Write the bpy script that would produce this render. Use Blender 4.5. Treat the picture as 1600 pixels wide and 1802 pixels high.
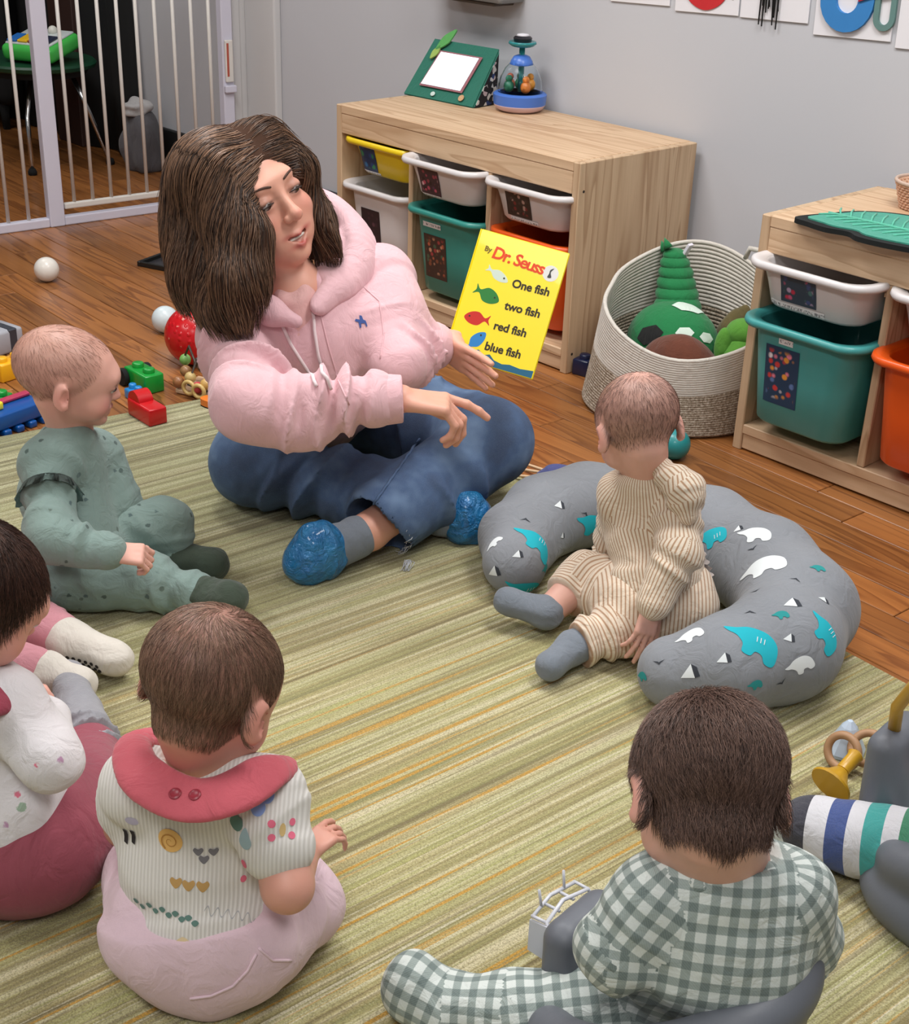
import bpy, bmesh, math, random
import numpy as np
from mathutils import Vector, Matrix, Quaternion
from mathutils.bvhtree import BVHTree
from mathutils.geometry import delaunay_2d_cdt

for o in list(bpy.data.objects):
    bpy.data.objects.remove(o)
SC = bpy.context.scene
COL = SC.collection
R_ = random.Random(7)
NR = np.random.RandomState(5)

# ------------------------------------------------------------------ camera
CAM_POS = np.array([3.14019, -2.46426, 1.22166])
YAW, PIT, ROL, FPX = -0.81221, 0.45654, 0.03571, 2434.98
_f = np.array([math.sin(YAW) * math.cos(PIT), math.cos(YAW) * math.cos(PIT), -math.sin(PIT)])
_r0 = np.array([math.cos(YAW), -math.sin(YAW), 0.0])
_u0 = np.cross(_r0, _f)
_r = _r0 * math.cos(ROL) + _u0 * math.sin(ROL)
_u = -_r0 * math.sin(ROL) + _u0 * math.cos(ROL)
cd = bpy.data.cameras.new('camera')
cd.sensor_fit = 'HORIZONTAL'
cd.sensor_width = 36.0
cd.lens = 36.0 * FPX / 1600.0
cd.clip_start = 0.05
cam = bpy.data.objects.new('camera', cd)
COL.objects.link(cam)
cam.matrix_world = Matrix(((_r[0], _u[0], -_f[0], CAM_POS[0]), (_r[1], _u[1], -_f[1], CAM_POS[1]),
                           (_r[2], _u[2], -_f[2], CAM_POS[2]), (0, 0, 0, 1)))
SC.camera = cam
# screen axes used to describe poses (right, up, away)
SR, SU, SA = Vector(_r), Vector(_u), Vector(_f)

# ------------------------------------------------------------------ world, lights, exposure
SC.view_settings.view_transform = 'Standard'
SC.view_settings.look = 'None'
SC.view_settings.gamma = 1.0
SC.view_settings.use_curve_mapping = False
SC.view_settings.exposure = -0.20
wd = bpy.data.worlds.new('room_air')
SC.world = wd
wd.use_nodes = True
wd.node_tree.nodes['Background'].inputs[0].default_value = (0.93, 0.96, 1.0, 1)
wd.node_tree.nodes['Background'].inputs[1].default_value = 0.22
LAMPS = [(0.55, -0.95, 1.0), (2.3, -0.55, 1.0), (0.75, -3.1, 0.8), (3.4, -2.9, 0.8), (-1.85, -0.72, 0.35)]  # last panel is added so the mirror toy has something bright to reflect
for lx, ly, k in LAMPS:
    ld = bpy.data.lights.new('panel_light', 'AREA')
    ld.shape = 'RECTANGLE'
    ld.size, ld.size_y = 1.15, 0.55
    ld.energy = 40 * k
    ld.color = (1.0, 0.99, 0.985)
    lo = bpy.data.objects.new('panel_light', ld)
    lo.location = (lx, ly, 2.50)
    COL.objects.link(lo)

# ------------------------------------------------------------------ helpers: pixels to room points
def ray(px, py):
    return _f + _r * (px - 800.0) / FPX - _u * (py - 901.0) / FPX
def atz(px, py, z=0.0):
    d = ray(px, py); return Vector(CAM_POS + d * (z - CAM_POS[2]) / d[2])
def aty(px, py, y):
    d = ray(px, py); return Vector(CAM_POS + d * (y - CAM_POS[1]) / d[1])
def atd(px, py, dep):
    return Vector(CAM_POS + ray(px, py) * dep)
def depth(p):
    return float((np.array(p) - CAM_POS) @ _f)

# ------------------------------------------------------------------ helpers: colours, materials
def lin(c):
    if isinstance(c, str):
        c = c.lstrip('#'); c = [int(c[i:i + 2], 16) for i in (0, 2, 4)]
    o = []
    for v in c[:3]:
        v = v / 255.0
        o.append(v / 12.92 if v <= 0.04045 else ((v + 0.055) / 1.055) ** 2.4)
    return (o[0], o[1], o[2], 1.0)
def mul(c, k):
    return (min(1, c[0] * k), min(1, c[1] * k), min(1, c[2] * k), 1)

class NT:
    def __init__(s, name):
        s.m = bpy.data.materials.new(name); s.m.use_nodes = True
        s.t = s.m.node_tree; s.b = s.t.nodes['Principled BSDF']
    def n(s, typ, ins=None, **kw):
        nd = s.t.nodes.new(typ)
        for k, v in kw.items(): setattr(nd, k, v)
        for k, v in (ins or {}).items(): s.put(nd.inputs[k], v)
        return nd
    def put(s, sock, v):
        if isinstance(v, bpy.types.NodeSocket): s.t.links.new(v, sock)
        else: sock.default_value = v
    def coord(s, kind='Object'):
        return s.n('ShaderNodeTexCoord').outputs[kind]
    def mapping(s, vec, scale=(1, 1, 1), loc=(0, 0, 0), rot=(0, 0, 0)):
        return s.n('ShaderNodeMapping', {'Vector': vec, 'Scale': scale, 'Location': loc, 'Rotation': rot}).outputs[0]
    def noise(s, vec, scale, detail=3, rough=.55, dist=0):
        return s.n('ShaderNodeTexNoise', {'Vector': vec, 'Scale': scale, 'Detail': detail, 'Roughness': rough, 'Distortion': dist}).outputs[0]
    def mix(s, f, a, b, typ='MIX'):
        nd = s.n('ShaderNodeMix', data_type='RGBA', blend_type=typ)
        s.put(nd.inputs[0], f); s.put(nd.inputs[6], a); s.put(nd.inputs[7], b)
        return nd.outputs[2]
    def math(s, op, a, b=0.0, c=0.0):
        nd = s.n('ShaderNodeMath', operation=op)
        s.put(nd.inputs[0], a); s.put(nd.inputs[1], b); s.put(nd.inputs[2], c)
        return nd.outputs[0]
    def ramp(s, fac, stops, interp='LINEAR'):
        nd = s.n('ShaderNodeValToRGB'); cr = nd.color_ramp; cr.interpolation = interp
        while len(cr.elements) < len(stops): cr.elements.new(0.5)
        for e, (p, c) in zip(cr.elements, stops):
            e.position = p; e.color = c if len(c) == 4 else (*c, 1)
        s.put(nd.inputs[0], fac)
        return nd.outputs[0]
    def bump(s, h, strength=.3, dist=.002):
        nd = s.n('ShaderNodeBump', {'Height': h, 'Strength': strength, 'Distance': dist})
        s.t.links.new(nd.outputs[0], s.b.inputs['Normal'])
    def done(s, col=None, rough=None, metal=None, **kw):
        if col is not None: s.put(s.b.inputs['Base Color'], col)
        if rough is not None: s.put(s.b.inputs['Roughness'], rough)
        if metal is not None: s.put(s.b.inputs['Metallic'], metal)
        for k, v in kw.items(): s.put(s.b.inputs[k], v)
        return s.m

def plain(name, c, rough=.5, var=.06, scale=30, bump=0, bscale=400, metal=0, **kw):
    t = NT(name); c = lin(c); co = t.coord()
    nz = t.noise(co, scale, 3)
    col = t.mix(nz, mul(c, 1 - var), mul(c, 1 + var))
    if bump: t.bump(t.noise(co, bscale, 2), bump, .001)
    return t.done(col, rough, metal, **kw)
def fabric(name, c, var=.10, rough=.9, bump=.35, bscale=700, sheen=.15, c2=None, cscale=60, wrk=26, wamt=.0045):
    t = NT(name); c = lin(c); co = t.coord()
    a = t.noise(co, cscale, 4, .7)
    fine = t.noise(co, bscale, 2)
    base = t.mix(a, mul(c, 1 - var), mul(c, 1 + var)) if c2 is None else t.mix(t.ramp(a, [(.35, (0, 0, 0)), (.65, (1, 1, 1))]), c, lin(c2))
    base = t.mix(t.math('MULTIPLY', fine, .25), base, mul(c, .7))
    wr = t.noise(t.mapping(co, (1, 1, .6)), wrk, 3, .55, 1.2)
    t.bump(t.math('MULTIPLY_ADD', wr, wamt, t.math('MULTIPLY', fine, .0009 * bump)), 1.0, 1.0)
    return t.done(base, rough, **{'Sheen Weight': sheen})
def wood(name, ca, cb, axis=0, ring=9.0, per_object=False, rough=.5, coat=0.0, spread=.25, cc=None):
    t = NT(name); co = t.coord()
    if per_object:
        oi = t.n('ShaderNodeObjectInfo').outputs['Random']
        off = t.n('ShaderNodeCombineXYZ', {0: t.math('MULTIPLY', oi, 37.0), 1: t.math('MULTIPLY', oi, 91.0), 2: t.math('MULTIPLY', oi, 13.0)}).outputs[0]
        co = t.n('ShaderNodeVectorMath', {0: co, 1: off}, operation='ADD').outputs[0]
    sc = [ring, ring, ring]; sc[axis] = ring * .07
    v = t.mapping(co, tuple(sc))
    n1 = t.noise(v, 1.0, 3, .5, .6)
    rings = t.math('FRACT', t.math('MULTIPLY', n1, 9.0))
    rings = t.ramp(rings, [(0, (0, 0, 0)), (.55, (.35, .35, .35)), (.9, (1, 1, 1)), (1, (0, 0, 0))])
    sc2 = [260, 260, 260]; sc2[axis] = 9
    fib = t.noise(t.mapping(co, tuple(sc2)), 1.0, 2)
    col = t.mix(t.math('MULTIPLY', rings, .90), lin(ca), lin(cb))
    col = t.mix(t.math('MULTIPLY', fib, .45), col, mul(lin(cb), .85))
    big = t.noise(co, 2.5, 2)
    col = t.mix(t.math('MULTIPLY', big, .35), col, lin(cc or ca))
    if per_object:
        k = t.ramp(oi, [(0, mul((1, 1, 1), 1 - spread)), (.3, (1 - spread * .5,) * 3), (.6, (.95, .93, .9)), (.85, (1.0, 1.0, 1.0)), (1, (1 - spread * .7, 1 - spread * .85, 1 - spread))])
        col = t.mix(1.0, col, k, 'MULTIPLY')
    t.bump(fib, .08, .0006)
    return t.done(col, rough, **{'Coat Weight': coat, 'Coat Roughness': .18})

# ------------------------------------------------------------------ helpers: meshes and objects
def me_from(name, verts, faces, smooth=False, uvs=None):
    me = bpy.data.meshes.new(name)
    me.from_pydata([tuple(v) for v in verts], [], [tuple(f) for f in faces])
    me.update()
    if smooth:
        me.polygons.foreach_set('use_smooth', [True] * len(me.polygons))
    return me
def me_np(name, V, F, smooth=True):
    """fast mesh from numpy arrays; F is (n,3) or (n,4)"""
    me = bpy.data.meshes.new(name)
    n, k = len(F), F.shape[1]
    me.vertices.add(len(V)); me.vertices.foreach_set('co', np.asarray(V, np.float32).ravel())
    me.loops.add(n * k); me.loops.foreach_set('vertex_index', np.asarray(F, np.int32).ravel())
    me.polygons.add(n)
    me.polygons.foreach_set('loop_start', np.arange(0, n * k, k, dtype=np.int32))
    me.polygons.foreach_set('loop_total', np.full(n, k, np.int32))
    me.polygons.foreach_set('use_smooth', np.full(n, smooth, bool))
    me.update(calc_edges=True)
    return me
def setcol(me, C, name='tint'):
    at = me.color_attributes.new(name, 'FLOAT_COLOR', 'POINT')
    C = np.asarray(C, np.float32)
    if C.shape[1] == 3: C = np.hstack([C, np.ones((len(C), 1), np.float32)])
    at.data.foreach_set('color', C.ravel())

def tag(o, label, cat, group=None):
    o['label'] = label; o['category'] = cat
    if group: o['group'] = group
    return o
def thing(name, label, cat, loc=(0, 0, 0), rz=0.0, group=None):
    o = bpy.data.objects.new(name, None); o.empty_display_size = .05
    COL.objects.link(o); o.location = loc; o.rotation_euler = (0, 0, rz)
    return tag(o, label, cat, group)
def part(name, me, mat, parent=None, local=True, label=None):
    """local: mesh data in the parent's own axes; otherwise mesh data in room axes"""
    o = bpy.data.objects.new(name, me)
    COL.objects.link(o)
    if mat is not None and not me.materials: me.materials.append(mat)
    if parent is not None:
        o.parent = parent
        if not local and parent.type == 'EMPTY':
            o.location = -Vector(parent.location)
    if label: o['label'] = label
    return o
def struct(name, me, mat, parent=None):
    o = part(name, me, mat, parent)
    if parent is None: o['kind'] = 'structure'
    return o
def lone(name, me, mat, label, cat, group=None):
    """a thing that is one mesh: move the origin to its base"""
    co = np.empty(len(me.vertices) * 3, np.float32); me.vertices.foreach_get('co', co); co = co.reshape(-1, 3)
    b = Vector(((co[:, 0].min() + co[:, 0].max()) / 2, (co[:, 1].min() + co[:, 1].max()) / 2, co[:, 2].min()))
    me.transform(Matrix.Translation(-b))
    o = part(name, me, mat); o.location = b
    return tag(o, label, cat, group)
def dup(o, parent=None):
    c = o.copy(); COL.objects.link(c)
    if parent is not None: c.parent = parent
    for ch in list(o.children): dup(ch, c)
    return c

class MB:
    """collects simple solids into one mesh"""
    def __init__(s): s.bm = bmesh.new()
    def box(s, lo, hi, bev=0.0, seg=1, M=None):
        lo, hi = Vector(lo), Vector(hi)
        r = bmesh.ops.create_cube(s.bm, size=1.0); vs = r['verts']
        c, d = (lo + hi) / 2, hi - lo
        for v in vs: v.co = Vector((v.co.x * d.x, v.co.y * d.y, v.co.z * d.z)) + c
        if bev > 0:
            es = list({e for v in vs for e in v.link_edges})
            r2 = bmesh.ops.bevel(s.bm, geom=es, offset=bev, segments=seg, profile=.5, affect='EDGES')
            vs = list({v for f in r2['faces'] for v in f.verts} | {v for v in vs if v.is_valid})
            vs = s._comp(vs)
        if M is not None: bmesh.ops.transform(s.bm, matrix=M, verts=vs)
        return s
    def _comp(s, vs):
        seen = set(vs); st = list(vs)
        while st:
            v = st.pop()
            for e in v.link_edges:
                w = e.other_vert(v)
                if w not in seen: seen.add(w); st.append(w)
        return list(seen)
    def tube(s, pts, rad, n=8, closed=False, cap=True):
        pts = [Vector(p) for p in pts]; N = len(pts)
        rads = rad if isinstance(rad, (list, tuple)) else [rad] * N
        rings = []; nrm = None
        for i, p in enumerate(pts):
            a = pts[(i - 1) % N] if (closed or i > 0) else p
            b = pts[(i + 1) % N] if (closed or i < N - 1) else p
            t = (b - a).normalized() if (b - a).length > 1e-9 else Vector((0, 0, 1))
            if nrm is None:
                nrm = t.orthogonal().normalized()
            nrm = (nrm - t * nrm.dot(t))
            nrm = nrm.normalized() if nrm.length > 1e-6 else t.orthogonal().normalized()
            bn = t.cross(nrm)
            rings.append([s.bm.verts.new(p + (nrm * math.cos(2 * math.pi * k / n) + bn * math.sin(2 * math.pi * k / n)) * rads[i]) for k in range(n)])
        M = N if closed else N - 1
        for i in range(M):
            A, B = rings[i], rings[(i + 1) % N]
            off = 0
            if closed and i == N - 1:
                off = min(range(n), key=lambda q: (A[0].co - B[q].co).length)
            for k in range(n):
                try: s.bm.faces.new((A[k], A[(k + 1) % n], B[(k + 1 + off) % n], B[(k + off) % n]))
                except ValueError: pass
        if cap and not closed:
            s.bm.faces.new(rings[0][::-1]); s.bm.faces.new(rings[-1])
        return s
    def lathe(s, prof, n=24, M=None, sx=1.0, sy=1.0):
        """prof: (r, z) pairs from bottom to top"""
        rings = []; new = []
        for r, z in prof:
            if r < 1e-6:
                v = s.bm.verts.new((0, 0, z)); rings.append([v]); new.append(v)
            else:
                ring = [s.bm.verts.new((r * sx * math.cos(2 * math.pi * k / n), r * sy * math.sin(2 * math.pi * k / n), z)) for k in range(n)]
                rings.append(ring); new += ring
        for A, B in zip(rings, rings[1:]):
            for k in range(n):
                k2 = (k + 1) % n
                if len(A) == 1 and len(B) == 1: continue
                if len(A) == 1: s.bm.faces.new((A[0], B[k2], B[k]))
                elif len(B) == 1: s.bm.faces.new((A[k], A[k2], B[0]))
                else: s.bm.faces.new((A[k], A[k2], B[k2], B[k]))
        if len(rings[0]) > 1: s.bm.faces.new(rings[0][::-1])
        if len(rings[-1]) > 1: s.bm.faces.new(rings[-1])
        if M is not None: bmesh.ops.transform(s.bm, matrix=M, verts=new)
        return s
    def prism(s, poly, z0, z1, M=None):
        """poly: counter-clockwise xy points"""
        a = [s.bm.verts.new((p[0], p[1], z0)) for p in poly]
        b = [s.bm.verts.new((p[0], p[1], z1)) for p in poly]
        n = len(poly)
        s.bm.faces.new(a[::-1]); s.bm.faces.new(b)
        for i in range(n): s.bm.faces.new((a[i], a[(i + 1) % n], b[(i + 1) % n], b[i]))
        if M is not None: bmesh.ops.transform(s.bm, matrix=M, verts=a + b)
        return s
    def ball(s, c, r, u=16, v=10, sc=(1, 1, 1), M=None):
        m = Matrix.Translation(Vector(c)) @ (M or Matrix()) @ Matrix.Diagonal((r * sc[0], r * sc[1], r * sc[2], 1))
        bmesh.ops.create_uvsphere(s.bm, u_segments=u, v_segments=v, radius=1.0, matrix=m)
        return s
    def me(s, name, smooth=False, angle=None):
        bmesh.ops.recalc_face_normals(s.bm, faces=s.bm.faces[:])
        me = bpy.data.meshes.new(name); s.bm.to_mesh(me); s.bm.free()
        if smooth or angle:
            me.polygons.foreach_set('use_smooth', [True] * len(me.polygons))
            if angle:
                bmx = bmesh.new(); bmx.from_mesh(me)
                for e in bmx.edges:
                    if len(e.link_faces) == 2 and e.calc_face_angle(0) > angle: e.smooth = False
                bmx.to_mesh(me); bmx.free()
        return me

def text_me(txt, size, depth_=0.0006, bold=0.0, shear=0.0, spacing=1.0):
    cu = bpy.data.curves.new('t', 'FONT'); cu.body = txt; cu.size = size; cu.extrude = depth_
    cu.offset = bold; cu.shear = shear; cu.space_character = spacing; cu.resolution_u = 3
    o = bpy.data.objects.new('t', cu); COL.objects.link(o)
    dg = bpy.context.evaluated_depsgraph_get()
    me = bpy.data.meshes.new_from_object(o.evaluated_get(dg))
    bpy.data.objects.remove(o); bpy.data.curves.remove(cu)
    return me

# ------------------------------------------------------------------ helpers: flat print laid on a curved surface
def bvh_of(me):
    V = np.empty(len(me.vertices) * 3, np.float32); me.vertices.foreach_get('co', V)
    return BVHTree.FromPolygons([tuple(v) for v in V.reshape(-1, 3)], [tuple(p.vertices) for p in me.polygons])
def smooth_poly(pts, n=6):
    out = []; N = len(pts)
    for i in range(N):
        p0, p1, p2, p3 = [Vector(pts[(i + k - 1) % N]) for k in range(4)]
        for j in range(n):
            t = j / n
            out.append(.5 * ((2 * p1) + (p2 - p0) * t + (2 * p0 - 5 * p1 + 4 * p2 - p3) * t * t + (3 * p1 - p0 - 3 * p2 + p3) * t ** 3))
    return [(p[0], p[1]) for p in out]
def circ(r, n=14, cx=0, cy=0, sy=1.0):
    return [(cx + r * math.cos(2 * math.pi * k / n), cy + r * sy * math.sin(2 * math.pi * k / n)) for k in range(n)]
def decal(bv, p, xdir, polys, off=.0009, step=.008, nrm=None):
    """polys: list of 2D outlines (metres) laid flat on the surface around point p. returns (verts, faces)"""
    loc, n, _, _ = bv.find_nearest(Vector(p))
    if nrm is not None: n = Vector(nrm)
    x = Vector(xdir) - n * Vector(xdir).dot(n); x.normalize(); y = n.cross(x)
    VV, FF = [], []
    for poly in polys:
        P = []
        L = len(poly)
        for i in range(L):
            a, b = Vector(poly[i]), Vector(poly[(i + 1) % L])
            k = max(1, int((b - a).length / step))
            for j in range(k): P.append(a.lerp(b, j / k))
        nb = len(P)
        xs = [q[0] for q in P]; ys = [q[1] for q in P]
        for gx in np.arange(min(xs) + step * .5, max(xs), step):
            for gy in np.arange(min(ys) + step * .5, max(ys), step):
                P.append(Vector((gx, gy)))
        # CDT keeps the triangles inside the outline
        vs, es, fs, _, _, _ = delaunay_2d_cdt(P, [], [list(range(nb))], 1, 1e-6)
        base = len(VV)
        for q in vs:
            w = loc + x * q[0] + y * q[1]
            h = bv.ray_cast(w + n * .03, -n, .09)
            if h[0] is None:
                l2, n2, _, _ = bv.find_nearest(w)
            else: l2, n2 = h[0], h[1]
            VV.append(l2 + n2 * off)
        FF += [tuple(base + i for i in f) for f in fs]
    return VV, FF
def decal_me(name, bv, items, **kw):
    V, F = [], []
    for p, xd, polys in items:
        v, f = decal(bv, p, xd, polys, **kw)
        b = len(V); V += v; F += [tuple(i + b for i in q) for q in f]
    return me_from(name, V, F, True)
# ================================================================== THE SETTING
M_wall = plain('wall_paint', (190, 191, 196), .75, .015, 3, .05, 300)
M_trimw = plain('painted_trim', (200, 199, 199), .55, .015, 4)
M_base = plain('baseboard_vinyl', (44, 44, 50), .55, .08, 8)
M_plank = wood('oak_plank', (184, 122, 66), (112, 66, 34), 0, 13, True, .36, .22, .36, (168, 104, 54))
M_sub = plain('subfloor', (38, 24, 14), .8)
M_ceil = plain('ceiling_paint', (225, 225, 225), .9, .02, 5)
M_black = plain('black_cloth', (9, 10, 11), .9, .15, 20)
M_emit = NT('lamp_diffuser'); M_emit.put(M_emit.b.inputs['Emission Color'], (1, .98, .95, 1)); M_emit.put(M_emit.b.inputs['Emission Strength'], 3.0); M_emit = M_emit.done((.9, .9, .9, 1), .6)

floor = struct('floor', MB().box((-3.6, -4.8, -.05), (4.6, .46, -.0125)).me('floor'), M_sub)
# oak strip flooring, each board a piece
PR = math.radians(-3.0)
cw = .0795
plank_meshes = {}
def plank_me(L):
    k = round(L, 2)
    if k not in plank_meshes:
        plank_meshes[k] = MB().box((0, -cw / 2 + .0010, -.012), (k - .0020, cw / 2 - .0010, 0), .0013).me('plank')
    return plank_meshes[k]
n_pl = 0
fx, fy = 0.0, .44
for i in range(44):
    yy = -i * cw
    x = -3.3 + R_.uniform(-.5, .0)
    while x < 3.2:
        L = R_.choice([.55, .72, .9, 1.1, 1.3])
        wx = fx + x * math.cos(PR) - yy * math.sin(PR); wy = fy + x * math.sin(PR) + yy * math.cos(PR)
        ex, ey = wx + L * math.cos(PR), wy + L * math.sin(PR)
        vis = (wx < .62 - .06 * max(0, -wy - 1.2) and wy > -3.1) or max(wy, ey) > -.80
        if wy > .5 and ey > .5: vis = False
        if vis and wx < 3.1:
            o = part('plank', plank_me(L), M_plank, floor)
            o.location = (wx, wy, 0.0); o.rotation_euler = (0, 0, PR); n_pl += 1
        x += L
print('planks', n_pl)

# walls: back wall runs on behind the gate, short wing wall carries the gate
struct('wall_back', MB().box((-4.2, .46, 0), (4.6, .58, 2.6)).me('wall_back'), M_wall)
GR = math.radians(-5.0)   # the doorway wall is a few degrees off square
GX = -1.075
struct('wall_left', MB().box((-1.17, .385, 0), (-1.06, .46, 2.6), .004).me('wall_left'), M_trimw)
struct('trim_1', MB().box((-1.06, .43, 0), (-.885, .46, 2.6), .006, 2).me('trim_1'), M_trimw)
struct('trim_2', MB().box((-1.062, .375, 0), (-1.052, .405, 2.6), .002).me('trim_2'), M_trimw)
struct('wall_far', MB().box((-4.3, -4.8, 0), (-4.2, .46, 2.6)).me('wall_far'), plain('dim_wall', (60, 60, 64), .8))  # the unlit room's darkness is put into this wall's colour
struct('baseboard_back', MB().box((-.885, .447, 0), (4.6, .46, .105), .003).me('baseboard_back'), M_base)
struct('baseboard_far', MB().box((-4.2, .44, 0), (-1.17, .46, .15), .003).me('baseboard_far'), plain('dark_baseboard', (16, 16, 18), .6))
struct('ceiling', MB().box((-4.3, -4.8, 2.6), (4.6, .58, 2.7)).me('ceiling'), M_ceil)
names = ['nearest the gate', 'above the shelves', 'over the near end of the rug', 'behind the photographer', 'added behind the gate for the mirror toy to reflect']
for (lx, ly, k), nm in zip(LAMPS, names):
    t = thing('ceiling_light', 'flat white ceiling light panel ' + nm, 'light', (lx, ly, 2.53), 0)
    part('frame', MB().box((-.62, -.32, .02), (.62, .32, .07), .004).me('frame'), M_trimw, t)
    part('diffuser', MB().box((-.58, -.28, .005), (.58, .28, .02), .003).me('diffuser'), M_emit, t)

# ------------------------------------------------------------------ rug
def rug_mat():
    t = NT('striped_carpet'); co = t.coord()
    v = t.mapping(co, (1, 1, 1), (0, 0, 0), (0, 0, math.radians(4)))
    sx = t.n('ShaderNodeSeparateXYZ', {0: v})
    wob = t.noise(t.mapping(v, (3, .8, 1)), 1, 2)
    def streak(fx, fy, seed, det=2, rough=.5):
        return t.noise(t.mapping(v, (fx, fy, 1), (seed, seed * 1.7, 0)), 1.0, det, rough)
    s1 = streak(62, .55, 3, 3, .65)
    s2 = streak(150, 1.3, 11, 2)
    s3 = streak(38, .4, 23, 2)
    s4 = streak(80, .9, 41, 2)
    base = t.ramp(s1, [(.34, lin((116, 104, 66))), (.44, lin((166, 152, 102))), (.51, lin((190, 180, 130))), (.57, lin((218, 208, 172))), (.66, lin((176, 174, 108)))])
    g = t.ramp(s3, [(.42, (0, 0, 0)), (.56, (1, 1, 1))])
    base = t.mix(t.math('MULTIPLY', g, .45), base, lin((172, 174, 112)))
    d = t.ramp(s2, [(.36, (1, 1, 1)), (.47, (0, 0, 0))])
    base = t.mix(t.math('MULTIPLY', d, .65), base, lin((128, 114, 76)))
    l = t.ramp(s2, [(.58, (0, 0, 0)), (.70, (1, 1, 1))])
    base = t.mix(t.math('MULTIPLY', l, .75), base, lin((226, 218, 190)))
    # ochre lines, mostly on the near half of the rug
    o = t.ramp(s4, [(.602, (0, 0, 0)), (.655, (1, 1, 1))])
    xr = t.ramp(t.math('MULTIPLY_ADD', sx.outputs[0], .5, -.72), [(0, (0, 0, 0)), (.25, (1, 1, 1))])
    base = t.mix(t.math('MULTIPLY', o, xr), base, lin((200, 152, 54)))
    # far side shifted to greyer greens
    far = t.ramp(t.math('MULTIPLY_ADD', sx.outputs[0], .62, -.40), [(0, (1, 1, 1)), (.75, (0, 0, 0))])
    base = t.mix(t.math('MULTIPLY', far, .62), base, t.ramp(s1, [(.38, lin((98, 102, 78))), (.50, lin((146, 148, 112))), (.60, lin((186, 188, 152)))]))
    fine = t.noise(co, 420, 2, .7)
    base = t.mix(t.ramp(fine, [(.35, (.6, .6, .6)), (.55, (0, 0, 0))]), base, mul(lin((120, 110, 70)), .9))
    base = t.mix(t.ramp(fine, [(.60, (0, 0, 0)), (.75, (.35, .35, .35))]), base, lin((226, 220, 186)))
    t.bump(t.math('ADD', t.math('MULTIPLY', fine, .8), s1), .9, .004)
    return t.done(base, .95, **{'Sheen Weight': .2})
RZ = .009
rp = [(.585, -.485), (-.05, -4.2), (3.4, -4.2), (3.6, -.72)]
me = MB().prism(rp, 0.0005, RZ).me('rug')
bmx = bmesh.new(); bmx.from_mesh(me); bmesh.ops.bevel(bmx, geom=[e for e in bmx.edges if all(v.co.z > .005 for v in e.verts)], offset=.004, segments=2, affect='EDGES'); bmx.to_mesh(me); bmx.free()
rug = part('rug', me, rug_mat())
tag(rug, 'large olive green and cream striped rug everyone sits on', 'rug')

# ================================================================== FURNITURE
M_pine = [wood('pine_x', (220, 190, 156), (176, 138, 102), 0, 10, False, .55), wood('pine_y', (222, 192, 158), (188, 150, 112), 1, 13, False, .55),
          wood('pine_z', (214, 186, 152), (158, 122, 88), 2, 8.5, False, .55)]
M_hole = plain('screw_hole', (40, 32, 26), .8)
def storage(name, label, loc):
    """low pine storage frame, 93 x 44 x 53 cm, three columns"""
    t = thing(name, label, 'shelf', loc)
    W, D, H, T = .93, .44, .53, .022
    for x in (0, W - T):
        part('side_panel', MB().box((x, 0, 0), (x + T, D, H - .001), .002).me('side_panel'), M_pine[2], t)
    part('top', MB().box((T, .0, H - .024), (W - T, D, H), .002).me('top'), M_pine[0], t)
    part('top_rail', MB().box((T, .001, H - .078), (W - T, .02, H - .0242), .002).me('top_rail'), M_pine[0], t)
    part('bottom_board', MB().box((T, .0, .040), (W - T, D, .062), .002).me('bottom_board'), M_pine[0], t)
    part('plinth_rail', MB().box((T, .004, .004), (W - T, .024, .0396), .002).me('plinth_rail'), M_pine[0], t)
    part('back_panel', MB().box((T, D - .012, .063), (W - T, D - .004, H - .0245)).me('back_panel'), plain('shelf_back', (168, 138, 106), .7), t)
    for x in (.309, .612):
        dv = part('divider', MB().box((x, .003, .0625), (x + .018, D - .013, H - .0785), .002).me('divider'), M_pine[2], t)
        mb = MB()
        for z in (.318, .445):
            for s in (-1, 1):
                xc = x - .007 if s < 0 else x + .018
                mb.box((xc, .01, z - .022), (xc + .007, D - .02, z - .012), .001)
        part('runner', mb.me('runner'), M_pine[1], dv)
    mb = MB()
    for x, y, z in ((W + .0002, .018, H - .07), (W + .0002, .018, .05)):
        mb.lathe([(.0035, 0), (.0035, .0006)], 10, Matrix.Translation((x, y, z)) @ Matrix.Rotation(math.pi / 2, 4, 'Y'))
    part('screw', mb.me('screw'), M_hole, t)
    return t
S1 = storage('storage_shelf', 'long low pine storage shelf behind the woman with toys on top', (0, 0, 0))
S2 = storage('storage_shelf', 'pine storage shelf at the right edge with a leaf mat on top', (1.482, -.04, 0))

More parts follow.
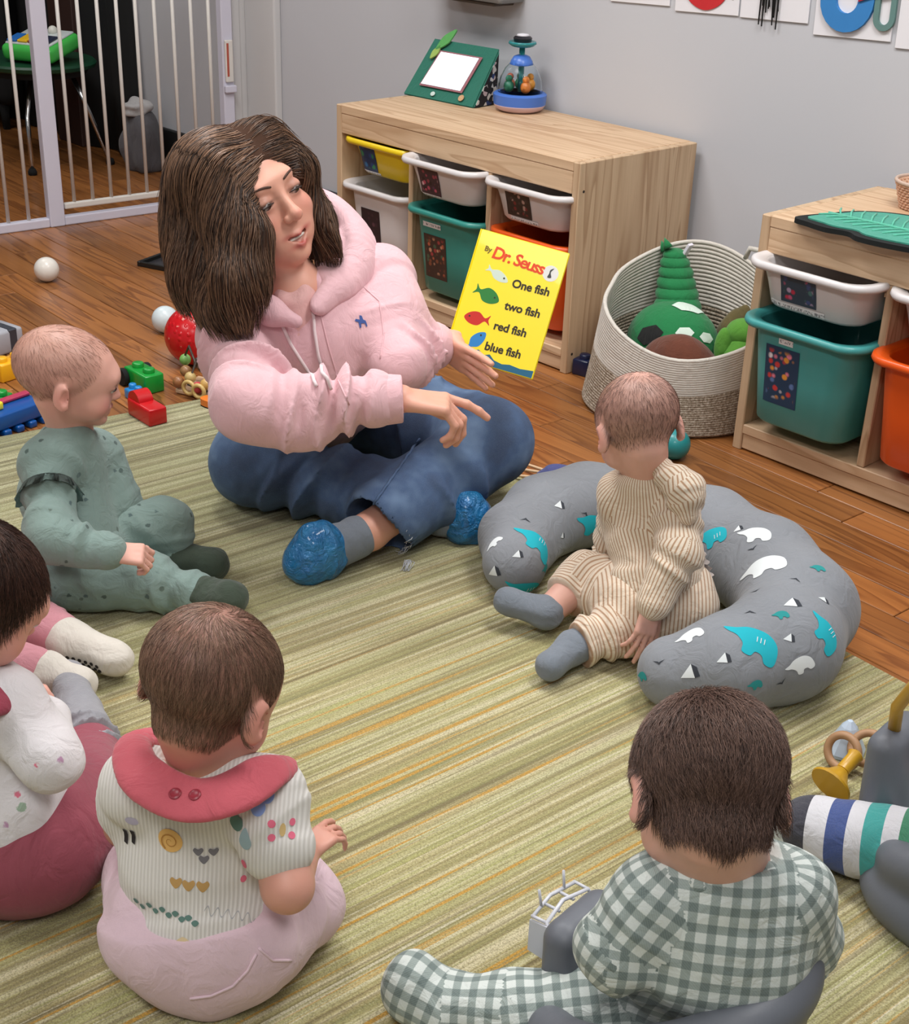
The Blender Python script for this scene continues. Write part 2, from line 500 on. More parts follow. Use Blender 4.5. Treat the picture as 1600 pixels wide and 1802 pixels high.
# ---- bins
def rrect(w, d, r, n=5):
    P = []
    for cx, cy, a0 in ((w / 2 - r, d / 2 - r, 0), (-w / 2 + r, d / 2 - r, 90), (-w / 2 + r, -d / 2 + r, 180), (w / 2 - r, -d / 2 + r, 270)):
        for k in range(n + 1):
            a = math.radians(a0 + 90 * k / n); P.append((cx + r * math.cos(a), cy + r * math.sin(a)))
    return P
def loft(rings, close_bottom=True):
    V, F = [], []; n = len(rings[0])
    for rg in rings: V += rg
    for i in range(len(rings) - 1):
        for k in range(n):
            F.append((i * n + k, i * n + (k + 1) % n, (i + 1) * n + (k + 1) % n, (i + 1) * n + k))
    return V, F
def bin_meshes(h):
    """tub: origin at the middle of the front rim edge; y runs into the shelf, z=0 at the base"""
    w, d = .300, .415
    def ring(wi, di, r, z, dy=0, bow=0.0):
        out = []
        for x, y in rrect(wi, di, r):
            yy = y + d / 2 + dy
            if bow and y < 0: yy -= bow * (1 - (2 * x / wi) ** 2) * (-y / (di / 2)) ** 2
            out.append((x, yy, z))
        return out
    bw, bd = .225, .345
    tw, td = .258, .375
    R = []
    R.append(ring(bw - .05, bd - .05, .03, 0.0015)); R.append(ring(bw - .012, bd - .012, .045, 0.001)); R.append(ring(bw, bd, .05, .008, 0, .004))
    R.append(ring(bw + (tw - bw) * .5, bd + (td - bd) * .5, .05, h * .5, 0, .008)); R.append(ring(tw, td, .05, h - .018, 0, .012))
    R.append(ring(tw + .002, td + .002, .05, h - .010, 0, .012))
    inner = [ring(tw - .012, td - .012, .046, h - .012, 0, .012), ring(bw - .006, bd - .006, .046, .012, 0, .004), ring(bw - .05, bd - .05, .03, .006)]
    R += [ring(tw - .004, td - .004, .048, h - .004, 0, .012)] + inner
    V, F = loft(R)
    n = len(R[0])
    F.append(tuple(range(n))[::-1]); F.append(tuple(range(len(V) - n, len(V))))
    body = me_from('tub', V, F, True)
    R = [ring(tw - .002, td - .002, .048, h - .012, 0, .012), ring(w - .006, d - .006, .045, h - .016, 0, .014), ring(w, d, .047, h - .010, 0, .014), ring(w - .004, d - .004, .046, h - .001, 0, .014),
         ring(w - .014, d - .014, .043, h, 0, .014), ring(tw - .006, td - .006, .046, h - .004, 0, .012), ring(tw - .010, td - .010, .046, h - .014, 0, .012)]
    V, F = loft(R)
    rim = me_from('rim', V, F, True)
    return body, rim
BIN = {'shallow': bin_meshes(.100), 'deep': bin_meshes(.232)}
def plastic(name, c, rough=.38):
    t = NT(name); c = lin(c); nz = t.noise(t.coord(), 14, 3)
    return t.done(t.mix(nz, mul(c, .94), mul(c, 1.04)), rough, **{'Subsurface Weight': .0, 'Coat Weight': .15})
M_binw = plastic('white_plastic', (214, 210, 210)); M_bint = plastic('teal_plastic', (48, 138, 128)); M_bino = plastic('orange_plastic', (226, 86, 18)); M_biny = plastic('yellow_plastic', (232, 200, 28))
M_bint2 = plastic('turquoise_plastic', (66, 152, 150))
def collage(name, bg, cols, scale=95, seed=0.0):
    """blurry photo of toys printed on a card"""
    t = NT(name); co = t.mapping(t.coord(), (1, 1, 1), (seed, seed, seed))
    vo = t.n('ShaderNodeTexVoronoi', {'Vector': co, 'Scale': scale, 'Randomness': 1.0})
    pick = t.n('ShaderNodeSeparateColor', {0: vo.outputs['Color']}).outputs[0]
    st = [(i / len(cols), lin(c)) for i, c in enumerate(cols)]
    col = t.ramp(pick, st, 'CONSTANT')
    dm = t.ramp(vo.outputs['Distance'], [(.30, (1, 1, 1)), (.5, (0, 0, 0))])
    zg = t.n('ShaderNodeSeparateXYZ', {0: t.coord('Generated')})
    cx = t.math('ABSOLUTE', t.math('SUBTRACT', zg.outputs[0], .5)); cz = t.math('ABSOLUTE', t.math('SUBTRACT', zg.outputs[2], .52))
    edge = t.ramp(t.math('MAXIMUM', cx, cz), [(.36, (1, 1, 1)), (.44, (0, 0, 0))])
    return t.done(t.mix(t.math('MULTIPLY', dm, edge), lin(bg), col), .35)
def smudge(name, ink=(90, 90, 95), paper=(226, 224, 224)):
    t = NT(name); co = t.coord()
    n = t.noise(t.mapping(co, (330, 330, 120)), 1, 2)
    zg = t.n('ShaderNodeSeparateXYZ', {0: t.coord('Generated')})
    band = t.ramp(t.math('ABSOLUTE', t.math('SUBTRACT', zg.outputs[2], .5)), [(.20, (1, 1, 1)), (.28, (0, 0, 0))])
    return t.done(t.mix(t.math('MULTIPLY', t.ramp(n, [(.48, (0, 0, 0)), (.55, (.8, .8, .8))]), band), lin(paper), lin(ink)), .5)
M_cards = {
    'pinkdark': collage('card_print_dolls', (62, 48, 58), [(40, 36, 44), (196, 84, 110), (150, 70, 84), (230, 190, 200), (90, 60, 90)], 75, .3),
    'reddark': collage('card_print_cars', (46, 42, 42), [(120, 46, 50), (70, 60, 60), (180, 150, 140), (40, 34, 34)], 80, 1.3),
    'brown': collage('card_print_animals', (58, 44, 40), [(176, 92, 66), (120, 72, 52), (190, 140, 110), (70, 90, 70), (150, 60, 60)], 70, 2.2),
    'beads': collage('card_print_beads', (26, 58, 86), [(230, 130, 150), (228, 222, 226), (196, 60, 60), (20, 60, 90), (222, 150, 60), (90, 120, 170)], 62, 3.1),
    'party': collage('card_print_figures', (40, 66, 84), [(206, 90, 130), (60, 80, 130), (196, 50, 80), (70, 120, 120), (180, 160, 190)], 72, 4.4),
    'blue': collage('card_print_sea', (24, 52, 92), [(40, 120, 180), (30, 70, 130), (40, 140, 90), (196, 60, 80)], 45, 5.0),
    'dark': collage('card_print_dark', (42, 32, 40), [(60, 40, 50), (90, 60, 70), (36, 30, 36)], 70, 6.0)}
M_strip = smudge('label_strip_print')
def card_on(t, bv, mat, x0, x1, z0, z1, name='picture_card'):
    n = 8; V, F = [], []
    for j in range(n + 1):
        for i in range(n + 1):
            x = x0 + (x1 - x0) * i / n; z = z0 + (z1 - z0) * j / n
            h = bv.ray_cast(Vector((x, -.5, z)), Vector((0, 1, 0)))
            V.append(h[0] + Vector((0, -.0012, 0)))
    for j in range(n):
        for i in range(n): a = j * (n + 1) + i; F.append((a, a + 1, a + n + 2, a + n + 1))
    return part(name, me_from(name, V, F, True), mat, t)
def bin_(kind, mat, label, cx, y, zrim, card=None, strip=None, tilt=0.0, name='storage_bin'):
    h = .100 if kind == 'shallow' else .232
    t = thing(name, label, 'bin', (cx, y, zrim - h), 0)
    t.rotation_euler = (tilt, 0, 0)
    b, r = BIN[kind]
    o = part('tub', b.copy(), mat, t); part('rim', r.copy(), mat, t)
    bv = bvh_of(b)
    if card: card_on(t, bv, M_cards[card[0]], *card[1:])
    if strip: card_on(t, bv, M_strip, *strip, name='label_strip')
    return t
c1, c2, c3 = .1655, .4695, .769
bin_('shallow', M_biny, 'yellow shallow bin in the top left slot of the long shelf', c1, .0, .447, ('blue', -.085, -.015, .012, .082), (-.085, -.005, -.0 + .004, .012))
bin_('deep', M_binw, 'deep white bin under the yellow one beside the pink hood', c1, -.012, .322, ('dark', -.06, .02, .05, .17))
bin_('shallow', M_binw, 'white shallow bin pulled out above the dark teal bin', c2, -.055, .452, ('pinkdark', -.075, .005, .010, .080), (-.07, .0, .003, .010))
bin_('deep', M_bint, 'dark teal deep bin between the woman and her book', c2, -.03, .318, ('brown', -.075, .012, .045, .165), (-.075, -.005, .185, .198))
bin_('shallow', M_binw, 'white shallow bin directly above the yellow book', c3, -.035, .446, ('reddark', -.065, .02, .018, .083), (-.055, .04, .004, .016))
bin_('deep', M_bino, 'orange deep bin mostly hidden behind the yellow book', c3, -.008, .318)
d1, d2, d3 = 1.482 + .1655, 1.482 + .4695, 1.482 + .769
bin_('shallow', M_binw, 'white shallow bin above the turquoise bin next to the rope basket', d1, -.115, .456, ('party', -.060, .025, .022, .084), (-.092, .045, .004, .019))
bin_('deep', M_bint2, 'turquoise deep bin with a bead picture next to the rope basket', d1, -.11, .330, ('beads', -.075, .008, .055, .185), (-.045, -.010, .192, .205))
bin_('shallow', M_binw, 'white shallow bin above the orange bin at the right edge', d2, -.075, .453)
bin_('deep', M_bino, 'orange deep bin at the right edge of the picture', d2, -.105, .330)
bin_('shallow', M_binw, 'white shallow bin in the last column beyond the right edge', d3, -.05, .453)
# ================================================================== GATE IN THE DOORWAY
M_gate = plain('white_enamel', (206, 204, 218), .35, .02, 5)
M_rail = plain('cream_enamel', (216, 212, 206), .35, .02, 5)
g = thing('safety_gate', 'white metal bar safety gate closing the doorway', 'gate', (-1.098, -.325, 0), GR)
def gbox(name, lo, hi, m=M_gate, bev=.004, par=g): return part(name, MB().box(lo, hi, bev, 2).me(name), m, par)
gbox('post', (-.018, -.026, .0), (.018, .026, 1.02))
gbox('post', (-.018, .640, .0), (.018, .682, 1.02))
gbox('post', (-.018, -.90, .0), (.018, -.86, 1.02))
gbox('bottom_rail', (-.015, -.86, .0), (.015, -.026, .030)); gbox('bottom_rail', (-.015, .026, .0), (.015, .640, .030))
gbox('door_rail', (-.009, .032, .052), (.009, .634, .072), M_rail); gbox('door_rail', (-.009, .032, .94), (.009, .634, .96), M_rail)
gbox('top_rail', (-.012, -.86, .94), (.012, -.026, .97))
barm = MB().tube([(0, 0, 0), (0, 0, .875)], .0062, 10).me('bar', True)
for k in range(9):
    b = part('bar', barm, M_rail, g); b.location = (0, .070 + k * .0665, .070)
barl = MB().tube([(0, 0, 0), (0, 0, .915)], .0062, 10).me('bar', True)
for k in range(11):
    b = part('bar', barl, M_rail, g); b.location = (0, -.092 - k * .0695, .028)
lt = part('latch', MB().box((.0182, .646, .42), (.030, .676, .56), .004, 2).me('latch'), M_rail, g)
part('warning_sticker', MB().box((.0301, .650, .44), (.0308, .658, .55)).me('warning_sticker'), plain('red_sticker', (176, 84, 66), .5), lt)
gbox('latch_foot', (.018, .640, .385), (.034, .684, .410))

# ---- beyond the gate: a table with a play tray, dark furniture
M_chrome = plain('chrome', (190, 190, 190), .15, .02, 5, metal=1.0)
M_dgreen = plain('dark_green_plastic', (14, 62, 40), .45)
t = thing('play_table', 'dark green table on splayed chrome legs behind the gate', 'table', (-2.05, .125, 0))
part('tabletop', MB().lathe([(.0, .355), (.20, .356), (.225, .365), (.23, .378), (.222, .386), (.0, .386)], 40, sx=1.15).me('tabletop', angle=.6), M_dgreen, t)
part('apron', MB().lathe([(.19, .335), (.2, .356), (.14, .3555), (.13, .335)], 32, sx=1.15).me('apron', angle=.6), M_black, t)
for sx, sy in ((1, -1), (1, 1), (-1, -1), (-1, 1)):
    lg = part('leg', MB().tube([(sx * .13, sy * .08, .352), (sx * .165, sy * .13, .2), (sx * .235, sy * .165, .016)], .0095, 10).me('leg', True), M_chrome, t)
    part('foot_cap', MB().lathe([(.0, 0.0), (.016, .001), (.017, .012), (.012, .024), (0, .026)], 12, Matrix.Translation((sx * .237, sy * .166, 0))).me('foot_cap', True), M_black, lg)
t = thing('activity_tray', 'bright green baby activity tray with coloured keys on the dark table', 'toy', (-1.955, .12, .3865), .45); t.rotation_euler = (.22, 0, .45); t.location.z = .412
M_lgreen = plastic('bright_green_plastic', (70, 190, 80))
part('tray', MB().box((-.115, -.10, 0), (.115, .10, .062), .022, 4).me('tray', angle=.7), M_lgreen, t)
part('panel', MB().box((-.10, -.080, .058), (.10, .085, .068), .006, 2).me('panel', angle=.7), plastic('pale_panel', (206, 214, 214)), t)
for k, c in enumerate([(40, 110, 190), (236, 190, 40), (150, 60, 50), (40, 46, 70)]):
    part('key', MB().box((-.092 + k * .047, -.076, .068), (-.049 + k * .047, -.005, .078), .004, 2).me('key'), plastic('key_plastic', c), t)
part('ball_knob', MB().ball((.03, .05, .076), .018).me('ball_knob', True), plastic('knob_plastic', (220, 220, 210)), t)
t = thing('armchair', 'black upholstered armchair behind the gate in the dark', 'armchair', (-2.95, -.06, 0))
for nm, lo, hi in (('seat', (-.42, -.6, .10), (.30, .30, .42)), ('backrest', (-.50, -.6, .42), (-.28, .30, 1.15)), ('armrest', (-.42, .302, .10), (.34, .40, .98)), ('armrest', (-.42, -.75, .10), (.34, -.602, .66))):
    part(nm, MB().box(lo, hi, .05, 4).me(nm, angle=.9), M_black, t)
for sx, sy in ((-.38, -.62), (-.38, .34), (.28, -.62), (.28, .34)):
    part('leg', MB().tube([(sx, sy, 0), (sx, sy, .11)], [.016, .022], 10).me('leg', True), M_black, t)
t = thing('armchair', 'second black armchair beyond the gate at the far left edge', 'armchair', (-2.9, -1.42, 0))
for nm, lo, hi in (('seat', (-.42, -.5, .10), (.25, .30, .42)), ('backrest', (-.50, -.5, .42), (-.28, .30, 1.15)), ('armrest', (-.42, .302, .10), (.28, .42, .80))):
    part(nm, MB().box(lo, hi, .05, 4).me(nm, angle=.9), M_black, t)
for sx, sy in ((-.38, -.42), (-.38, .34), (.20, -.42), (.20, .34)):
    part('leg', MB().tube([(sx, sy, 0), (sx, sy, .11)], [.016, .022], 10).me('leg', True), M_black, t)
def pleated(name, x0, x1, y, z0, z1, n=60):
    V, F = [], []
    for i in range(n + 1):
        x = x0 + (x1 - x0) * i / n
        for j in range(9):
            zz = z0 + (z1 - z0) * j / 8; amp = .022 * (1 - .5 * j / 8)
            bow = -.10 * max(0, (zz - .3)) ** 1.5 * (i / n) ** 6
            V.append((x + bow, y + amp * math.sin(i * .85 + .3 * math.sin(j * .6)), zz))
    for i in range(n):
        for j in range(8): a = i * 9 + j; F.append((a, a + 9, a + 10, a + 1))
    bm = bmesh.new(); bm.from_mesh(me_from('t', V, F)); bmesh.ops.solidify(bm, geom=bm.faces[:], thickness=.004)
    me = bpy.data.meshes.new(name); bm.to_mesh(me); bm.free(); me.polygons.foreach_set('use_smooth', [True] * len(me.polygons)); return me
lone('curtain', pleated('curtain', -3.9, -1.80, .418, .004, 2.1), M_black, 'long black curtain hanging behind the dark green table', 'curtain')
lone('wooden_panel', MB().box((-2.36, .362, 0), (-2.16, .386, .85), .004, 2).me('wooden_panel'), plain('dark_brown_wood', (58, 36, 30), .6, .15, 12), 'dark brown wooden panel standing behind the green activity tray', 'panel')
def crumple(name, c, rx, ry, rz, seed, amp=.18):
    bm = bmesh.new(); bmesh.ops.create_icosphere(bm, subdivisions=4, radius=1)
    rr = np.random.RandomState(seed); W = rr.randn(7, 3) * 3; ph = rr.rand(7) * 6
    for v in bm.verts:
        p = np.array(v.co); k = 1 + amp * np.mean(np.sin(W @ p + ph)) * 2
        q = v.co * k
        z = max(-.75, q.z)
        v.co = Vector((c[0] + q.x * rx, c[1] + q.y * ry, c[2] + (z + .75) * rz))
    me = bpy.data.meshes.new(name); bm.to_mesh(me); bm.free()
    me.polygons.foreach_set('use_smooth', [True] * len(me.polygons)); return me
lone('cloth_bag', crumple('cloth_bag', (-1.66, .34, 0), .085, .07, .13, 3, .22), fabric('grey_bag_cloth', (84, 82, 86)), 'grey crumpled cloth bag on the floor behind the gate', 'bag')
lone('blanket', crumple('blanket', (-1.66, .34, .21), .06, .05, .035, 9, .3), fabric('white_blanket', (176, 174, 174)), 'small white crumpled cloth lying on the grey bag', 'cloth')

# ================================================================== ON THE WALL
t = thing('wall_dispenser', 'grey box hung high on the wall above the mirror toy', 'dispenser', (.13, .46, .79))
part('body', MB().box((-.17, -.10, .01), (.14, -.001, .36), .01, 2).me('body'), plain('grey_plastic', (120, 118, 116), .5), t)
part('base_trim', MB().box((-.15, -.085, 0), (.10, -.004, .0098), .003).me('base_trim'), plain('brown_base', (74, 62, 52), .6), t)
M_card = plain('white_card', (224, 222, 226), .6, .01, 4)
def card(x0, x1, z0, tilt, label):
    t = thing('letter_card', label, 'poster', (x0, .4585, z0)); t.rotation_euler = (0, -tilt, 0)
    part('sheet', MB().box((0, -.003, 0), (x1 - x0, 0, .30), .0008).me('sheet'), M_card, t)
    return t
def flatprism(poly, y0, y1):
    """outline in x,z standing proud of the wall"""
    return MB().prism(poly, 0, y0 - y1, Matrix(((1, 0, 0, 0), (0, 0, -1, y0), (0, 1, 0, 0), (0, 0, 0, 1))))
card(.585, .784, .836, .035, 'plain white card on the wall, first of the row from the left')
t = card(.802, .999, .834, .04, 'white wall card with a big red round apple')
M_red = plain('red_felt', (192, 34, 40), .7, .08, 60)
part('apple', flatprism(smooth_poly([(.02, .075), (.045, .028), (.098, .008), (.15, .03), (.170, .08), (.15, .13), (.10, .125), (.045, .13)]), -.003, -.006).me('apple'), M_red, t)
part('print_mark', flatprism(circ(.005, 10, .178, .040), -.003, -.0036).me('print_mark'), plain('grey_ink', (110, 110, 116), .7), t)
t = card(1.004, 1.199, .840, .03, 'white wall card with black hanging yarn tassels')
M_yarn = plain('black_yarn', (20, 20, 22), .9, .1, 60)
for k in range(11):
    x = .062 + k * .0052 + R_.uniform(-.002, .002); ln = R_.uniform(-.022, .03)
    part('tassel', MB().tube([(x + R_.uniform(-.003, .003), -.007, .16), (x, -.010, .09), (x + R_.uniform(-.006, .006), -.008, ln + .002)], [.0026, .0026, .0016], 6).me('tassel', True), M_yarn, t)
t = card(1.217, 1.421, .824, .035, 'white wall card with a big blue foam letter U')
def ushape(cx, zb, wo, wi, h, n=12):
    O = [(cx - wo, h)] + [(cx + wo * math.cos(a), zb + wo * 1.0 + wo * math.sin(a)) for a in [math.pi + math.pi * k / n for k in range(n + 1)]] + [(cx + wo, h)]
    I = [(cx + wi, h)] + [(cx + wi * math.cos(a), zb + wo * 1.0 + wi * math.sin(a)) for a in [-math.pi * k / n for k in range(n + 1)]] + [(cx - wi, h)]
    return O + I
part('capital_letter', flatprism(ushape(.086, .012, .070, .029, .26), -.003, -.012).me('capital_letter'), plain('blue_foam', (48, 122, 186), .7), t)
part('small_letter', flatprism(ushape(.184, .022, .027, .014, .13), -.003, -.010).me('small_letter'), plain('green_grey_foam', (94, 128, 124), .7), t)
part('umbrella_picture', flatprism([(.118, .080), (.165, .096), (.205, .104), (.20, .16), (.12, .15)], -.0125, -.016).me('umbrella_picture'), plain('crimson_card', (160, 32, 56), .6), t)
card(1.434, 1.64, .820, .03, 'plain white card on the wall at the right edge')

# ================================================================== ON THE SHELVES
M_teal = fabric('teal_felt', (22, 104, 86), .06, .8, .2)
t = thing('mirror_toy', 'green fabric wedge baby mirror standing on the long shelf', 'toy', (.128, .268, .53), .06)
wv = [(-.142, -.005, 0), (.142, -.005, 0), (.130, .100, 0), (-.130, .100, 0), (-.130, .112, .152), (.130, .112, .152)]
bm = MB(); V = [bm.bm.verts.new(v) for v in wv]
for f in ((0, 3, 2, 1), (0, 1, 5, 4), (1, 2, 5), (0, 4, 3), (2, 3, 4, 5)): bm.bm.faces.new([V[i] for i in f])
bmesh.ops.bevel(bm.bm, geom=bm.bm.edges[:], offset=.004, segments=2, affect='EDGES')
part('wedge', bm.me('wedge', angle=.8), M_teal, t)
# panel frame: u along width, v up the slope; mirror faces, v up the slope
fu = (Vector(wv[1]) - Vector(wv[0])).normalized(); fv = (Vector(wv[4]) + Vector(wv[5]) - Vector(wv[0]) - Vector(wv[1])).normalized(); fn = fu.cross(fv)
_mc = Vector(t.location) + Matrix.Rotation(.06, 3, 'Z') @ (Vector(wv[0]) + fu * .14 + fv * .09); _n = Matrix.Rotation(.06, 3, 'Z') @ fn; _v = (_mc - Vector(CAM_POS)).normalized(); _rf = _v - _n * 2 * _v.dot(_n); print('mirror reflects to', _mc + _rf * ((2.5 - _mc.z) / _rf.z), _rf)
FM = Matrix((((fu.x, fv.x, fn.x, wv[0][0])), ((fu.y, fv.y, fn.y, wv[0][1])), ((fu.z, fv.z, fn.z, wv[0][2])), (0, 0, 0, 1)))
part('mirror_border', MB().prism([(.052, .036), (.222, .036), (.232, .152), (.066, .152)], .0045, .0060, FM).me('mirror_border'), fabric('pink_border', (150, 96, 104)), t)
part('mirror', MB().prism([(.057, .041), (.214, .041), (.222, .147), (.072, .147)], .0061, .0075, FM).me('mirror'), plain('mirror_film', (206, 220, 228), .34, .10, 26, .5, 22, metal=.85), t)
dots = NT('dotted_side'); dco = dots.coord(); dv_ = dots.n('ShaderNodeTexVoronoi', {'Vector': dco, 'Scale': 75.0})
dk = dots.n('ShaderNodeSeparateColor', {0: dv_.outputs['Color']}).outputs[0]
dots = dots.done(dots.ramp(dk, [(0, lin((26, 24, 28))), (.45, lin((190, 170, 170))), (.62, lin((200, 196, 190))), (.8, lin((40, 60, 110))), (.92, lin((30, 26, 30)))], 'CONSTANT'), .8)
part('printed_side', MB().prism([(0, 0), (.098, 0), (.106, .134)], 0, .0016, Matrix.Translation((.1430, -.0, .003)) @ Matrix(((-.09, -.03, 1, 0), (1, 0, 0, 0), (0, 1, 0, 0), (0, 0, 0, 1)))).me('printed_side'), dots, t)
part('brand_patch', MB().prism(circ(.0085, 14, .118, .018, .8), .0045, .0056, FM).me('brand_patch'), plain('patch_white', (190, 206, 200), .6), t)
mbx = MB(); mbx.prism(circ(.010, 10, .228, .022), .0045, .0058, FM)
part('flower_patch', mbx.me('flower_patch'), plain('patch_tan', (186, 150, 110), .7, .4, 160), t)
def leafpoly(L, w): return [(0, 0), (L * .2, -w * .6), (L * .5, -w), (L * .8, -w * .6), (L, 0), (L * .8, w * .6), (L * .5, w), (L * .2, w * .6)]
LM = FM @ Matrix.Translation((.050, .150, .0065))
part('leaf', MB().prism(smooth_poly(leafpoly(.082, .017)), 0, .004, LM @ Matrix.Rotation(1.05, 4, 'Z')).me('leaf'), fabric('leaf_green', (84, 158, 82)), t)
part('leaf', MB().prism(smooth_poly(leafpoly(.046, .012)), 0, .004, LM @ Matrix.Translation((-.004, -.03, 0)) @ Matrix.Rotation(1.25, 4, 'Z')).me('leaf'), fabric('leaf_yellow', (150, 178, 88)), t)

t = thing('spinner_toy', 'clear dome push spinner toy with a blue base beside the mirror toy', 'toy', (.362, .362, .53))
M_blue = plastic('blue_plastic', (66, 112, 196)); M_pinkb = plastic('pink_plastic', (206, 178, 184)); M_tealp = plastic('teal_clear', (40, 130, 134), .15)
part('base_tray', MB().lathe([(.0, .0), (.050, .0), (.066, .008), (.072, .018), (.0725, .0195)], 40).me('base_tray', True), M_pinkb, t)
part('base_ring', MB().lathe([(.0725, .0197), (.0735, .028), (.075, .046), (.070, .050), (.066, .051), (.0, .049)], 40).me('base_ring', angle=.9), M_blue, t)
gl = NT('clear_plastic'); gl = gl.done((.93, .97, 1, 1), .04, 0, **{'Transmission Weight': 1.0, 'IOR': 1.15})
part('dome', MB().lathe([(.062, .0515), (.061, .070), (.056, .092), (.045, .114), (.030, .130), (.020, .136), (.0185, .136), (.028, .129), (.043, .1125), (.054, .091), (.059, .070), (.060, .0515)], 40).me('dome', True), gl, t)
part('collar', MB().lathe([(.016, .120), (.032, .124), (.030, .134), (.022, .146), (.012, .150), (0, .150)], 28).me('collar', angle=.9), M_blue, t)
part('plunger', MB().tube([(0, 0, .05), (0, 0, .17)], .008, 14).me('plunger', True), M_tealp, t)
part('push_leaves', MB().lathe([(.0, .166), (.030, .172), (.040, .180), (.038, .185), (.024, .182), (.0, .182)], 12).me('push_leaves', True), M_tealp, t)
part('push_button', MB().lathe([(.0, .182), (.024, .184), (.026, .194), (.022, .198), (0, .199)], 28).me('push_button', angle=.9), plastic('black_plastic', (22, 22, 30)), t)
part('button_cap', MB().lathe([(0, .1992), (.019, .1993), (.015, .204), (0, .206)], 24).me('button_cap', True), plastic('white_cap', (216, 214, 220)), t)
for k, (c, a) in enumerate([((214, 120, 40), 5.9), ((30, 110, 80), 4.4), ((206, 110, 80), 3.3), ((230, 150, 40), 1.5), ((60, 150, 110), 2.4)]):
    x, y = .036 * math.cos(a), .036 * math.sin(a)
    part('figure', MB().ball((x, y, .068), .015, 12, 8, (1, 1, 1.1)).ball((x, y, .088), .010, 12, 8).me('figure', True), plastic('figure_plastic', c), t)

# leaf mat hanging over the front of the right shelf
lp = [(1.566, -.046), (1.590, .040), (1.615, .105), (1.67, .155), (1.76, .175), (1.86, .150), (1.95, .085), (2.0, .03), (1.95, -.02), (1.88, -.055), (1.80, -.075), (1.735, -.078), (1.70, -.060), (1.655, -.070), (1.61, -.062)]
t = thing('leaf_mat', 'green leaf shaped mat with a black edge on the right shelf', 'mat', (1.78, .04, .5312))
lps = [(x - 1.78, y - .04) for x, y in lp]
ms = smooth_poly(lps, 5)
part('border', MB().prism(ms[::-1] if sum(a[0] * b[1] - b[0] * a[1] for a, b in zip(ms, ms[1:] + ms[:1])) < 0 else ms, 0, .010).me('border'), plain('black_felt', (10, 16, 16), .9), t)
inn = [(x * .90, y * .84) for x, y in ms]
if sum(a[0] * b[1] - b[0] * a[1] for a, b in zip(inn, inn[1:] + inn[:1])) < 0: inn = inn[::-1]
part('leaf_face', MB().prism(inn, .0101, .013).me('leaf_face'), fabric('leaf_teal', (56, 150, 128), .16, .75, .5, 500, cscale=45), t)
mb = MB()
for k in range(15):
    x = -.16 + k * .0235; s = .072 * math.sqrt(max(.05, 1 - (x / .2) ** 2))
    mb.tube([(x, -.004, .0135), (x - .02, s * .55, .0142), (x - .03, s, .0135)], .0022, 5)
    mb.tube([(x, -.004, .0135), (x - .02, -s * .5 - .004, .0142), (x - .03, -s * .9, .0135)], .0022, 5)
mb.tube([(-.185, -.01, .0135), (0, -.006, .0145), (.18, 0, .0135)], .003, 6)
o = part('veins', mb.me('veins', True), fabric('vein_teal', (92, 186, 158)), t); o['kind'] = 'stuff'

t = thing('wicker_bowl', 'small pinkish wicker bowl at the right edge behind the leaf mat', 'bowl', (1.668, .285, .53))
M_wick = plain('wicker', (206, 162, 134), .7, .2, 90)
part('inner_wall', MB().lathe([(0, .002), (.046, .002), (.050, .010), (.066, .056), (.0645, .056), (.048, .012), (.044, .005), (0, .005)], 32).me('inner_wall', True), plain('bowl_lining', (214, 178, 150), .8, .08, 40), t)
mb = MB()
for k in range(9):
    z = .004 + k * .006; r0 = .050 + .016 * (z / .056)
    mb.tube([((r0 + .0022 * math.cos(15 * a * 2 + k * math.pi)) * math.cos(a), (r0 + .0022 * math.cos(15 * a * 2 + k * math.pi)) * math.sin(a), z) for a in [2 * math.pi * i / 90 for i in range(90)]], .0032, 5, True)
o = part('weave', mb.me('weave', True), M_wick, t); o['kind'] = 'stuff'
part('rim', MB().tube([(.068 * math.cos(a), .068 * math.sin(a), .058) for a in [2 * math.pi * i / 48 for i in range(48)]], .0042, 8, True).me('rim', True), plain('wicker_rim', (190, 166, 150), .7, .2, 90), t)

# ================================================================== ROPE BASKET WITH SOFT TOYS
BK = Vector((1.230, .068, 0)); BR = .222
t = thing('rope_basket', 'slumped white and beige rope basket between the two shelves', 'basket', BK)
def bask(a, u):
    """a: angle, u: 0 base .. 1 rim"""
    front = .5 + .5 * math.cos(a - math.radians(-48)); back = 1 - front
    H = .192 + .145 * back ** 1.1 + .012 * math.cos(3 * a)
    r = BR * (1 - .10 * u * max(0, -math.cos(a - math.radians(-10))) - .02 * u)
    r *= 1 - .07 * u * math.exp(-((math.atan2(math.sin(a - math.radians(212)), math.cos(a - math.radians(212)))) / .35) ** 2)
    x = r * math.cos(a) + .012 * u; y = r * math.sin(a)
    x = min(x, .238)
    return Vector((x, y, .006 + u * H))
NT_ = 34; NS = 64
def coil(u0, u1, name, mat):
    pts = []
    k0, k1 = int(u0 * NT_), int(u1 * NT_)
    for i in range((k1 - k0) * NS + 1):
        a = 2 * math.pi * i / NS; pts.append(bask(a, (k0 + i / NS) / NT_))
    return part(name, MB().tube(pts, .0054, 6).me(name, True), mat, t)
M_rope = fabric('white_rope', (208, 202, 192), .06, .9, .5, 900)
nt = NT('jute_rope'); nco = nt.coord()
nt.bump(nt.noise(nco, 600, 2), .5, .002)
M_jute = nt.done(nt.ramp(nt.noise(nco, 190, 3, .8), [(.36, lin((118, 104, 88))), (.5, lin((164, 150, 132))), (.64, lin((206, 198, 184)))]), .9)
coil(0, .55, 'beige_rope_base', M_jute); coil(.55, 1.0, 'white_rope_band', M_rope)
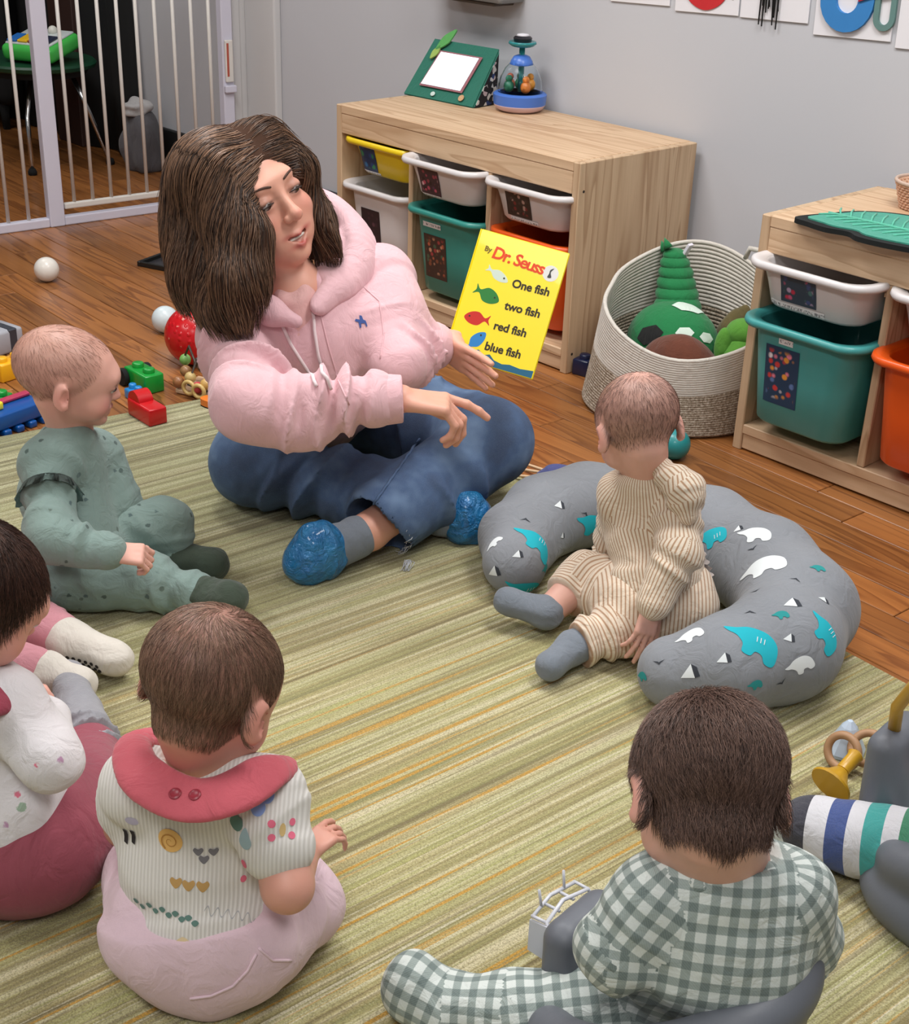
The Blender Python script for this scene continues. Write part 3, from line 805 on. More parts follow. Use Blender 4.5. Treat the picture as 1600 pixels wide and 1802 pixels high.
part('base_disc', MB().lathe([(0, .001), (BR - .006, .001), (BR - .004, .008), (0, .009)], 40).me('base_disc'), M_jute, t)
ra = math.radians(78)
part('handle', MB().tube([bask(ra - .33, .985), bask(ra - .30, 1.06), bask(ra - .15, 1.13), bask(ra + .05, 1.14), bask(ra + .22, 1.08), bask(ra + .26, .985)], .0065, 8).me('handle', True), M_rope, t)

# soft toys in the basket
M_plush = fabric('green_plush', (24, 118, 66), .14, .95, .5, 500)
M_white = fabric('white_plush', (208, 226, 214), .05, .95, .4, 500)
M_brownp = fabric('brown_plush', (96, 50, 32), .25, .95, .6, 300)
def ellip(c, r, M=None, u=24, v=16):
    return MB().ball(c, 1.0, u, v, r, M).me('e', True)
t = thing('plush_dinosaur', 'green plush dinosaur with white patches head down in the basket', 'plush toy', (1.19, .085, .0))
t.location = (1.19, .085, .012)
part('body', ellip((0, 0, .125), (.118, .10, .10)), M_plush, t)
prev = None
mb = MB(); segs = [((-.035, .05, .198), .058), ((-.048, .060, .224), .053), ((-.058, .066, .248), .048), ((-.067, .072, .271), .043), ((-.076, .076, .292), .037), ((-.083, .080, .310), .029)]
nk = part('tail', MB().ball(segs[0][0], segs[0][1], 20, 14, (1, 1, .62)).me('tail', True), M_plush, t)
for c, r in segs[1:]: part('tail_roll', MB().ball(c, r, 20, 14, (1, 1, .55)).me('tail_roll', True), M_plush, nk)
for dx, dy, dz in ((-.105, .070, .316), (-.090, .062, .328), (-.11, .085, .298)):
    part('spike', MB().lathe([(.012, 0), (.007, .014), (0, .028)], 10, Matrix.Translation((dx, dy, dz)) @ Matrix.Rotation(-.6, 4, 'Y')).me('spike', True), M_plush, nk)
part('fabric_tag', MB().box((-.004, -.008, 0), (.004, .008, .035), .001, 1, Matrix.Translation((-.062, .090, .312)) @ Matrix.Rotation(.5, 4, 'Y')).me('fabric_tag'), plain('tag_white', (226, 222, 232), .7), nk)
bv = bvh_of(part('belly', ellip((0, 0, .125), (.1182, .1002, .1002)), M_plush, t).data)
for o in list(t.children):
    if o.name.startswith('belly'): bpy.data.objects.remove(o)
for p, s, m in (((.03, .01, .225), .040, M_white), ((.075, -.055, .185), .022, M_white), ((.105, -.01, .170), .020, M_white), ((.0, -.09, .165), .036, fabric('black_patch', (12, 14, 14)))):
    part('patch', decal_me('patch', bv, [(p, SR, [circ(s, 6, 0, 0, .66)])], off=.002), m, t)
lone('plush_bear', crumple('plush_bear', (1.305, -.030, .045), .105, .075, .098, 21, .05), M_brownp, 'dark brown plush lying at the front of the rope basket', 'plush toy')
t = thing('plush_frog', 'bright green plush squeezed at the right side of the basket', 'plush toy', (1.365, .125, .012))
M_lime = fabric('lime_plush', (88, 150, 52), .15, .95, .5, 500)
part('body', ellip((0, 0, .10), (.050, .06, .085)), M_lime, t)
part('head', ellip((-.012, .01, .185), (.042, .040, .034)), M_lime, t)
part('arm', ellip((-.035, -.03, .15), (.022, .02, .05)), M_lime, t)
lone('plush_lion', crumple('plush_lion', (1.305, .195, .06), .050, .05, .10, 33, .2), fabric('olive_plush', (96, 84, 48), .25), 'olive brown plush poking up behind the bright green plush', 'plush toy')

# ================================================================== TOYS ON THE FLOOR
def ball(name, p, r, m, label, seg=32): return lone(name, MB().ball(p, r, seg, seg // 2).me(name, True), m, label, 'ball')
M_wball = plain('pearly_white', (226, 222, 214), .28, .02, 6, 0, 10, 0)
p = atz(82, 474, .036); ball('play_ball', (p.x, p.y, .036), .036, M_wball, 'white plastic ball alone on the wood floor near the gate')
p = atz(291, 562, .036); ball('play_ball', (p.x, p.y, .036), .036, plain('cool_white', (206, 218, 222), .3, .02, 6), 'white plastic ball partly behind the red ball')
nt = NT('red_dotted_rubber'); vo = nt.n('ShaderNodeTexVoronoi', {'Vector': nt.coord(), 'Scale': 62.0, 'Randomness': .35})
dm = nt.ramp(vo.outputs['Distance'], [(.16, (1, 1, 1)), (.22, (0, 0, 0))])
pk = nt.ramp(nt.n('ShaderNodeSeparateColor', {0: vo.outputs['Color']}).outputs[1], [(.6, (0, 0, 0)), (.62, (1, 1, 1))])
nt.bump(nt.ramp(vo.outputs['Distance'], [(.1, (1, 1, 1)), (.4, (0, 0, 0))]), .5, .003)
M_redball = nt.done(nt.mix(nt.math('MULTIPLY', dm, pk), lin((196, 22, 30)), lin((236, 150, 130))), .25)
p = atz(342, 590, .074); ball('red_ball', (p.x, p.y, .074), .074, M_redball, 'red ball with small pale dots behind the woman', 40)
p = atz(1188, 783, .032); ball('play_ball', (p.x, p.y, .034), .034, plastic('teal_ball', (40, 138, 140)), 'teal ball on the floor beside the striped baby\'s ear')

M_bl = {k: plastic('block_' + k, c, .3) for k, c in dict(red=(196, 22, 28), green=(14, 146, 52), blue=(10, 78, 152), yellow=(240, 176, 24), lemon=(236, 222, 60), sky=(30, 130, 200), navy=(16, 26, 60), orange=(228, 120, 30)).items()}
def brick(col, p, w, d, h, rz, label, nx=2, ny=1, stud=.014, tilt=(0, 0)):
    t = thing('building_block', label, 'toy block', (p[0], p[1], p[2]), rz); t.rotation_euler = (tilt[0], tilt[1], rz)
    part('brick_body', MB().box((-w / 2, -d / 2, 0), (w / 2, d / 2, h), .004, 2).me('brick_body', angle=.8), M_bl[col], t)
    sm = MB().lathe([(stud, 0), (stud, .009), (stud - .002, .011), (0, .011)], 18).me('stud', angle=.8)
    for i in range(nx):
        for j in range(ny):
            s = part('stud', sm, M_bl[col], t); s.location = ((i - (nx - 1) / 2) * w / nx, (j - (ny - 1) / 2) * d / ny, h)
    return t
ang = math.radians(-5)
p = atz(260, 735, .011)
t = brick('red', (p.x, p.y, RZ), .098, .046, .040, math.radians(0), 'red building block with an arched lump on the rug corner', 0, 0)
t.rotation_euler.z = math.atan2(*(lambda d: (d.y, d.x))(atz(272, 742) - atz(222, 712)))
part('arch', MB().lathe([(.0, -.018), (.026, -.018), (.026, .018), (0, .018)], 24, Matrix.Translation((-.026, 0, .036)) @ Matrix.Rotation(math.pi / 2, 4, 'X')).me('arch', angle=.8), M_bl['red'], t)
p = atz(250, 672, .02)
t = brick('green', (p.x - .01, p.y + .012, .0), .098, .052, .046, 0, 'green car shaped block on the floor behind the red block', 2, 1)
t.rotation_euler.z = math.atan2(*(lambda d: (d.y, d.x))(atz(285, 672) - atz(225, 640)))
for s in (-1, 1):
    part('wheel', MB().lathe([(0, -.006), (.021, -.006), (.022, 0), (.021, .006), (0, .006)], 20, Matrix.Translation((-.042, s * .033, .022)) @ Matrix.Rotation(math.pi / 2, 4, 'X')).me('wheel', angle=.8), M_black, t)
p = atz(252, 684, .01)
brick('sky', (p.x + .024, p.y - .034, 0), .05, .035, .024, t.rotation_euler.z, 'small blue block between the green and the red block', 2, 1, .009)
# left edge pile
ld = atz(75, 735) - atz(0, 762); lrz = math.atan2(ld.y, ld.x)
p = atz(20, 752, 0)
t = thing('toy_train_base', 'long blue block base with cog teeth at the left edge', 'toy block', (p.x, p.y, .0), lrz)
mb = MB(); mb.box((-.13, -.035, .016), (.075, .035, .052), .005, 2)
part('chassis', mb.me('chassis', angle=.8), M_bl['blue'], t)
for k in range(6):
    x = -.115 + k * .034
    part('tooth', MB().box((x, -.041, 0), (x + .02, .041, .0158), .004, 2).me('tooth', angle=.8), M_bl['blue'], t)
part('side_strip', MB().box((-.12, .012, .0525), (.07, .030, .062), .003).me('side_strip'), plastic('magenta_strip', (176, 50, 84)), t)
p2 = t.location + Vector((-math.cos(lrz) * .045, -math.sin(lrz) * .045, .0525))
brick('lemon', p2, .05, .022, .018, lrz, 'lemon yellow block on top of the blue cog base', 0, 0)
p = atz(-2, 722, .0); brick('green', (p.x, p.y, 0), .05, .05, .04, .4, 'green block at the left edge behind the blue cog base')
p = atz(2, 664, 0); brick('yellow', (p.x + .01, p.y + .02, 0), .085, .05, .045, lrz, 'amber yellow block at the left edge behind the green baby', 2, 1)
p = atz(6, 618, 0)
t = thing('toy_box', 'grey toy box with a dark stripe at the left edge', 'box', (p.x, p.y, 0), lrz)
part('box_body', MB().box((-.10, -.03, 0), (.045, .06, .062), .008, 2).me('box_body', angle=.8), plastic('pale_grey', (166, 168, 176)), t)
part('dark_band', MB().box((.0005, -.031, .001), (.026, .061, .063), .003).me('dark_band'), plastic('charcoal', (56, 60, 70)), t)
# bead toy half hidden by the sleeve
p = atz(372, 690, 0)
t = thing('bead_toy', 'wooden bead toy with rings half hidden behind the pink sleeve', 'toy', (p.x, p.y, 0), .4)
part('base', MB().box((-.07, -.05, 0), (.07, .05, .014), .004).me('base'), M_pine[0], t)
for k, (x, y, z, c) in enumerate([(-.07, .0, .07, (120, 170, 90)), (-.056, -.02, .05, (150, 110, 70)), (-.045, .02, .06, (60, 44, 36)), (-.03, -.04, .045, (196, 170, 110)), (-.06, -.046, .03, (150, 100, 60)), (.0, -.055, .03, (190, 60, 70)), (.02, -.05, .04, (200, 160, 90)), (-.02, .0, .06, (90, 70, 50))]):
    part('bead', MB().ball((x, y, z), .014, 14, 8).me('bead', True), plastic('bead', c), t)
for (x, y, z) in ((-.02, -.062, .028), (.01, -.066, .026)):
    part('ring', MB().tube([(x + .015 * math.cos(a), y, z + .015 * math.sin(a)) for a in [2 * math.pi * i / 24 for i in range(24)]], .005, 8, True).me('ring', True), plastic('wooden_ring', (206, 176, 110)), t)
part('wire', MB().tube([(-.06, 0, .012), (-.075, 0, .07), (-.05, -.01, .11), (-.02, -.03, .08), (-.03, -.05, .03), (.02, -.052, .02), (.05, -.03, .06), (.05, 0, .012)], .003, 8).me('wire', True), plastic('wire_paint', (60, 50, 40)), t)
p = atz(380, 716, RZ)
t = thing('toy_duck', 'flat orange toy piece on the rug beside the pink sleeve', 'toy', (p.x, p.y, RZ), .3)
part('body', MB().prism(smooth_poly([(-.03, -.016), (.02, -.02), (.035, 0), (.02, .018), (-.02, .02), (-.038, .004)]), .003, .018).me('body'), M_bl['orange'], t)
part('sole', MB().prism(smooth_poly([(-.03, -.016), (.02, -.02), (.035, 0), (.02, .018), (-.02, .02), (-.038, .004)]), 0, .0029).me('sole'), M_black, t)
# black tray corner on the floor behind the hair
p = atz(276, 462, 0)
t = thing('floor_tray', 'black rimmed tray corner on the floor behind the woman\'s hair', 'tray', (p.x + .09, p.y + .06, 0), .35)
part('tray_base', MB().box((-.12, -.08, 0), (.12, .08, .004)).me('tray_base'), plastic('dark_tray', (40, 40, 44)), t)
for lo, hi in (((-.13, -.09, 0), (-.12, .09, .016)), ((.12, -.09, 0), (.13, .09, .016)), ((-.1199, -.09, 0), (.1199, -.08, .016)), ((-.1199, .08, 0), (.1199, .09, .016))):
    part('rim_bar', MB().box(lo, hi, .002).me('rim_bar'), plastic('tray_rim', (14, 18, 18)), t)
# dark blue block beside shelf and basket
p = atz(1020, 660, 0)
brick('navy', (p.x, p.y + .016, 0), .046, .046, .042, .2, 'navy blue block between the long shelf and the basket', 1, 1, .014)
# doll with wooden sticks
p = atz(985, 858, .0)
dd = atz(1035, 858) - atz(945, 845); drz = math.atan2(dd.y, dd.x)
t = thing('rattle_toy', 'blue and red cloth toy with wooden sticks by the grey pillow', 'toy', (p.x, p.y, RZ), drz)
M_nb = fabric('blue_cloth', (70, 76, 130), .2, cscale=90)
part('body', crumple('body', (0, 0, 0.001), .048, .032, .022, 5, .12), M_nb, t)
part('head', MB().prism(smooth_poly([(.035, -.022), (.085, -.006), (.088, .02), (.04, .022)]), .004, .026).me('head'), fabric('coral_cloth', (214, 66, 74), .12), t)
part('white_patch', MB().box((-.004, -.034, .012), (.02, -.022, .030), .003).me('white_patch'), M_white, t)
part('red_flap', MB().box((-.05, -.05, .001), (-.008, -.028, .008), .003).me('red_flap'), fabric('rust_cloth', (170, 66, 40)), t)
for y, dy, L in ((.012, .02, .095), (.024, .045, .075), (-.016, .01, .088)):
    part('stick', MB().tube([(-.036, y, .014), (-.036 - L, y + dy, .006)], .0034, 8).me('stick', True), plain('pale_wood', (222, 188, 150), .6), t)
# ================================================================== SMOOTH SOLIDS (bodies, clothes, hair volumes)
def A3(v): return np.array((v[0], v[1], v[2]), np.float32)
def unit(v):
    v = np.asarray(v, np.float64); return v / max(1e-9, np.linalg.norm(v))
class Sdf:
    def __init__(s, vox=.004): s.vox = vox; s.p = []
    def cap(s, a, b, ra, rb=None, k=.015, flat=None, fs=1.0, fold=None, op='add', up=None):
        """tapered limb from a to b; flat: direction squashed by fs"""
        rb = ra if rb is None else rb
        a, b = A3(a), A3(b); r = max(ra, rb)
        e = r * max(1.0, 1.0) + .012
        s.p.append(dict(t='cap', a=a, b=b, ra=ra, rb=rb, k=k, flat=None if flat is None else unit(flat).astype(np.float32), fs=fs, fold=fold, op=op,
                        lo=np.minimum(a, b) - e, hi=np.maximum(a, b) + e, up=up)); return s
    def chain(s, pts, rads, k=.012, **kw):
        for i in range(len(pts) - 1): s.cap(pts[i], pts[i + 1], rads[i], rads[i + 1], k, **kw)
        return s
    def ell(s, c, r, ax=None, k=.015, op='add', cut=None, fold=None):
        c = A3(c); M = np.eye(3, dtype=np.float32) if ax is None else np.array([unit(v) for v in ax], np.float32)
        r = np.array(r, np.float32) if np.ndim(r) else np.array([r, r, r], np.float32)
        e = (np.abs(M.T) * r).sum(1) + .008
        s.p.append(dict(t='ell', c=c, r=r, M=M, k=k, op=op, cut=cut, lo=c - e, hi=c + e, fold=fold)); return s
    def tor(s, c, n, R, r, k=.008, ax=None, op='add', fx=1.0, xdir=None):
        c = A3(c); n = unit(n).astype(np.float32); e = R * max(1, fx) + r + .006
        s.p.append(dict(t='tor', c=c, n=n, R=R, r=r, k=k, op=op, lo=c - e, hi=c + e, fx=fx, xdir=None if xdir is None else unit(xdir).astype(np.float32), fold=None)); return s
    def hem(s, a, b, r, L=.08):
        """cut a limb off square at b (seen from a) with a flat-ended plug"""
        a, b = Vector(a), Vector(b); d = (b - a).normalized(); c = A3(b + d * L / 2)
        e = r + L
        s.p.append(dict(t='cyl', c=c, n=A3(d), R=r, h=L / 2, k=.004, op='sub', lo=c - e, hi=c + e, fold=None)); return s
    def halfspace(s, c, n):
        """cut away everything on the n side of c"""
        s.p.append(dict(t='half', c=A3(c), n=unit(n).astype(np.float32), op='cut')); return s
    @staticmethod
    def ev(q, X, Y, Z):
        if q['t'] == 'cap':
            a, ab = q['a'], q['b'] - q['a']; L2 = float(ab @ ab) + 1e-12
            px, py, pz = X - a[0], Y - a[1], Z - a[2]
            t = np.clip((px * ab[0] + py * ab[1] + pz * ab[2]) / L2, 0, 1)
            dx, dy, dz = px - t * ab[0], py - t * ab[1], pz - t * ab[2]
            d2 = dx * dx + dy * dy + dz * dz
            if q['flat'] is not None:
                f = q['flat']; w = dx * f[0] + dy * f[1] + dz * f[2]
                d2 = d2 + w * w * (1 / q['fs'] ** 2 - 1)
            d = np.sqrt(d2) - (q['ra'] + (q['rb'] - q['ra']) * t)
            if q['fold'] is not None: d = d + q['fold'](t, math.sqrt(L2), X, Y, Z)
            return d
        if q['t'] == 'ell':
            c, M, r = q['c'], q['M'], q['r']
            px, py, pz = X - c[0], Y - c[1], Z - c[2]
            u = [(px * M[i, 0] + py * M[i, 1] + pz * M[i, 2]) for i in range(3)]
            k0 = np.sqrt(sum((u[i] / r[i]) ** 2 for i in range(3)))
            k1 = np.sqrt(sum((u[i] / r[i] ** 2) ** 2 for i in range(3))) + 1e-9
            d = k0 * (k0 - 1) / k1
            d = np.where(k0 < 1e-4, -r.min(), d)
            if q['cut'] is not None:
                cp, cn = q['cut']; cn = unit(cn)
                d = np.maximum(d, (X - cp[0]) * cn[0] + (Y - cp[1]) * cn[1] + (Z - cp[2]) * cn[2])
            if q['fold'] is not None: d = d + q['fold'](0, 1, X, Y, Z)
            return d
        if q['t'] == 'tor':
            c, n = q['c'], q['n']
            px, py, pz = X - c[0], Y - c[1], Z - c[2]
            h = px * n[0] + py * n[1] + pz * n[2]
            qx, qy, qz = px - h * n[0], py - h * n[1], pz - h * n[2]
            rho2 = qx * qx + qy * qy + qz * qz
            if q['xdir'] is not None:
                f = q['xdir']; w = qx * f[0] + qy * f[1] + qz * f[2]
                rho2 = rho2 + w * w * (1 / q['fx'] ** 2 - 1)
            return np.sqrt((np.sqrt(rho2) - q['R']) ** 2 + h * h) - q['r']
        if q['t'] == 'cyl':
            c, n = q['c'], q['n']; px, py, pz = X - c[0], Y - c[1], Z - c[2]
            hh = px * n[0] + py * n[1] + pz * n[2]
            rr = np.sqrt(np.maximum(0, px * px + py * py + pz * pz - hh * hh))
            return np.maximum(rr - q['R'], np.abs(hh) - q['h'])
        c, n = q['c'], q['n']
        return (X - c[0]) * n[0] + (Y - c[1]) * n[1] + (Z - c[2]) * n[2]
    def solve(s, noise=None):
        vx = s.vox
        adds = [q for q in s.p if q['op'] == 'add']
        lo = np.min([q['lo'] for q in adds], 0) - 3 * vx; hi = np.max([q['hi'] for q in adds], 0) + 3 * vx
        n = np.ceil((hi - lo) / vx).astype(int) + 1
        ax = [lo[i] + vx * np.arange(n[i], dtype=np.float32) for i in range(3)]
        D = np.full(tuple(n), .5, np.float32)
        for q in s.p:
            if q['op'] == 'cut':
                X, Y, Z = ax[0][:, None, None], ax[1][None, :, None], ax[2][None, None, :]
                np.maximum(D, s.ev(q, X, Y, Z).astype(np.float32), out=D); continue
            m = q['k'] + 2 * vx
            i0 = np.maximum(0, np.floor((q['lo'] - m - lo) / vx).astype(int)); i1 = np.minimum(n, np.ceil((q['hi'] + m - lo) / vx).astype(int) + 1)
            if (i1 <= i0).any(): continue
            sl = tuple(slice(i0[i], i1[i]) for i in range(3))
            X, Y, Z = ax[0][sl[0]][:, None, None], ax[1][sl[1]][None, :, None], ax[2][sl[2]][None, None, :]
            d = s.ev(q, X, Y, Z).astype(np.float32); a = D[sl]; k = q['k']
            if q['op'] == 'add':
                h = np.clip(.5 + .5 * (a - d) / k, 0, 1)
                D[sl] = d * h + a * (1 - h) - k * h * (1 - h)
            elif q['op'] == 'sub':
                h = np.clip(.5 - .5 * (a + d) / k, 0, 1)
                D[sl] = a * (1 - h) - d * h + k * h * (1 - h)
        if noise is not None:
            D += noise(ax[0][:, None, None], ax[1][None, :, None], ax[2][None, None, :]).astype(np.float32)
        return nets(D, lo, vx)
def nets(D, lo, vx):
    S = D < 0
    c = np.zeros(tuple(np.array(D.shape) - 1), np.int8)
    cs = [(i, j, k) for i in (0, 1) for j in (0, 1) for k in (0, 1)]
    sh = np.array(D.shape) - 1
    def sub(A, o): return A[o[0]:o[0] + sh[0], o[1]:o[1] + sh[1], o[2]:o[2] + sh[2]]
    for o in cs: c += sub(S, o)
    idx = np.argwhere((c > 0) & (c < 8))
    if len(idx) == 0: raise RuntimeError('empty solid')
    ids = np.full(c.shape, -1, np.int32); ids[tuple(idx.T)] = np.arange(len(idx))
    acc = np.zeros((len(idx), 3)); cnt = np.zeros(len(idx))
    val = {o: D[tuple((idx + np.array(o)).T)].astype(np.float64) for o in cs}
    for a in cs:
        for b in cs:
            df = np.array(b) - np.array(a)
            if df.sum() == 1 and (df >= 0).all():
                va, vb = val[a], val[b]; m = (va < 0) != (vb < 0)
                t = va[m] / (va[m] - vb[m])
                acc[m] += np.array(a) + t[:, None] * df; cnt[m] += 1
    V = (idx + acc / cnt[:, None]) * vx + lo
    F = []
    for ax_ in range(3):
        sl0 = [slice(None)] * 3; sl1 = [slice(None)] * 3
        sl0[ax_] = slice(0, -1); sl1[ax_] = slice(1, None)
        A, B = S[tuple(sl0)], S[tuple(sl1)]
        u, w = [(1, 2), (2, 0), (0, 1)][ax_]
        e = np.argwhere(A != B)
        e = e[(e[:, u] > 0) & (e[:, w] > 0) & (e[:, u] < sh[u]) & (e[:, w] < sh[w])]
        if len(e) == 0: continue
        flip = A[tuple(e.T)]
        def cid(du, dw):
            q = e.copy(); q[:, u] += du; q[:, w] += dw; return ids[tuple(q.T)]
        qd = np.stack([cid(-1, -1), cid(0, -1), cid(0, 0), cid(-1, 0)], 1)
        qd[~flip] = qd[~flip][:, ::-1]
        F.append(qd)
    F = np.vstack(F); F = F[(F >= 0).all(1)]
    return V, F
def relax(V, F, it=2, lam=.5):
    E = np.vstack([F[:, [i, (i + 1) % 4]] for i in range(4)])
    n = len(V); deg = np.bincount(E[:, 0], minlength=n) + np.bincount(E[:, 1], minlength=n)
    for i in range(it):
        for l in (lam, -lam * 1.03):
            S = np.stack([np.bincount(E[:, 0], V[E[:, 1], k], n) + np.bincount(E[:, 1], V[E[:, 0], k], n) for k in range(3)], 1)
            V = V + l * (S / np.maximum(1, deg)[:, None] - V)
    return V
def wob(seed, amp, f, n=6, aniso=(1, 1, 1)):
    rr = np.random.RandomState(seed); W = rr.randn(n, 3) * f * np.array(aniso); ph = rr.rand(n) * 6.28
    def fn(X, Y, Z):
        o = 0
        for i in range(n): o = o + np.sin(W[i, 0] * X + W[i, 1] * Y + W[i, 2] * Z + ph[i])
        return o * (amp / n ** .5)
    return fn
def folds(amp, freq, seed=0, lo=0.0, hi=1.0, tw=25):
    """cross-wise cloth wrinkles along a limb between t=lo and t=hi"""
    rr = np.random.RandomState(seed); d = rr.randn(3); d /= np.linalg.norm(d); p1, p2 = rr.rand(2) * 6.28
    def fn(t, L, X, Y, Z):
        w = np.clip((t - lo) * 8 + .15, 0, 1) * np.clip((hi - t) * 8 + .15, 0, 1)
        s = tw * (d[0] * X + d[1] * Y + d[2] * Z)
        ph = t * L * freq + 2.3 * np.sin(s + p1) + p2
        v = 1.15 - 2.3 * np.abs(np.sin(.5 * ph)) ** .8 + .4 * np.sin(1.7 * ph + 2.2 * np.sin(s * 1.7 + p2))
        side = .55 + .6 * np.sin(.8 * s + 1.3 * np.sin(.11 * ph + p1))
        return -1.7 * amp * w * v * side
    return fn
def solid(name, S, mat, parent, noise=None, it=2, label=None, col=None, uv=None):
    V, F = S.solve(noise)
    if it: V = relax(V, F, it)
    me = me_np(name, V, F)
    if col is not None: setcol(me, col(V))
    if uv is not None: prim_uv(me, V, F, [q for q in S.p if q['op'] == 'add' and q['t'] == 'cap' and q.get('up') is not None])
    return part(name, me, mat, parent, False, label)
def prim_uv(me, V, F, prims):
    """cloth lies along each limb: u around it, v along it, in metres"""
    C = V[F].mean(1)
    best = np.full(len(F), 9.0); own = np.zeros(len(F), int)
    for i, q in enumerate(prims):
        d = Sdf.ev(q, C[:, 0], C[:, 1], C[:, 2])
        m = d < best; best[m] = d[m]; own[m] = i
    UV = np.zeros((len(F), 4, 2))
    for i, q in enumerate(prims):
        m = own == i
        if not m.any(): continue
        if isinstance(q['up'], tuple):
            ux, uy = [np.array(w) for w in q['up']]
            UV[m, :, 0] = V[F[m]] @ ux; UV[m, :, 1] = V[F[m]] @ uy
            continue
        ax = unit(q['b'] - q['a']); e1 = np.array(q['up'], float); e1 = unit(e1 - ax * (e1 @ ax)); e2 = np.cross(ax, e1)
        r = .5 * (q['ra'] + q['rb'])
        def co(P):
            w = P - q['a']
            return np.arctan2(w @ e2, w @ e1), w @ ax
        ac, vc = co(C[m])
        P = V[F[m]]
        for k in range(4):
            a, v = co(P[:, k])
            a = ac + (a - ac + np.pi) % (2 * np.pi) - np.pi
            UV[m, k, 0] = a * r; UV[m, k, 1] = v
    l = me.uv_layers.new(name='cloth')
    l.data.foreach_set('uv', UV.reshape(-1).astype(np.float32))

# ---------------------------------------------------------------- hair strands grown over a surface
def strands(name, bv, roots, flow, length, mat, parent, steps=8, r=.0006, lift=.002, jit=.25, cols=((.2, .12, .08), (.3, .2, .13)), seed=1, droop=0.0, off=.0006, ends=None, keep=None, fall=None):
    rr = np.random.RandomState(seed)
    V, F, C = [], [], []
    for ri, p in enumerate(roots):
        p = Vector(p); loc, n, _, _ = bv.find_nearest(p); p = loc
        L = length(p, rr) if callable(length) else length * rr.uniform(.6, 1.25)
        st = L / steps; pts = []; d0 = None
        jv = Vector(rr.randn(3)) * jit
        for i in range(steps + 1):
            t = i / steps
            loc, n, _, _ = bv.find_nearest(p)
            lf = off + lift * (t ** 1.5) * rr.uniform(.6, 1.4) if i else -.0005
            if (p - loc).dot(n) < lf: p = loc + n * lf
            if keep is not None and i > 0 and not keep(p): break
            pts.append(p.copy())
            d = flow(loc, n, t) + jv
            dp = 1.0 if (fall is not None and n.z < fall) else droop
            d = d - n * d.dot(n) * (1 - dp)
            if d.length < 1e-6: break
            d.normalize()
            if d0 is not None: d = (d * .6 + d0 * .4).normalized()
            d0 = d
            p = p + d * st
        if len(pts) < 3: continue
        base = len(V); m = len(pts)
        for i, q in enumerate(pts):
            t = (pts[min(i + 1, m - 1)] - pts[max(i - 1, 0)]).normalized()
            loc, n, _, _ = bv.find_nearest(q) if False else (None, None, None, None)
            e1 = t.orthogonal().normalized(); e2 = t.cross(e1)
            w = r * (1.0 if i < m - 1 else .15) * (1 - .55 * (i / (m - 1)) ** 2)
            for k in range(3):
                a = 2.0944 * k; V.append(q + e1 * (math.cos(a) * w) + e2 * (math.sin(a) * w))
        for i in range(m - 1):
            for k in range(3):
                a, b = base + i * 3 + k, base + i * 3 + (k + 1) % 3
                F.append((a, b, b + 3, a + 3))
        f = rr.rand(); f = f * f * (3 - 2 * f)
        c = [cols[0][j] * (1 - f) + cols[1][j] * f for j in range(3)]
        C += [c] * (m * 3)
    V = np.array([tuple(v) for v in V], np.float32); F = np.array(F, np.int32)
    me = me_np(name, V, F); setcol(me, np.array(C))
    o = part(name, me, mat, parent, False)
    return o
def tint_mat(name, rough=.6, sheen=0.0, sss=0.0, bump=0.0, bs=500, noise=.06, coat=0.0, spec=.5, aniso=0.0):
    t = NT(name)
    c = t.n('ShaderNodeAttribute', attribute_name='tint').outputs['Color']
    nz = t.noise(t.coord(), 120, 3)
    c = t.mix(t.math('MULTIPLY', nz, noise * 2), c, t.mix(1.0, c, (.72, .66, .62, 1), 'MULTIPLY'))
    if bump: t.bump(t.noise(t.coord(), bs, 2), bump, .0008)
    kw = {'Sheen Weight': sheen, 'Coat Weight': coat, 'Specular IOR Level': spec}
    if aniso: kw['Anisotropic'] = aniso
    m = t.done(c, rough, **kw)
    if sss:
        t.b.inputs['Subsurface Weight'].default_value = sss
        t.b.inputs['Subsurface Radius'].default_value = (.010, .004, .002)
        t.b.inputs['Subsurface Scale'].default_value = .5
    return m
M_skin = tint_mat('skin', .48, 0, .12, .12, 900, .05)
M_hair = tint_mat('hair', .42, 0, 0, 0, 500, .05, 0, .45)
M_scalp = tint_mat('scalp_fuzz', .7, .2, 0, .2, 700, .12)

# ================================================================== BODIES
UPW = Vector((0, 0, 1))
AH = Vector((_f[0], _f[1], 0)).normalized()          # away from the camera along the floor
RH = Vector((AH.y, -AH.x, 0))                        # to the right along the floor
def frame(F, tiltdeg=0.0, up=(0, 0, 1)):
    F = Vector(F).normalized(); S = F.cross(Vector(up)).normalized(); U = S.cross(F)
    if tiltdeg:
        q = Quaternion(F, math.radians(tiltdeg)); S = q @ S; U = q @ U
    return S, F, U
class HeadF:
    """S: towards the person's own right, F: forward, U: up"""
    def __init__(h, c, F, tilt=0.0, s=1.0, up=(0, 0, 1)): h.c = Vector(c); h.S, h.F, h.U = frame(F, tilt, up); h.s = s
    def at(h, s_, f, u): return h.c + (h.S * s_ + h.F * f + h.U * u) * h.s
    def loc(h, V):
        P = (np.asarray(V) - np.array(h.c)) / h.s
        return P @ np.array(h.S), P @ np.array(h.F), P @ np.array(h.U)
    @property
    def ax(h): return (h.S, h.F, h.U)
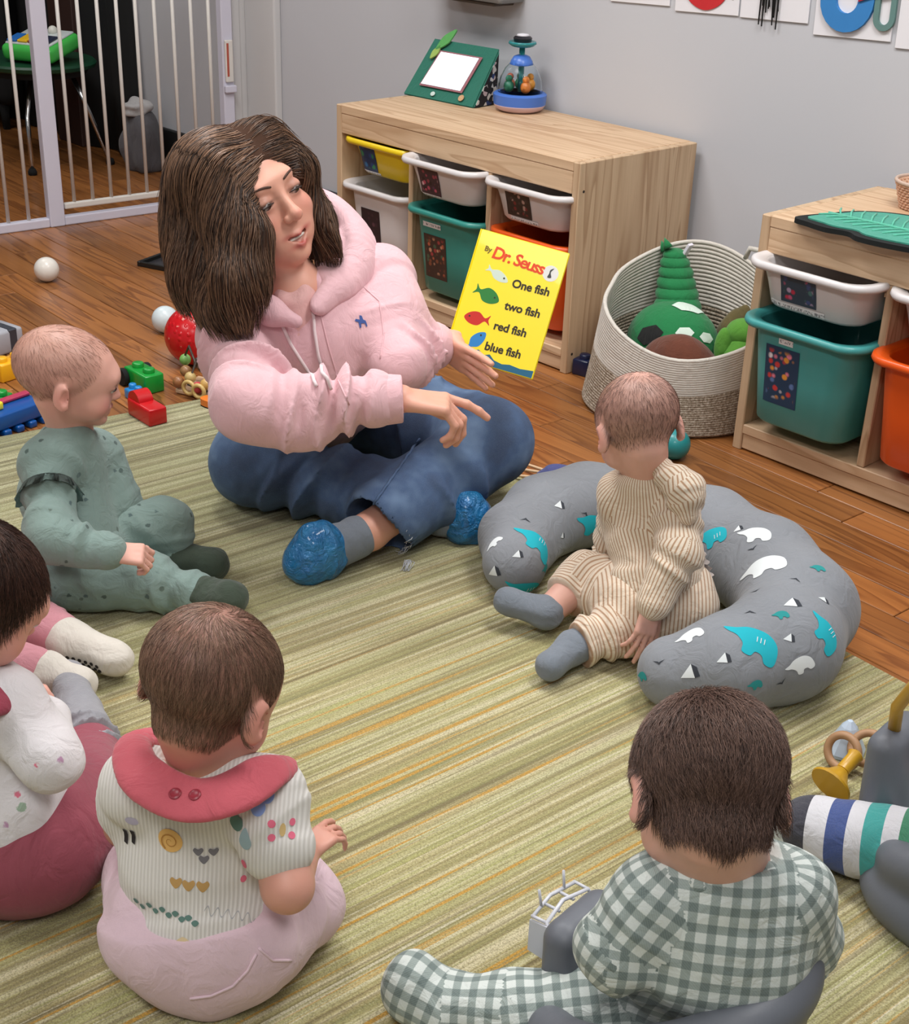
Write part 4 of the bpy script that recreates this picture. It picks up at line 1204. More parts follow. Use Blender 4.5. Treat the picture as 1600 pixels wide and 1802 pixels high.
def head_baby(S, h):
    s = h.s; e = lambda p, r, k=.012, op='add', cut=None: S.ell(h.at(*p), [x * s for x in r], h.ax, k * s, op, cut)
    e((0, -.012, .020), (.066, .080, .064)); e((0, .018, .010), (.060, .060, .058)); e((0, .028, -.028), (.050, .046, .044), .02)
    for q in (-1, 1): e((q * .028, .044, -.036), (.024, .024, .023), .014)
    e((0, .058, -.066), (.018, .016, .013), .014)
    e((0, .070, .012), (.034, .012, .014), .02)
    for q in (-1, 1): e((q * .024, .080, -.002), (.011, .008, .007), .008, 'sub')
    S.cap(h.at(0, .074, -.004), h.at(0, .083, -.022), .005 * s, .0075 * s, .007 * s)
    for q in (-1, 1): S.ell(h.at(q * .006, .079, -.025), .005 * s, None, .004 * s)
    S.cap(h.at(-.011, .072, -.0425), h.at(.011, .072, -.0425), .0045 * s, None, .006 * s); S.ell(h.at(0, .0755, -.042), .0048 * s, None, .005 * s)
    S.cap(h.at(-.009, .070, -.0515), h.at(.009, .070, -.0515), .0052 * s, None, .006 * s)
    S.cap(h.at(-.012, .080, -.0468), h.at(.012, .080, -.0468), .0018 * s, None, .003 * s, op='sub')
    for q in (-1, 1):
        S.ell(h.at(q * .024, .0685, -.002), (.0125 * s, .009 * s, .0088 * s), h.ax, .003 * s, 'add', (h.at(q * .024, .068, -.0018), -h.U * 1.0 - h.F * .15))
    for q in (-1, 1):
        ea = (h.S * q * .86 - h.F * .45, h.F * .9 + h.S * q * .4, h.U)
        S.ell(h.at(q * .068, -.010, -.014), (.007 * s, .015 * s, .022 * s), ea, .006 * s)
        S.ell(h.at(q * .0765, -.003, -.012), (.0068 * s, .0088 * s, .0145 * s), ea, .003 * s, 'sub')
        S.ell(h.at(q * .068, -.004, -.031), (.006 * s, .007 * s, .007 * s), None, .005 * s)
def head_adult(S, h):
    s = h.s; e = lambda p, r, k=.012, op='add', cut=None: S.ell(h.at(*p), [x * s for x in r], h.ax, k * s, op, cut)
    e((0, -.014, .036), (.073, .092, .076)); e((0, .022, -.018), (.059, .064, .078), .03); e((0, .034, -.070), (.048, .046, .036), .03)
    e((0, .066, -.098), (.020, .017, .014), .022)
    for q in (-1, 1): e((q * .040, .060, -.034), (.023, .023, .022), .022)
    for q in (-1, 1): e((q * .026, .064, -.066), (.018, .015, .020), .02)
    S.cap(h.at(-.032, .077, .026), h.at(.032, .077, .026), .009 * s, None, .018 * s)
    for q in (-1, 1): e((q * .031, .096, .004), (.016, .013, .009), .010, 'sub')
    S.cap(h.at(0, .083, .010), h.at(0, .1005, -.028), .0062 * s, .0096 * s, .012 * s); S.ell(h.at(0, .1025, -.031), .0100 * s, None, .006 * s)
    for q in (-1, 1): S.ell(h.at(q * .0115, .094, -.034), .0072 * s, None, .005 * s)
    for q in (-1, 1): S.ell(h.at(q * .006, .099, -.0415), .0030 * s, None, .003 * s, 'sub')
    for q in (-1, 1):
        S.cap(h.at(0, .0865, -.0655), h.at(q * .031, .071, -.0590), .0038 * s, .0026 * s, .006 * s)
        S.cap(h.at(0, .0850, -.0815), h.at(q * .030, .071, -.0620), .0047 * s, .0026 * s, .007 * s)
    for q in (-1, 1): S.cap(h.at(0, .0880, -.0738), h.at(q * .024, .0775, -.0625), .0056 * s, .0024 * s, .003 * s, op='sub')
    for q in (-1, 1):
        S.ell(h.at(q * .031, .0765, .004), (.0165 * s, .0128 * s, .0122 * s), h.ax, .004 * s, 'add', (h.at(q * .031, .080, -.0006), -h.U * 1.0 + h.F * .05))
        S.ell(h.at(q * .031, .0735, -.003), (.0165 * s, .0128 * s, .0105 * s), h.ax, .006 * s, 'add', (h.at(q * .031, .08, -.0068), h.U))
    for q in (-1, 1):
        ea = (h.S * q * .9 - h.F * .42, h.F * .9 + h.S * q * .4, h.U)
        S.ell(h.at(q * .074, -.012, -.004), (.008 * s, .018 * s, .030 * s), ea, .006 * s)
        S.ell(h.at(q * .084, -.004, 0), (.006 * s, .010 * s, .018 * s), ea, .005 * s, 'sub')
def lashes(h, par, s_, f, u, r, w, lid, thick):
    """dark lash line along the edge of each upper lid"""
    for q in (-1, 1):
        pts = []
        for t in np.linspace(-1, 1, 9):
            x = t * w; y = math.sqrt(max(0, 1 - (x / (r * 1.32)) ** 2 - ((lid) / r) ** 2 * .6)) * r * 1.04
            pts.append(h.at(q * s_ + x, f + y + .0006, u + lid - .0018 * t * t - (.0008 * t * q)))
        part('eyelash', MB().tube(pts, [thick * .5] + [thick] * 7 + [thick * .5], 6).me('eyelash', True), M_lash, par, False)
M_lash = plain('lash', (36, 24, 22), .7)
def eyes(h, par, s_, f, u, r, iris=(60, 40, 28), gaze=(0, 1, -.2)):
    for q in (-1, 1):
        bm = MB(); c = h.at(q * s_, f, u); bm.ball((0, 0, 0), r * h.s, 20, 14)
        me = bm.me('eye', True); g = (h.S * gaze[0] + h.F * gaze[1] + h.U * gaze[2]).normalized()
        V = np.empty(len(me.vertices) * 3, np.float32); me.vertices.foreach_get('co', V); V = V.reshape(-1, 3)
        dd = (V / (r * h.s)) @ np.array(g)
        C = np.where(dd[:, None] > .93, np.array([lin((16, 12, 12))[:3]]), np.where(dd[:, None] > .80, np.array([lin(iris)[:3]]), np.array([lin((206, 196, 192))[:3]])))
        setcol(me, C); me.transform(Matrix.Translation(c)); part('eye', me, M_eye, par, False)
M_eye = tint_mat('eyeball', .12, 0, 0, 0, 500, .0)

def hand(S, w, d, n, side, sc=1.0, curl=(.5, .5, .5, .5), spread=.10, thumb=(.7, .5), k=.004):
    """w: wrist, d: along the palm, n: out of the back of the hand, side: towards the thumb"""
    w = Vector(w); d = Vector(d).normalized(); n = Vector(n); n = (n - d * n.dot(d)).normalized()
    sd = d.cross(n); sd = sd if sd.dot(Vector(side)) > 0 else -sd
    P = lambda a, b, c: w + (d * a + sd * b + n * c) * sc
    S.cap(P(0, 0, 0), P(.030, 0, .002), .021 * sc, .024 * sc, .012 * sc, n, .66)
    for b in (-.026, -.009, .009, .026): S.cap(P(.018, b * .75, 0), P(.080, b, .003), .0125 * sc, .0108 * sc, .010 * sc)
    S.ell(P(.035, .022, -.010), (.018 * sc, .030 * sc, .014 * sc), (sd, d, n), .012 * sc)
    Ls = (.044, .049, .046, .036); bs = (.027, .009, -.009, -.026)
    for i in range(4):
        a = Vector(P(.080, bs[i], .003)); dirv = (d + sd * (spread * (1.5 - i))).normalized()
        axis = dirv.cross(n).normalized()          # curl towards the palm
        L = Ls[i] * sc; r = (.0092, .0094, .0090, .0080)[i] * sc; c = curl[i]
        dd = dirv
        for j, (fr, add) in enumerate(((1.0, .9), (.62, 1.0), (.50, .7))):
            dd = (Quaternion(axis, -c * add) @ dd)
            b = a + dd * L * fr
            S.cap(a, b, r * (1 - .07 * j), r * (.93 - .08 * j), k * sc)
            a = b
    a = Vector(P(.022, .026, -.008)); dd = (d * .75 + sd * thumb[0] - n * thumb[1]).normalized()
    b = a + dd * .040 * sc; S.cap(a, b, .0125 * sc, .0105 * sc, .008 * sc)
    dd = (dd * .8 + d * .5 - n * .05).normalized(); c_ = b + dd * .031 * sc; S.cap(b, c_, .0105 * sc, .0088 * sc, k * sc)
    dd = (dd * .85 + d * .4).normalized(); S.cap(c_, c_ + dd * .020 * sc, .0088 * sc, .0076 * sc, k * sc)

def lerp3(a, b, t): return Vector(a).lerp(Vector(b), t)
def skin_cols(h, base, kind='baby', scalp=None, scalp_fn=None, extra=None):
    b = np.array(lin(base)[:3])
    def f(V):
        C = np.tile(b, (len(V), 1)); s_, f_, u_ = h.loc(V)
        def blob(c, r, col, k):
            d = ((s_ - c[0]) / r[0]) ** 2 + ((f_ - c[1]) / r[1]) ** 2 + ((u_ - c[2]) / r[2]) ** 2
            w = (k * np.exp(-d))[:, None]; C[:] = C * (1 - w) + np.array(lin(col)[:3]) * w
        if kind == 'baby':
            for q in (-1, 1): blob((q * .036, .062, -.034), (.02, .025, .02), (208, 120, 112), .55); blob((q * .072, -.005, -.014), (.012, .02, .02), (206, 120, 110), .45)
            blob((0, .074, -.0425), (.013, .010, .0045), (184, 84, 86), .85); blob((0, .072, -.0515), (.011, .010, .0048), (190, 92, 92), .85)
            blob((0, .084, -.023), (.012, .012, .010), (206, 124, 112), .4)
            for q in (-1, 1): blob((q * .024, .078, -.0035), (.012, .010, .0024), (70, 42, 36), .8); blob((q * .025, .074, .013), (.014, .010, .0030), (150, 106, 88), .45)
        if kind == 'adult':
            for q in (-1, 1): blob((q * .042, .075, -.030), (.02, .03, .018), (206, 122, 106), .5)
            blob((0, .112, -.03), (.012, .012, .010), (200, 112, 98), .4)
            blob((0, .096, -.0565), (.020, .012, .0042), (178, 78, 76), .0); blob((0, .0865, -.0660), (.018, .016, .0042), (176, 74, 72), 1.0); blob((0, .0850, -.0815), (.020, .016, .0052), (182, 80, 76), 1.0); blob((-.020, .08, -.0615), (.012, .014, .004), (186, 88, 84), .8); blob((.020, .08, -.0615), (.012, .014, .004), (186, 88, 84), .8); blob((0, .077, -.0730), (.018, .009, .0040), (96, 34, 34), .8)
            for q in (-1, 1): blob((q * .031, .088, .0022), (.017, .012, .0030), (44, 28, 24), .9); blob((q * .031, .086, .011), (.018, .012, .007), (150, 96, 78), .45); blob((q * .031, .086, -.010), (.016, .012, .0045), (150, 98, 84), .4)
        if scalp is not None:
            w = scalp_fn(s_, f_, u_) * np.clip(1 - np.clip((np.abs(s_) - .063) / .004, 0, 1) * (np.abs(f_ + .006) < .034) * (np.abs(u_ + .014) < .036), 0, 1); w = w[:, None]; C = C * (1 - w) + np.array(lin(scalp)[:3]) * w
        if extra is not None: C = extra(V, C)
        return C
    return f
def scalp_std(s, f, u):
    """hairline: back and top of the head, clear of the face and ears"""

    w = np.clip((u + .030 - np.where(f > -.005, (f + .005) * .95, (f + .005) * .35)) / .016, 0, 1)
    front = np.clip((.052 - f) / .02, 0, 1)
    return w * np.maximum(front, np.clip((u - .05) / .02, 0, 1))

def spl(P, n):
    P = [Vector(p) for p in P]; Q = [P[0]] + P + [P[-1]]; out = []
    for i in range(len(P) - 1):
        p0, p1, p2, p3 = Q[i:i + 4]
        for j in range(n):
            t = j / n; out.append(.5 * ((2 * p1) + (p2 - p0) * t + (2 * p0 - 5 * p1 + 4 * p2 - p3) * t * t + (3 * p1 - p0 - 3 * p2 + p3) * t ** 3))
    return out + [P[-1]]
def spl1(R, n): return [R[i] + (R[i + 1] - R[i]) * j / n for i in range(len(R) - 1) for j in range(n)] + [R[-1]]
# ================================================================== THE WOMAN
def woman():
    D = atd
    pel = Vector((.94, -.775, .115))
    hip = {'R': pel + Vector((-.02, -.09, -.01)), 'L': pel + Vector((.05, .085, -.01))}
    kn = {'R': atz(452, 812, .105), 'L': atz(862, 778, .150)}
    ank = {'L': atz(650, 935, .065), 'R': atz(760, 905, .055)}
    toe = {'L': atz(540, 985, .045), 'R': atz(832, 915, .045)}
    chest = D(555, 610, 2.52); waist = lerp3(pel, chest, .45)
    nb = D(522, 515, 2.455)
    shL, shR = D(672, 500, 2.55), D(415, 585, 2.45)
    elL, elR = D(706, 640, 2.44), D(440, 712, 2.27)
    wrL, wrR = D(772, 602, 2.545), D(706, 702, 2.285)
    hc = D(441, 350, 2.385)
    Fv = SR * .68 - SU * .12 - SA * .72
    h = HeadF(hc, Fv, 0, 1.06, SR * -.336 + SU * .786 - SA * .448)
    hb = h.at(0, -.02, -.07)
    T = thing('person', 'woman with long brown hair in a pink hoodie and jeans reading a picture book', 'person', (pel.x, pel.y, RZ))
    # ---- body
    S = Sdf(.0028)
    S.cap(pel, waist, .10, .085, .03, Fv, .8); S.cap(waist, chest, .085, .085, .03); S.cap(chest, nb, .085, .05, .04)
    S.cap(shL, shR, .045, .045, .04)
    S.cap(nb, hb, .050, .052, .02)
    for q, el, wr, sh in (('L', elL, wrL, shL), ('R', elR, wrR, shR)):
        S.cap(sh, el, .045, .036, .02); S.cap(el, wr, .036, .024, .015)
    for q in 'LR':
        S.cap(hip[q], kn[q], .075, .055, .02); S.cap(kn[q], ank[q], .05, .034, .02); S.cap(ank[q], toe[q], .034, .028, .015)
    head_adult(S, h)
    # right hand: loose fist with the index finger pointing along the page
    dR = (D(770, 712, 2.29) - wrR).normalized(); nR = (SU * .72 - SA * .45 + SR * .25)
    hand(S, wrR, dR, nR, SU * .25 + SA * .8 + SR * .2, .90, (.22, .74, .86, .92), .05, (.25, .5))
    # left hand: palm under the book edge, fingers over the cover
    dL = (SR * .72 - SU * .50 - SA * .48); nL = (-SA * .75 - SU * .62 - SR * .1)
    hand(S, wrL, dL, nL, SU, .82, (-.10, -.06, -.05, -.02), .10, (.3, 1.0))
    ex = lambda V, C: C
    bo = solid('body', S, M_skin, T, None, 1, None, skin_cols(h, (222, 164, 142), 'adult'))
    eyes(h, T, .031, .0772, .002, .0122, (70, 48, 34), (-.2, .82, -.55))
    lashes(h, T, .031, .0772, .002, .0122, .0135, -.0026, .0011)
    bvb = bvh_of(bo.data)
    for q in (-1, 1):
        pts = [h.at(q * (.014 + .036 * t), .0905 - .012 * t * t, .0225 + .007 * math.sin(t * 2.4) - .002 * t) for t in np.linspace(0, 1, 8)]
        pts = [(lambda r: r[0] + r[1] * .0004)(bvb.find_nearest(p)) for p in pts]
        part('eyebrow', MB().tube(pts, [.0016, .0021, .0022, .0021, .0019, .0016, .0012, .0006], 6).me('eyebrow', True), plain('brow_hair', (74, 48, 36), .8), T, False)
    # teeth just visible
    part('teeth', MB().ball((0, 0, 0), 1, 14, 8, (.019, .006, .0036), Matrix()).me('teeth', True), plain('tooth', (216, 206, 196), .25), T, False).data.transform(Matrix.Translation(h.at(0, .0785, -.0702)) @ Matrix((tuple(h.S) + (0,), tuple(h.F) + (0,), tuple(h.U) + (0,), (0, 0, 0, 1))).transposed())
    # ---- hair
    S = Sdf(.004)
    S.ell(h.at(0, -.016, .036), (.090, .106, .090), h.ax, .03)
    S.chain([h.at(.045, .02, .07), h.at(.074, .040, .01), D(425, 415, 2.31), D(420, 490, 2.30), D(428, 560, 2.29)], [.05, .040, .044, .042, .014], .035)
    S.chain([h.at(.02, -.06, .06), D(368, 350, 2.43), D(355, 425, 2.42), D(358, 488, 2.40), D(398, 540, 2.36), D(430, 570, 2.33)], [.06, .058, .058, .050, .036, .012], .04)
    S.chain([h.at(.0, -.08, .02), D(450, 450, 2.50), D(470, 520, 2.50)], [.07, .075, .05], .04)
    S.chain([h.at(-.050, .020, .070), h.at(-.080, .046, .015), D(556, 385, 2.43), D(562, 440, 2.42), D(552, 482, 2.41)], [.042, .026, .028, .030, .014], .03)
    S.ell(h.at(-.006, .118, -.020), (.052, .072, .098), h.ax, .012, 'sub')
    S.ell(h.at(-.016, .090, -.10), (.046, .075, .07), h.ax, .012, 'sub')
    V, F = S.solve(wob(3, .004, 34, 8)); V = relax(V, F, 2)
    me = me_np('hair', V, F); setcol(me, np.tile(np.array(lin((70, 49, 38))[:3]), (len(V), 1)))
    ho = part('hair', me, M_hairbase, T, False)
    bv = bvh_of(me)
    rr = np.random.RandomState(11)
    vi = rr.permutation(len(V)); roots = []
    for i in vi:
        p = Vector(V[i]); s_, f_, u_ = [float(x) for x in h.loc(V[i][None])[:, 0]] if False else [float(x[0]) for x in h.loc(V[i][None])]
        if (u_ > .02 and rr.rand() < .75) or rr.rand() < .38: roots.append(p)
        if len(roots) >= 6500: break
    def flow(p, n, t):
        s_, f_, u_ = [float(x[0]) for x in h.loc(np.array(p)[None])]
        side = 1 if s_ > -.012 else -1
        d = Vector((0, 0, -1)) * .9 - SU * .5
        k = max(0, min(1, (u_ - .02) / .08))
        d += (h.S * side * 1.6 - h.F * .30) * k
        if f_ > .03 and abs(s_ + .008) < .060 and u_ > .0: d = h.S * side * 1.5 - h.U * .25 - h.F * .35
        if u_ < -.09: d += SR * .45
        d += (SR * math.sin(p.z * 46 + p.x * 25) + SA * math.sin(p.z * 38)) * .22 * (1 - k)
        return d
    def openface(p):
        s_, f_, u_ = [float(x[0]) for x in h.loc(np.array(p)[None])]
        if bv.find_nearest(p)[3] > .020: return False
        return not (f_ > .05 and ((s_ + .006) / .047) ** 2 + ((f_ - .118) / .070) ** 2 + ((u_ + .02) / .092) ** 2 < 1)
    strands('hair_strands', bv, roots, flow, lambda p, r: r.uniform(.05, .115), M_hair, ho, 10, .00075, .004, .12, (lin((44, 30, 24)), lin((138, 104, 80))), 4, .15, .0006, None, openface, -.55)
    # ---- pink hoodie
    FT = Vector((.89, -.46, -.15))
    S = Sdf(.0042)
    fo = folds
    S.cap(pel + Vector((.02, -.02, .05)), waist, .145, .130, .03, FT, .82, fo(.004, 70, 1)); S.cap(waist, chest, .130, .130, .03, FT, .84, fo(.004, 60, 2)); S.cap(chest, nb - SU * .03, .126, .066, .04, FT, .84)
    S.cap(shL - SR * .01, shR + SR * .01, .058, .058, .04)
    S.cap(shL, lerp3(shL, elL, .5), .060, .054, .06, None, 1, fo(.004, 80, 3)); S.cap(lerp3(shL, elL, .5), elL, .053, .044, .05, None, 1, fo(.006, 110, 4))
    S.cap(elL, lerp3(elL, wrL, .74), .044, .043, .04, None, 1, fo(.0062, 160, 5, 0, 1))
    S.cap(shR, elR, .066, .060, .05, None, 1, fo(.008, 75, 6))
    S.cap(elR, lerp3(elR, wrR, .82), .060, .046, .02, None, 1, fo(.008, 130, 8, .1, 1))
    S.ell(D(520, 748, 2.28), (.07, .04, .040), (SR, SA, SU), .03)
    # hood lying round the neck
    hood = [D(505, 350, 2.60), D(585, 378, 2.58), D(628, 412, 2.55), D(636, 452, 2.50), D(612, 492, 2.45), D(580, 520, 2.42), D(552, 545, 2.39)]
    S.ell(D(515, 505, 2.38), (.050, .060, .055), (SR, SU, SA), .015, 'sub')
    hd = solid('hoodie', S, M_hoodie, T, wob(17, .0036, 24, 7), 2)
    S = Sdf(.0042)
    S.chain(spl(hood, 4), spl1([.048, .048, .043, .036, .027, .017, .008], 4), .02, fold=fo(.0022, 70, 9, 0, 1), flat=(SR * .7 + SU * .5), fs=.50)
    S.chain([D(505, 350, 2.60), D(440, 400, 2.60), D(395, 470, 2.50), D(420, 520, 2.41), D(475, 548, 2.375), D(520, 566, 2.375)], [.05, .05, .048, .036, .022, .014], .02)
    S.chain([D(560, 400, 2.58), D(588, 440, 2.52), D(570, 490, 2.45)], [.03, .03, .02], .02)
    solid('hood', S, M_hoodie, hd, wob(19, .002, 40, 6), 2)
    for nm, a, b, r in (('cuff', elL, wrL, .045), ('cuff', elR, wrR, .044)):
        d = (b - a).normalized(); S = Sdf(.0035)
        t0 = .80 if b is wrL else .84
        S.cap(lerp3(a, b, t0), lerp3(a, b, t0 + .17), r, r * .90, .01, None, 1, lambda t, L, X, Y, Z: 0 * X)
        S.halfspace(lerp3(a, b, t0 + .17), d)
        solid(nm, S, M_cuff, hd, None, 1)
    bvh = bvh_of(hd.data)
    def on(px, py, off=.003):
        o = Vector(CAM_POS); d = Vector(ray(px, py)).normalized()
        r = bvh.ray_cast(o, d); return r[0] + r[1] * off, r[1]
    # drawstrings, seam, emblem
    for P in ([(478, 528), (492, 565), (512, 605), (540, 648), (566, 688)], [(552, 535), (553, 580), (560, 625), (572, 665), (580, 690)]):
        pts = []
        for a, b in zip(P, P[1:]):
            for k in range(5): pts.append(on(a[0] + (b[0] - a[0]) * k / 5, a[1] + (b[1] - a[1]) * k / 5, .004)[0])
        part('drawstring', MB().tube(pts, .0031, 8).me('drawstring', True), plain('drawcord', (232, 214, 216), .8, .04, 60), hd, False)
    for P in ([(562, 545), (578, 610), (596, 670), (618, 720)], [(600, 520), (640, 505), (668, 530), (676, 590), (668, 640)]):
        pts = []
        for a, b in zip(P, P[1:]):
            for k in range(6): pts.append(on(a[0] + (b[0] - a[0]) * k / 6, a[1] + (b[1] - a[1]) * k / 6, .0002)[0])
        part('seam', MB().tube(pts, .0016, 6).me('seam', True), M_cuff, hd, False)
    p, n = on(637, 566)
    horse = [(-.006, -.010), (-.003, -.010), (-.002, -.003), (.004, -.004), (.006, -.011), (.008, -.010), (.007, 0), (.003, .003), (.002, .010), (-.002, .012), (-.003, .004), (-.010, .007), (-.012, .003), (-.006, .0)]
    part('emblem', decal_me('emblem', bvh, [(p, SR * .9 + SU * .2, [horse])], off=.0012, step=.003), plain('blue_thread', (60, 86, 150), .8), hd, False)
    # shirt front seen in the open neck
    S = Sdf(.004); S.cap(D(520, 530, 2.43), D(530, 580, 2.45), .042, .052, .02); S.ell(D(505, 478, 2.36), (.036, .05, .05), (SR, SU, SA), .012, 'sub')
    solid('shirt', S, fabric('rose_shirt', (224, 176, 172), .08), T, None, 2)
    # ---- jeans
    S = Sdf(.005)
    S.ell(pel + Vector((0, 0, .02)), (.15, .17, .115), None, .03)
    for q, r0, r1, r2 in (('R', .105, .092, .070), ('L', .105, .088, .074)):
        S.cap(hip[q], kn[q], r0, r1, .03, None, 1, folds(.004, 55, 21 if q == 'R' else 22, .4, 1))
        e = lerp3(kn[q], ank[q], .86 if q == 'L' else .80)
        S.cap(kn[q], e, r1 - .006, r2, .025, None, 1, folds(.005, 60, 23 if q == 'R' else 24, 0, .75))
    S.halfspace(Vector((0, 0, RZ + .001)), (0, 0, -1))
    e = lerp3(kn['L'], ank['L'], .87); S.p.append(dict(t='cap', a=A3(e), b=A3(lerp3(kn['L'], ank['L'], 1.25)), ra=.066, rb=.066, k=.006, flat=None, fs=1, fold=None, op='sub', lo=np.minimum(A3(e), A3(ank['L'])) - .15, hi=np.maximum(A3(e), A3(ank['L'])) + .15, up=None))
    jn = solid('jeans', S, M_denim, T, wob(27, .003, 24, 7), 2)
    # frayed hem
    d = (ank['L'] - kn['L']).normalized(); e1 = d.orthogonal().normalized(); e2 = d.cross(e1); rr = np.random.RandomState(8); mb = MB(); ec = lerp3(kn['L'], ank['L'], .86)
    for k in range(70):
        a = rr.rand() * 6.28; r = .068
        p0 = ec + (e1 * math.cos(a) + e2 * math.sin(a)) * r
        if p0.z < .012: continue
        L = rr.uniform(.006, .02)
        p1 = p0 + d * L * .6 + Vector(rr.randn(3)) * .003; p2 = p0 + d * L - UPW * L * .3 + Vector(rr.randn(3)) * .004; p2.z = max(p2.z, RZ + .002)
        mb.tube([p0, p1, p2], [.0009, .0008, .0004], 4)
    for k in range(14):
        p0 = atz(716 + rr.uniform(-6, 8), 985, .02); p1 = atz(712 + rr.uniform(-8, 10), 1005, RZ + .002)
        mb.tube([p0, lerp3(p0, p1, .5) + Vector(rr.randn(3)) * .004, p1], [.0008, .0008, .0005], 4)
    fr = part('frayed_hem', mb.me('frayed_hem', True), plain('white_thread', (196, 200, 206), .9), jn, False); fr['kind'] = 'stuff'
    # stitched side seam of the front shin
    bvj = bvh_of(jn.data); pts = []
    for t in np.linspace(0, 1, 26):
        px, py = 740 + (645 - 740) * t, 772 + (905 - 772) * t
        r = bvj.ray_cast(Vector(CAM_POS), Vector(ray(px, py)).normalized())
        if r[0] is not None: pts.append(r[0] + r[1] * (.0015 + .0012 * math.sin(t * 60)))
    part('seam', MB().tube(pts, .0028, 6).me('seam', True), M_denim, jn, False)
    # ---- socks and shiny blue shoe covers
    for q in 'LR':
        d = (toe[q] - ank[q]).normalized(); S = Sdf(.004)
        S.cap(lerp3(ank[q], toe[q], .22), lerp3(ank[q], toe[q], .6), .040, .040, .01, None, 1, folds(.0012, 200, 4)); solid('sock', S, M_gsock, T, None, 1)
        S = Sdf(.004); nS = UPW.cross(d).normalized()
        a = lerp3(ank[q], toe[q], .70); b = lerp3(ank[q], toe[q], 1.02)
        S.cap(a, b, .042, .040, .02, None, 1, folds(.004, 300, 5, 0, .6, 60))
        S.cap(b - d * .01 - UPW * .008, b - d * .02 + UPW * .030, .036, .032, .025)
        S.cap(a + d * .01 - UPW * .006, a + d * .01 + UPW * .012, .042, .040, .02, None, 1, folds(.003, 300, 7, 0, 1, 60))
        S.halfspace(Vector((0, 0, RZ + .001)), (0, 0, -1))
        solid('shoe_cover', S, M_bluefoil, T, wob(31, .002, 90, 6), 1)
    return T
M_hairbase = tint_mat('hair_under', .9, 0, 0, .3, 500, .1, 0, .15)
M_hoodie = fabric('pink_fleece', (226, 182, 188), .07, .95, .4, 800, .25, None, 26)
M_cuff = fabric('pink_rib', (230, 184, 190), .05, .95, .5, 900)
nt = NT('denim'); co = nt.coord()
a = nt.noise(co, 9, 3, .6); b = nt.noise(nt.mapping(co, (700, 700, 700)), 1, 2)
c = nt.ramp(a, [(.36, lin((34, 54, 92))), (.5, lin((54, 82, 124))), (.66, lin((100, 128, 164)))])
nt.bump(b, .4, .001); M_denim = nt.done(nt.mix(nt.math('MULTIPLY', b, .5), c, lin((120, 138, 160))), .9)
M_gsock = fabric('grey_sock', (120, 128, 138), .12, .95, .5, 500)
nt = NT('blue_shoe_cover'); co = nt.coord(); nt.bump(nt.noise(co, 55, 4, .6, .8), .9, .012)
M_bluefoil = nt.done(nt.mix(nt.noise(co, 30, 3), lin((14, 80, 150)), lin((50, 146, 196))), .25, .15, **{'Coat Weight': .4})
woman_o = woman()

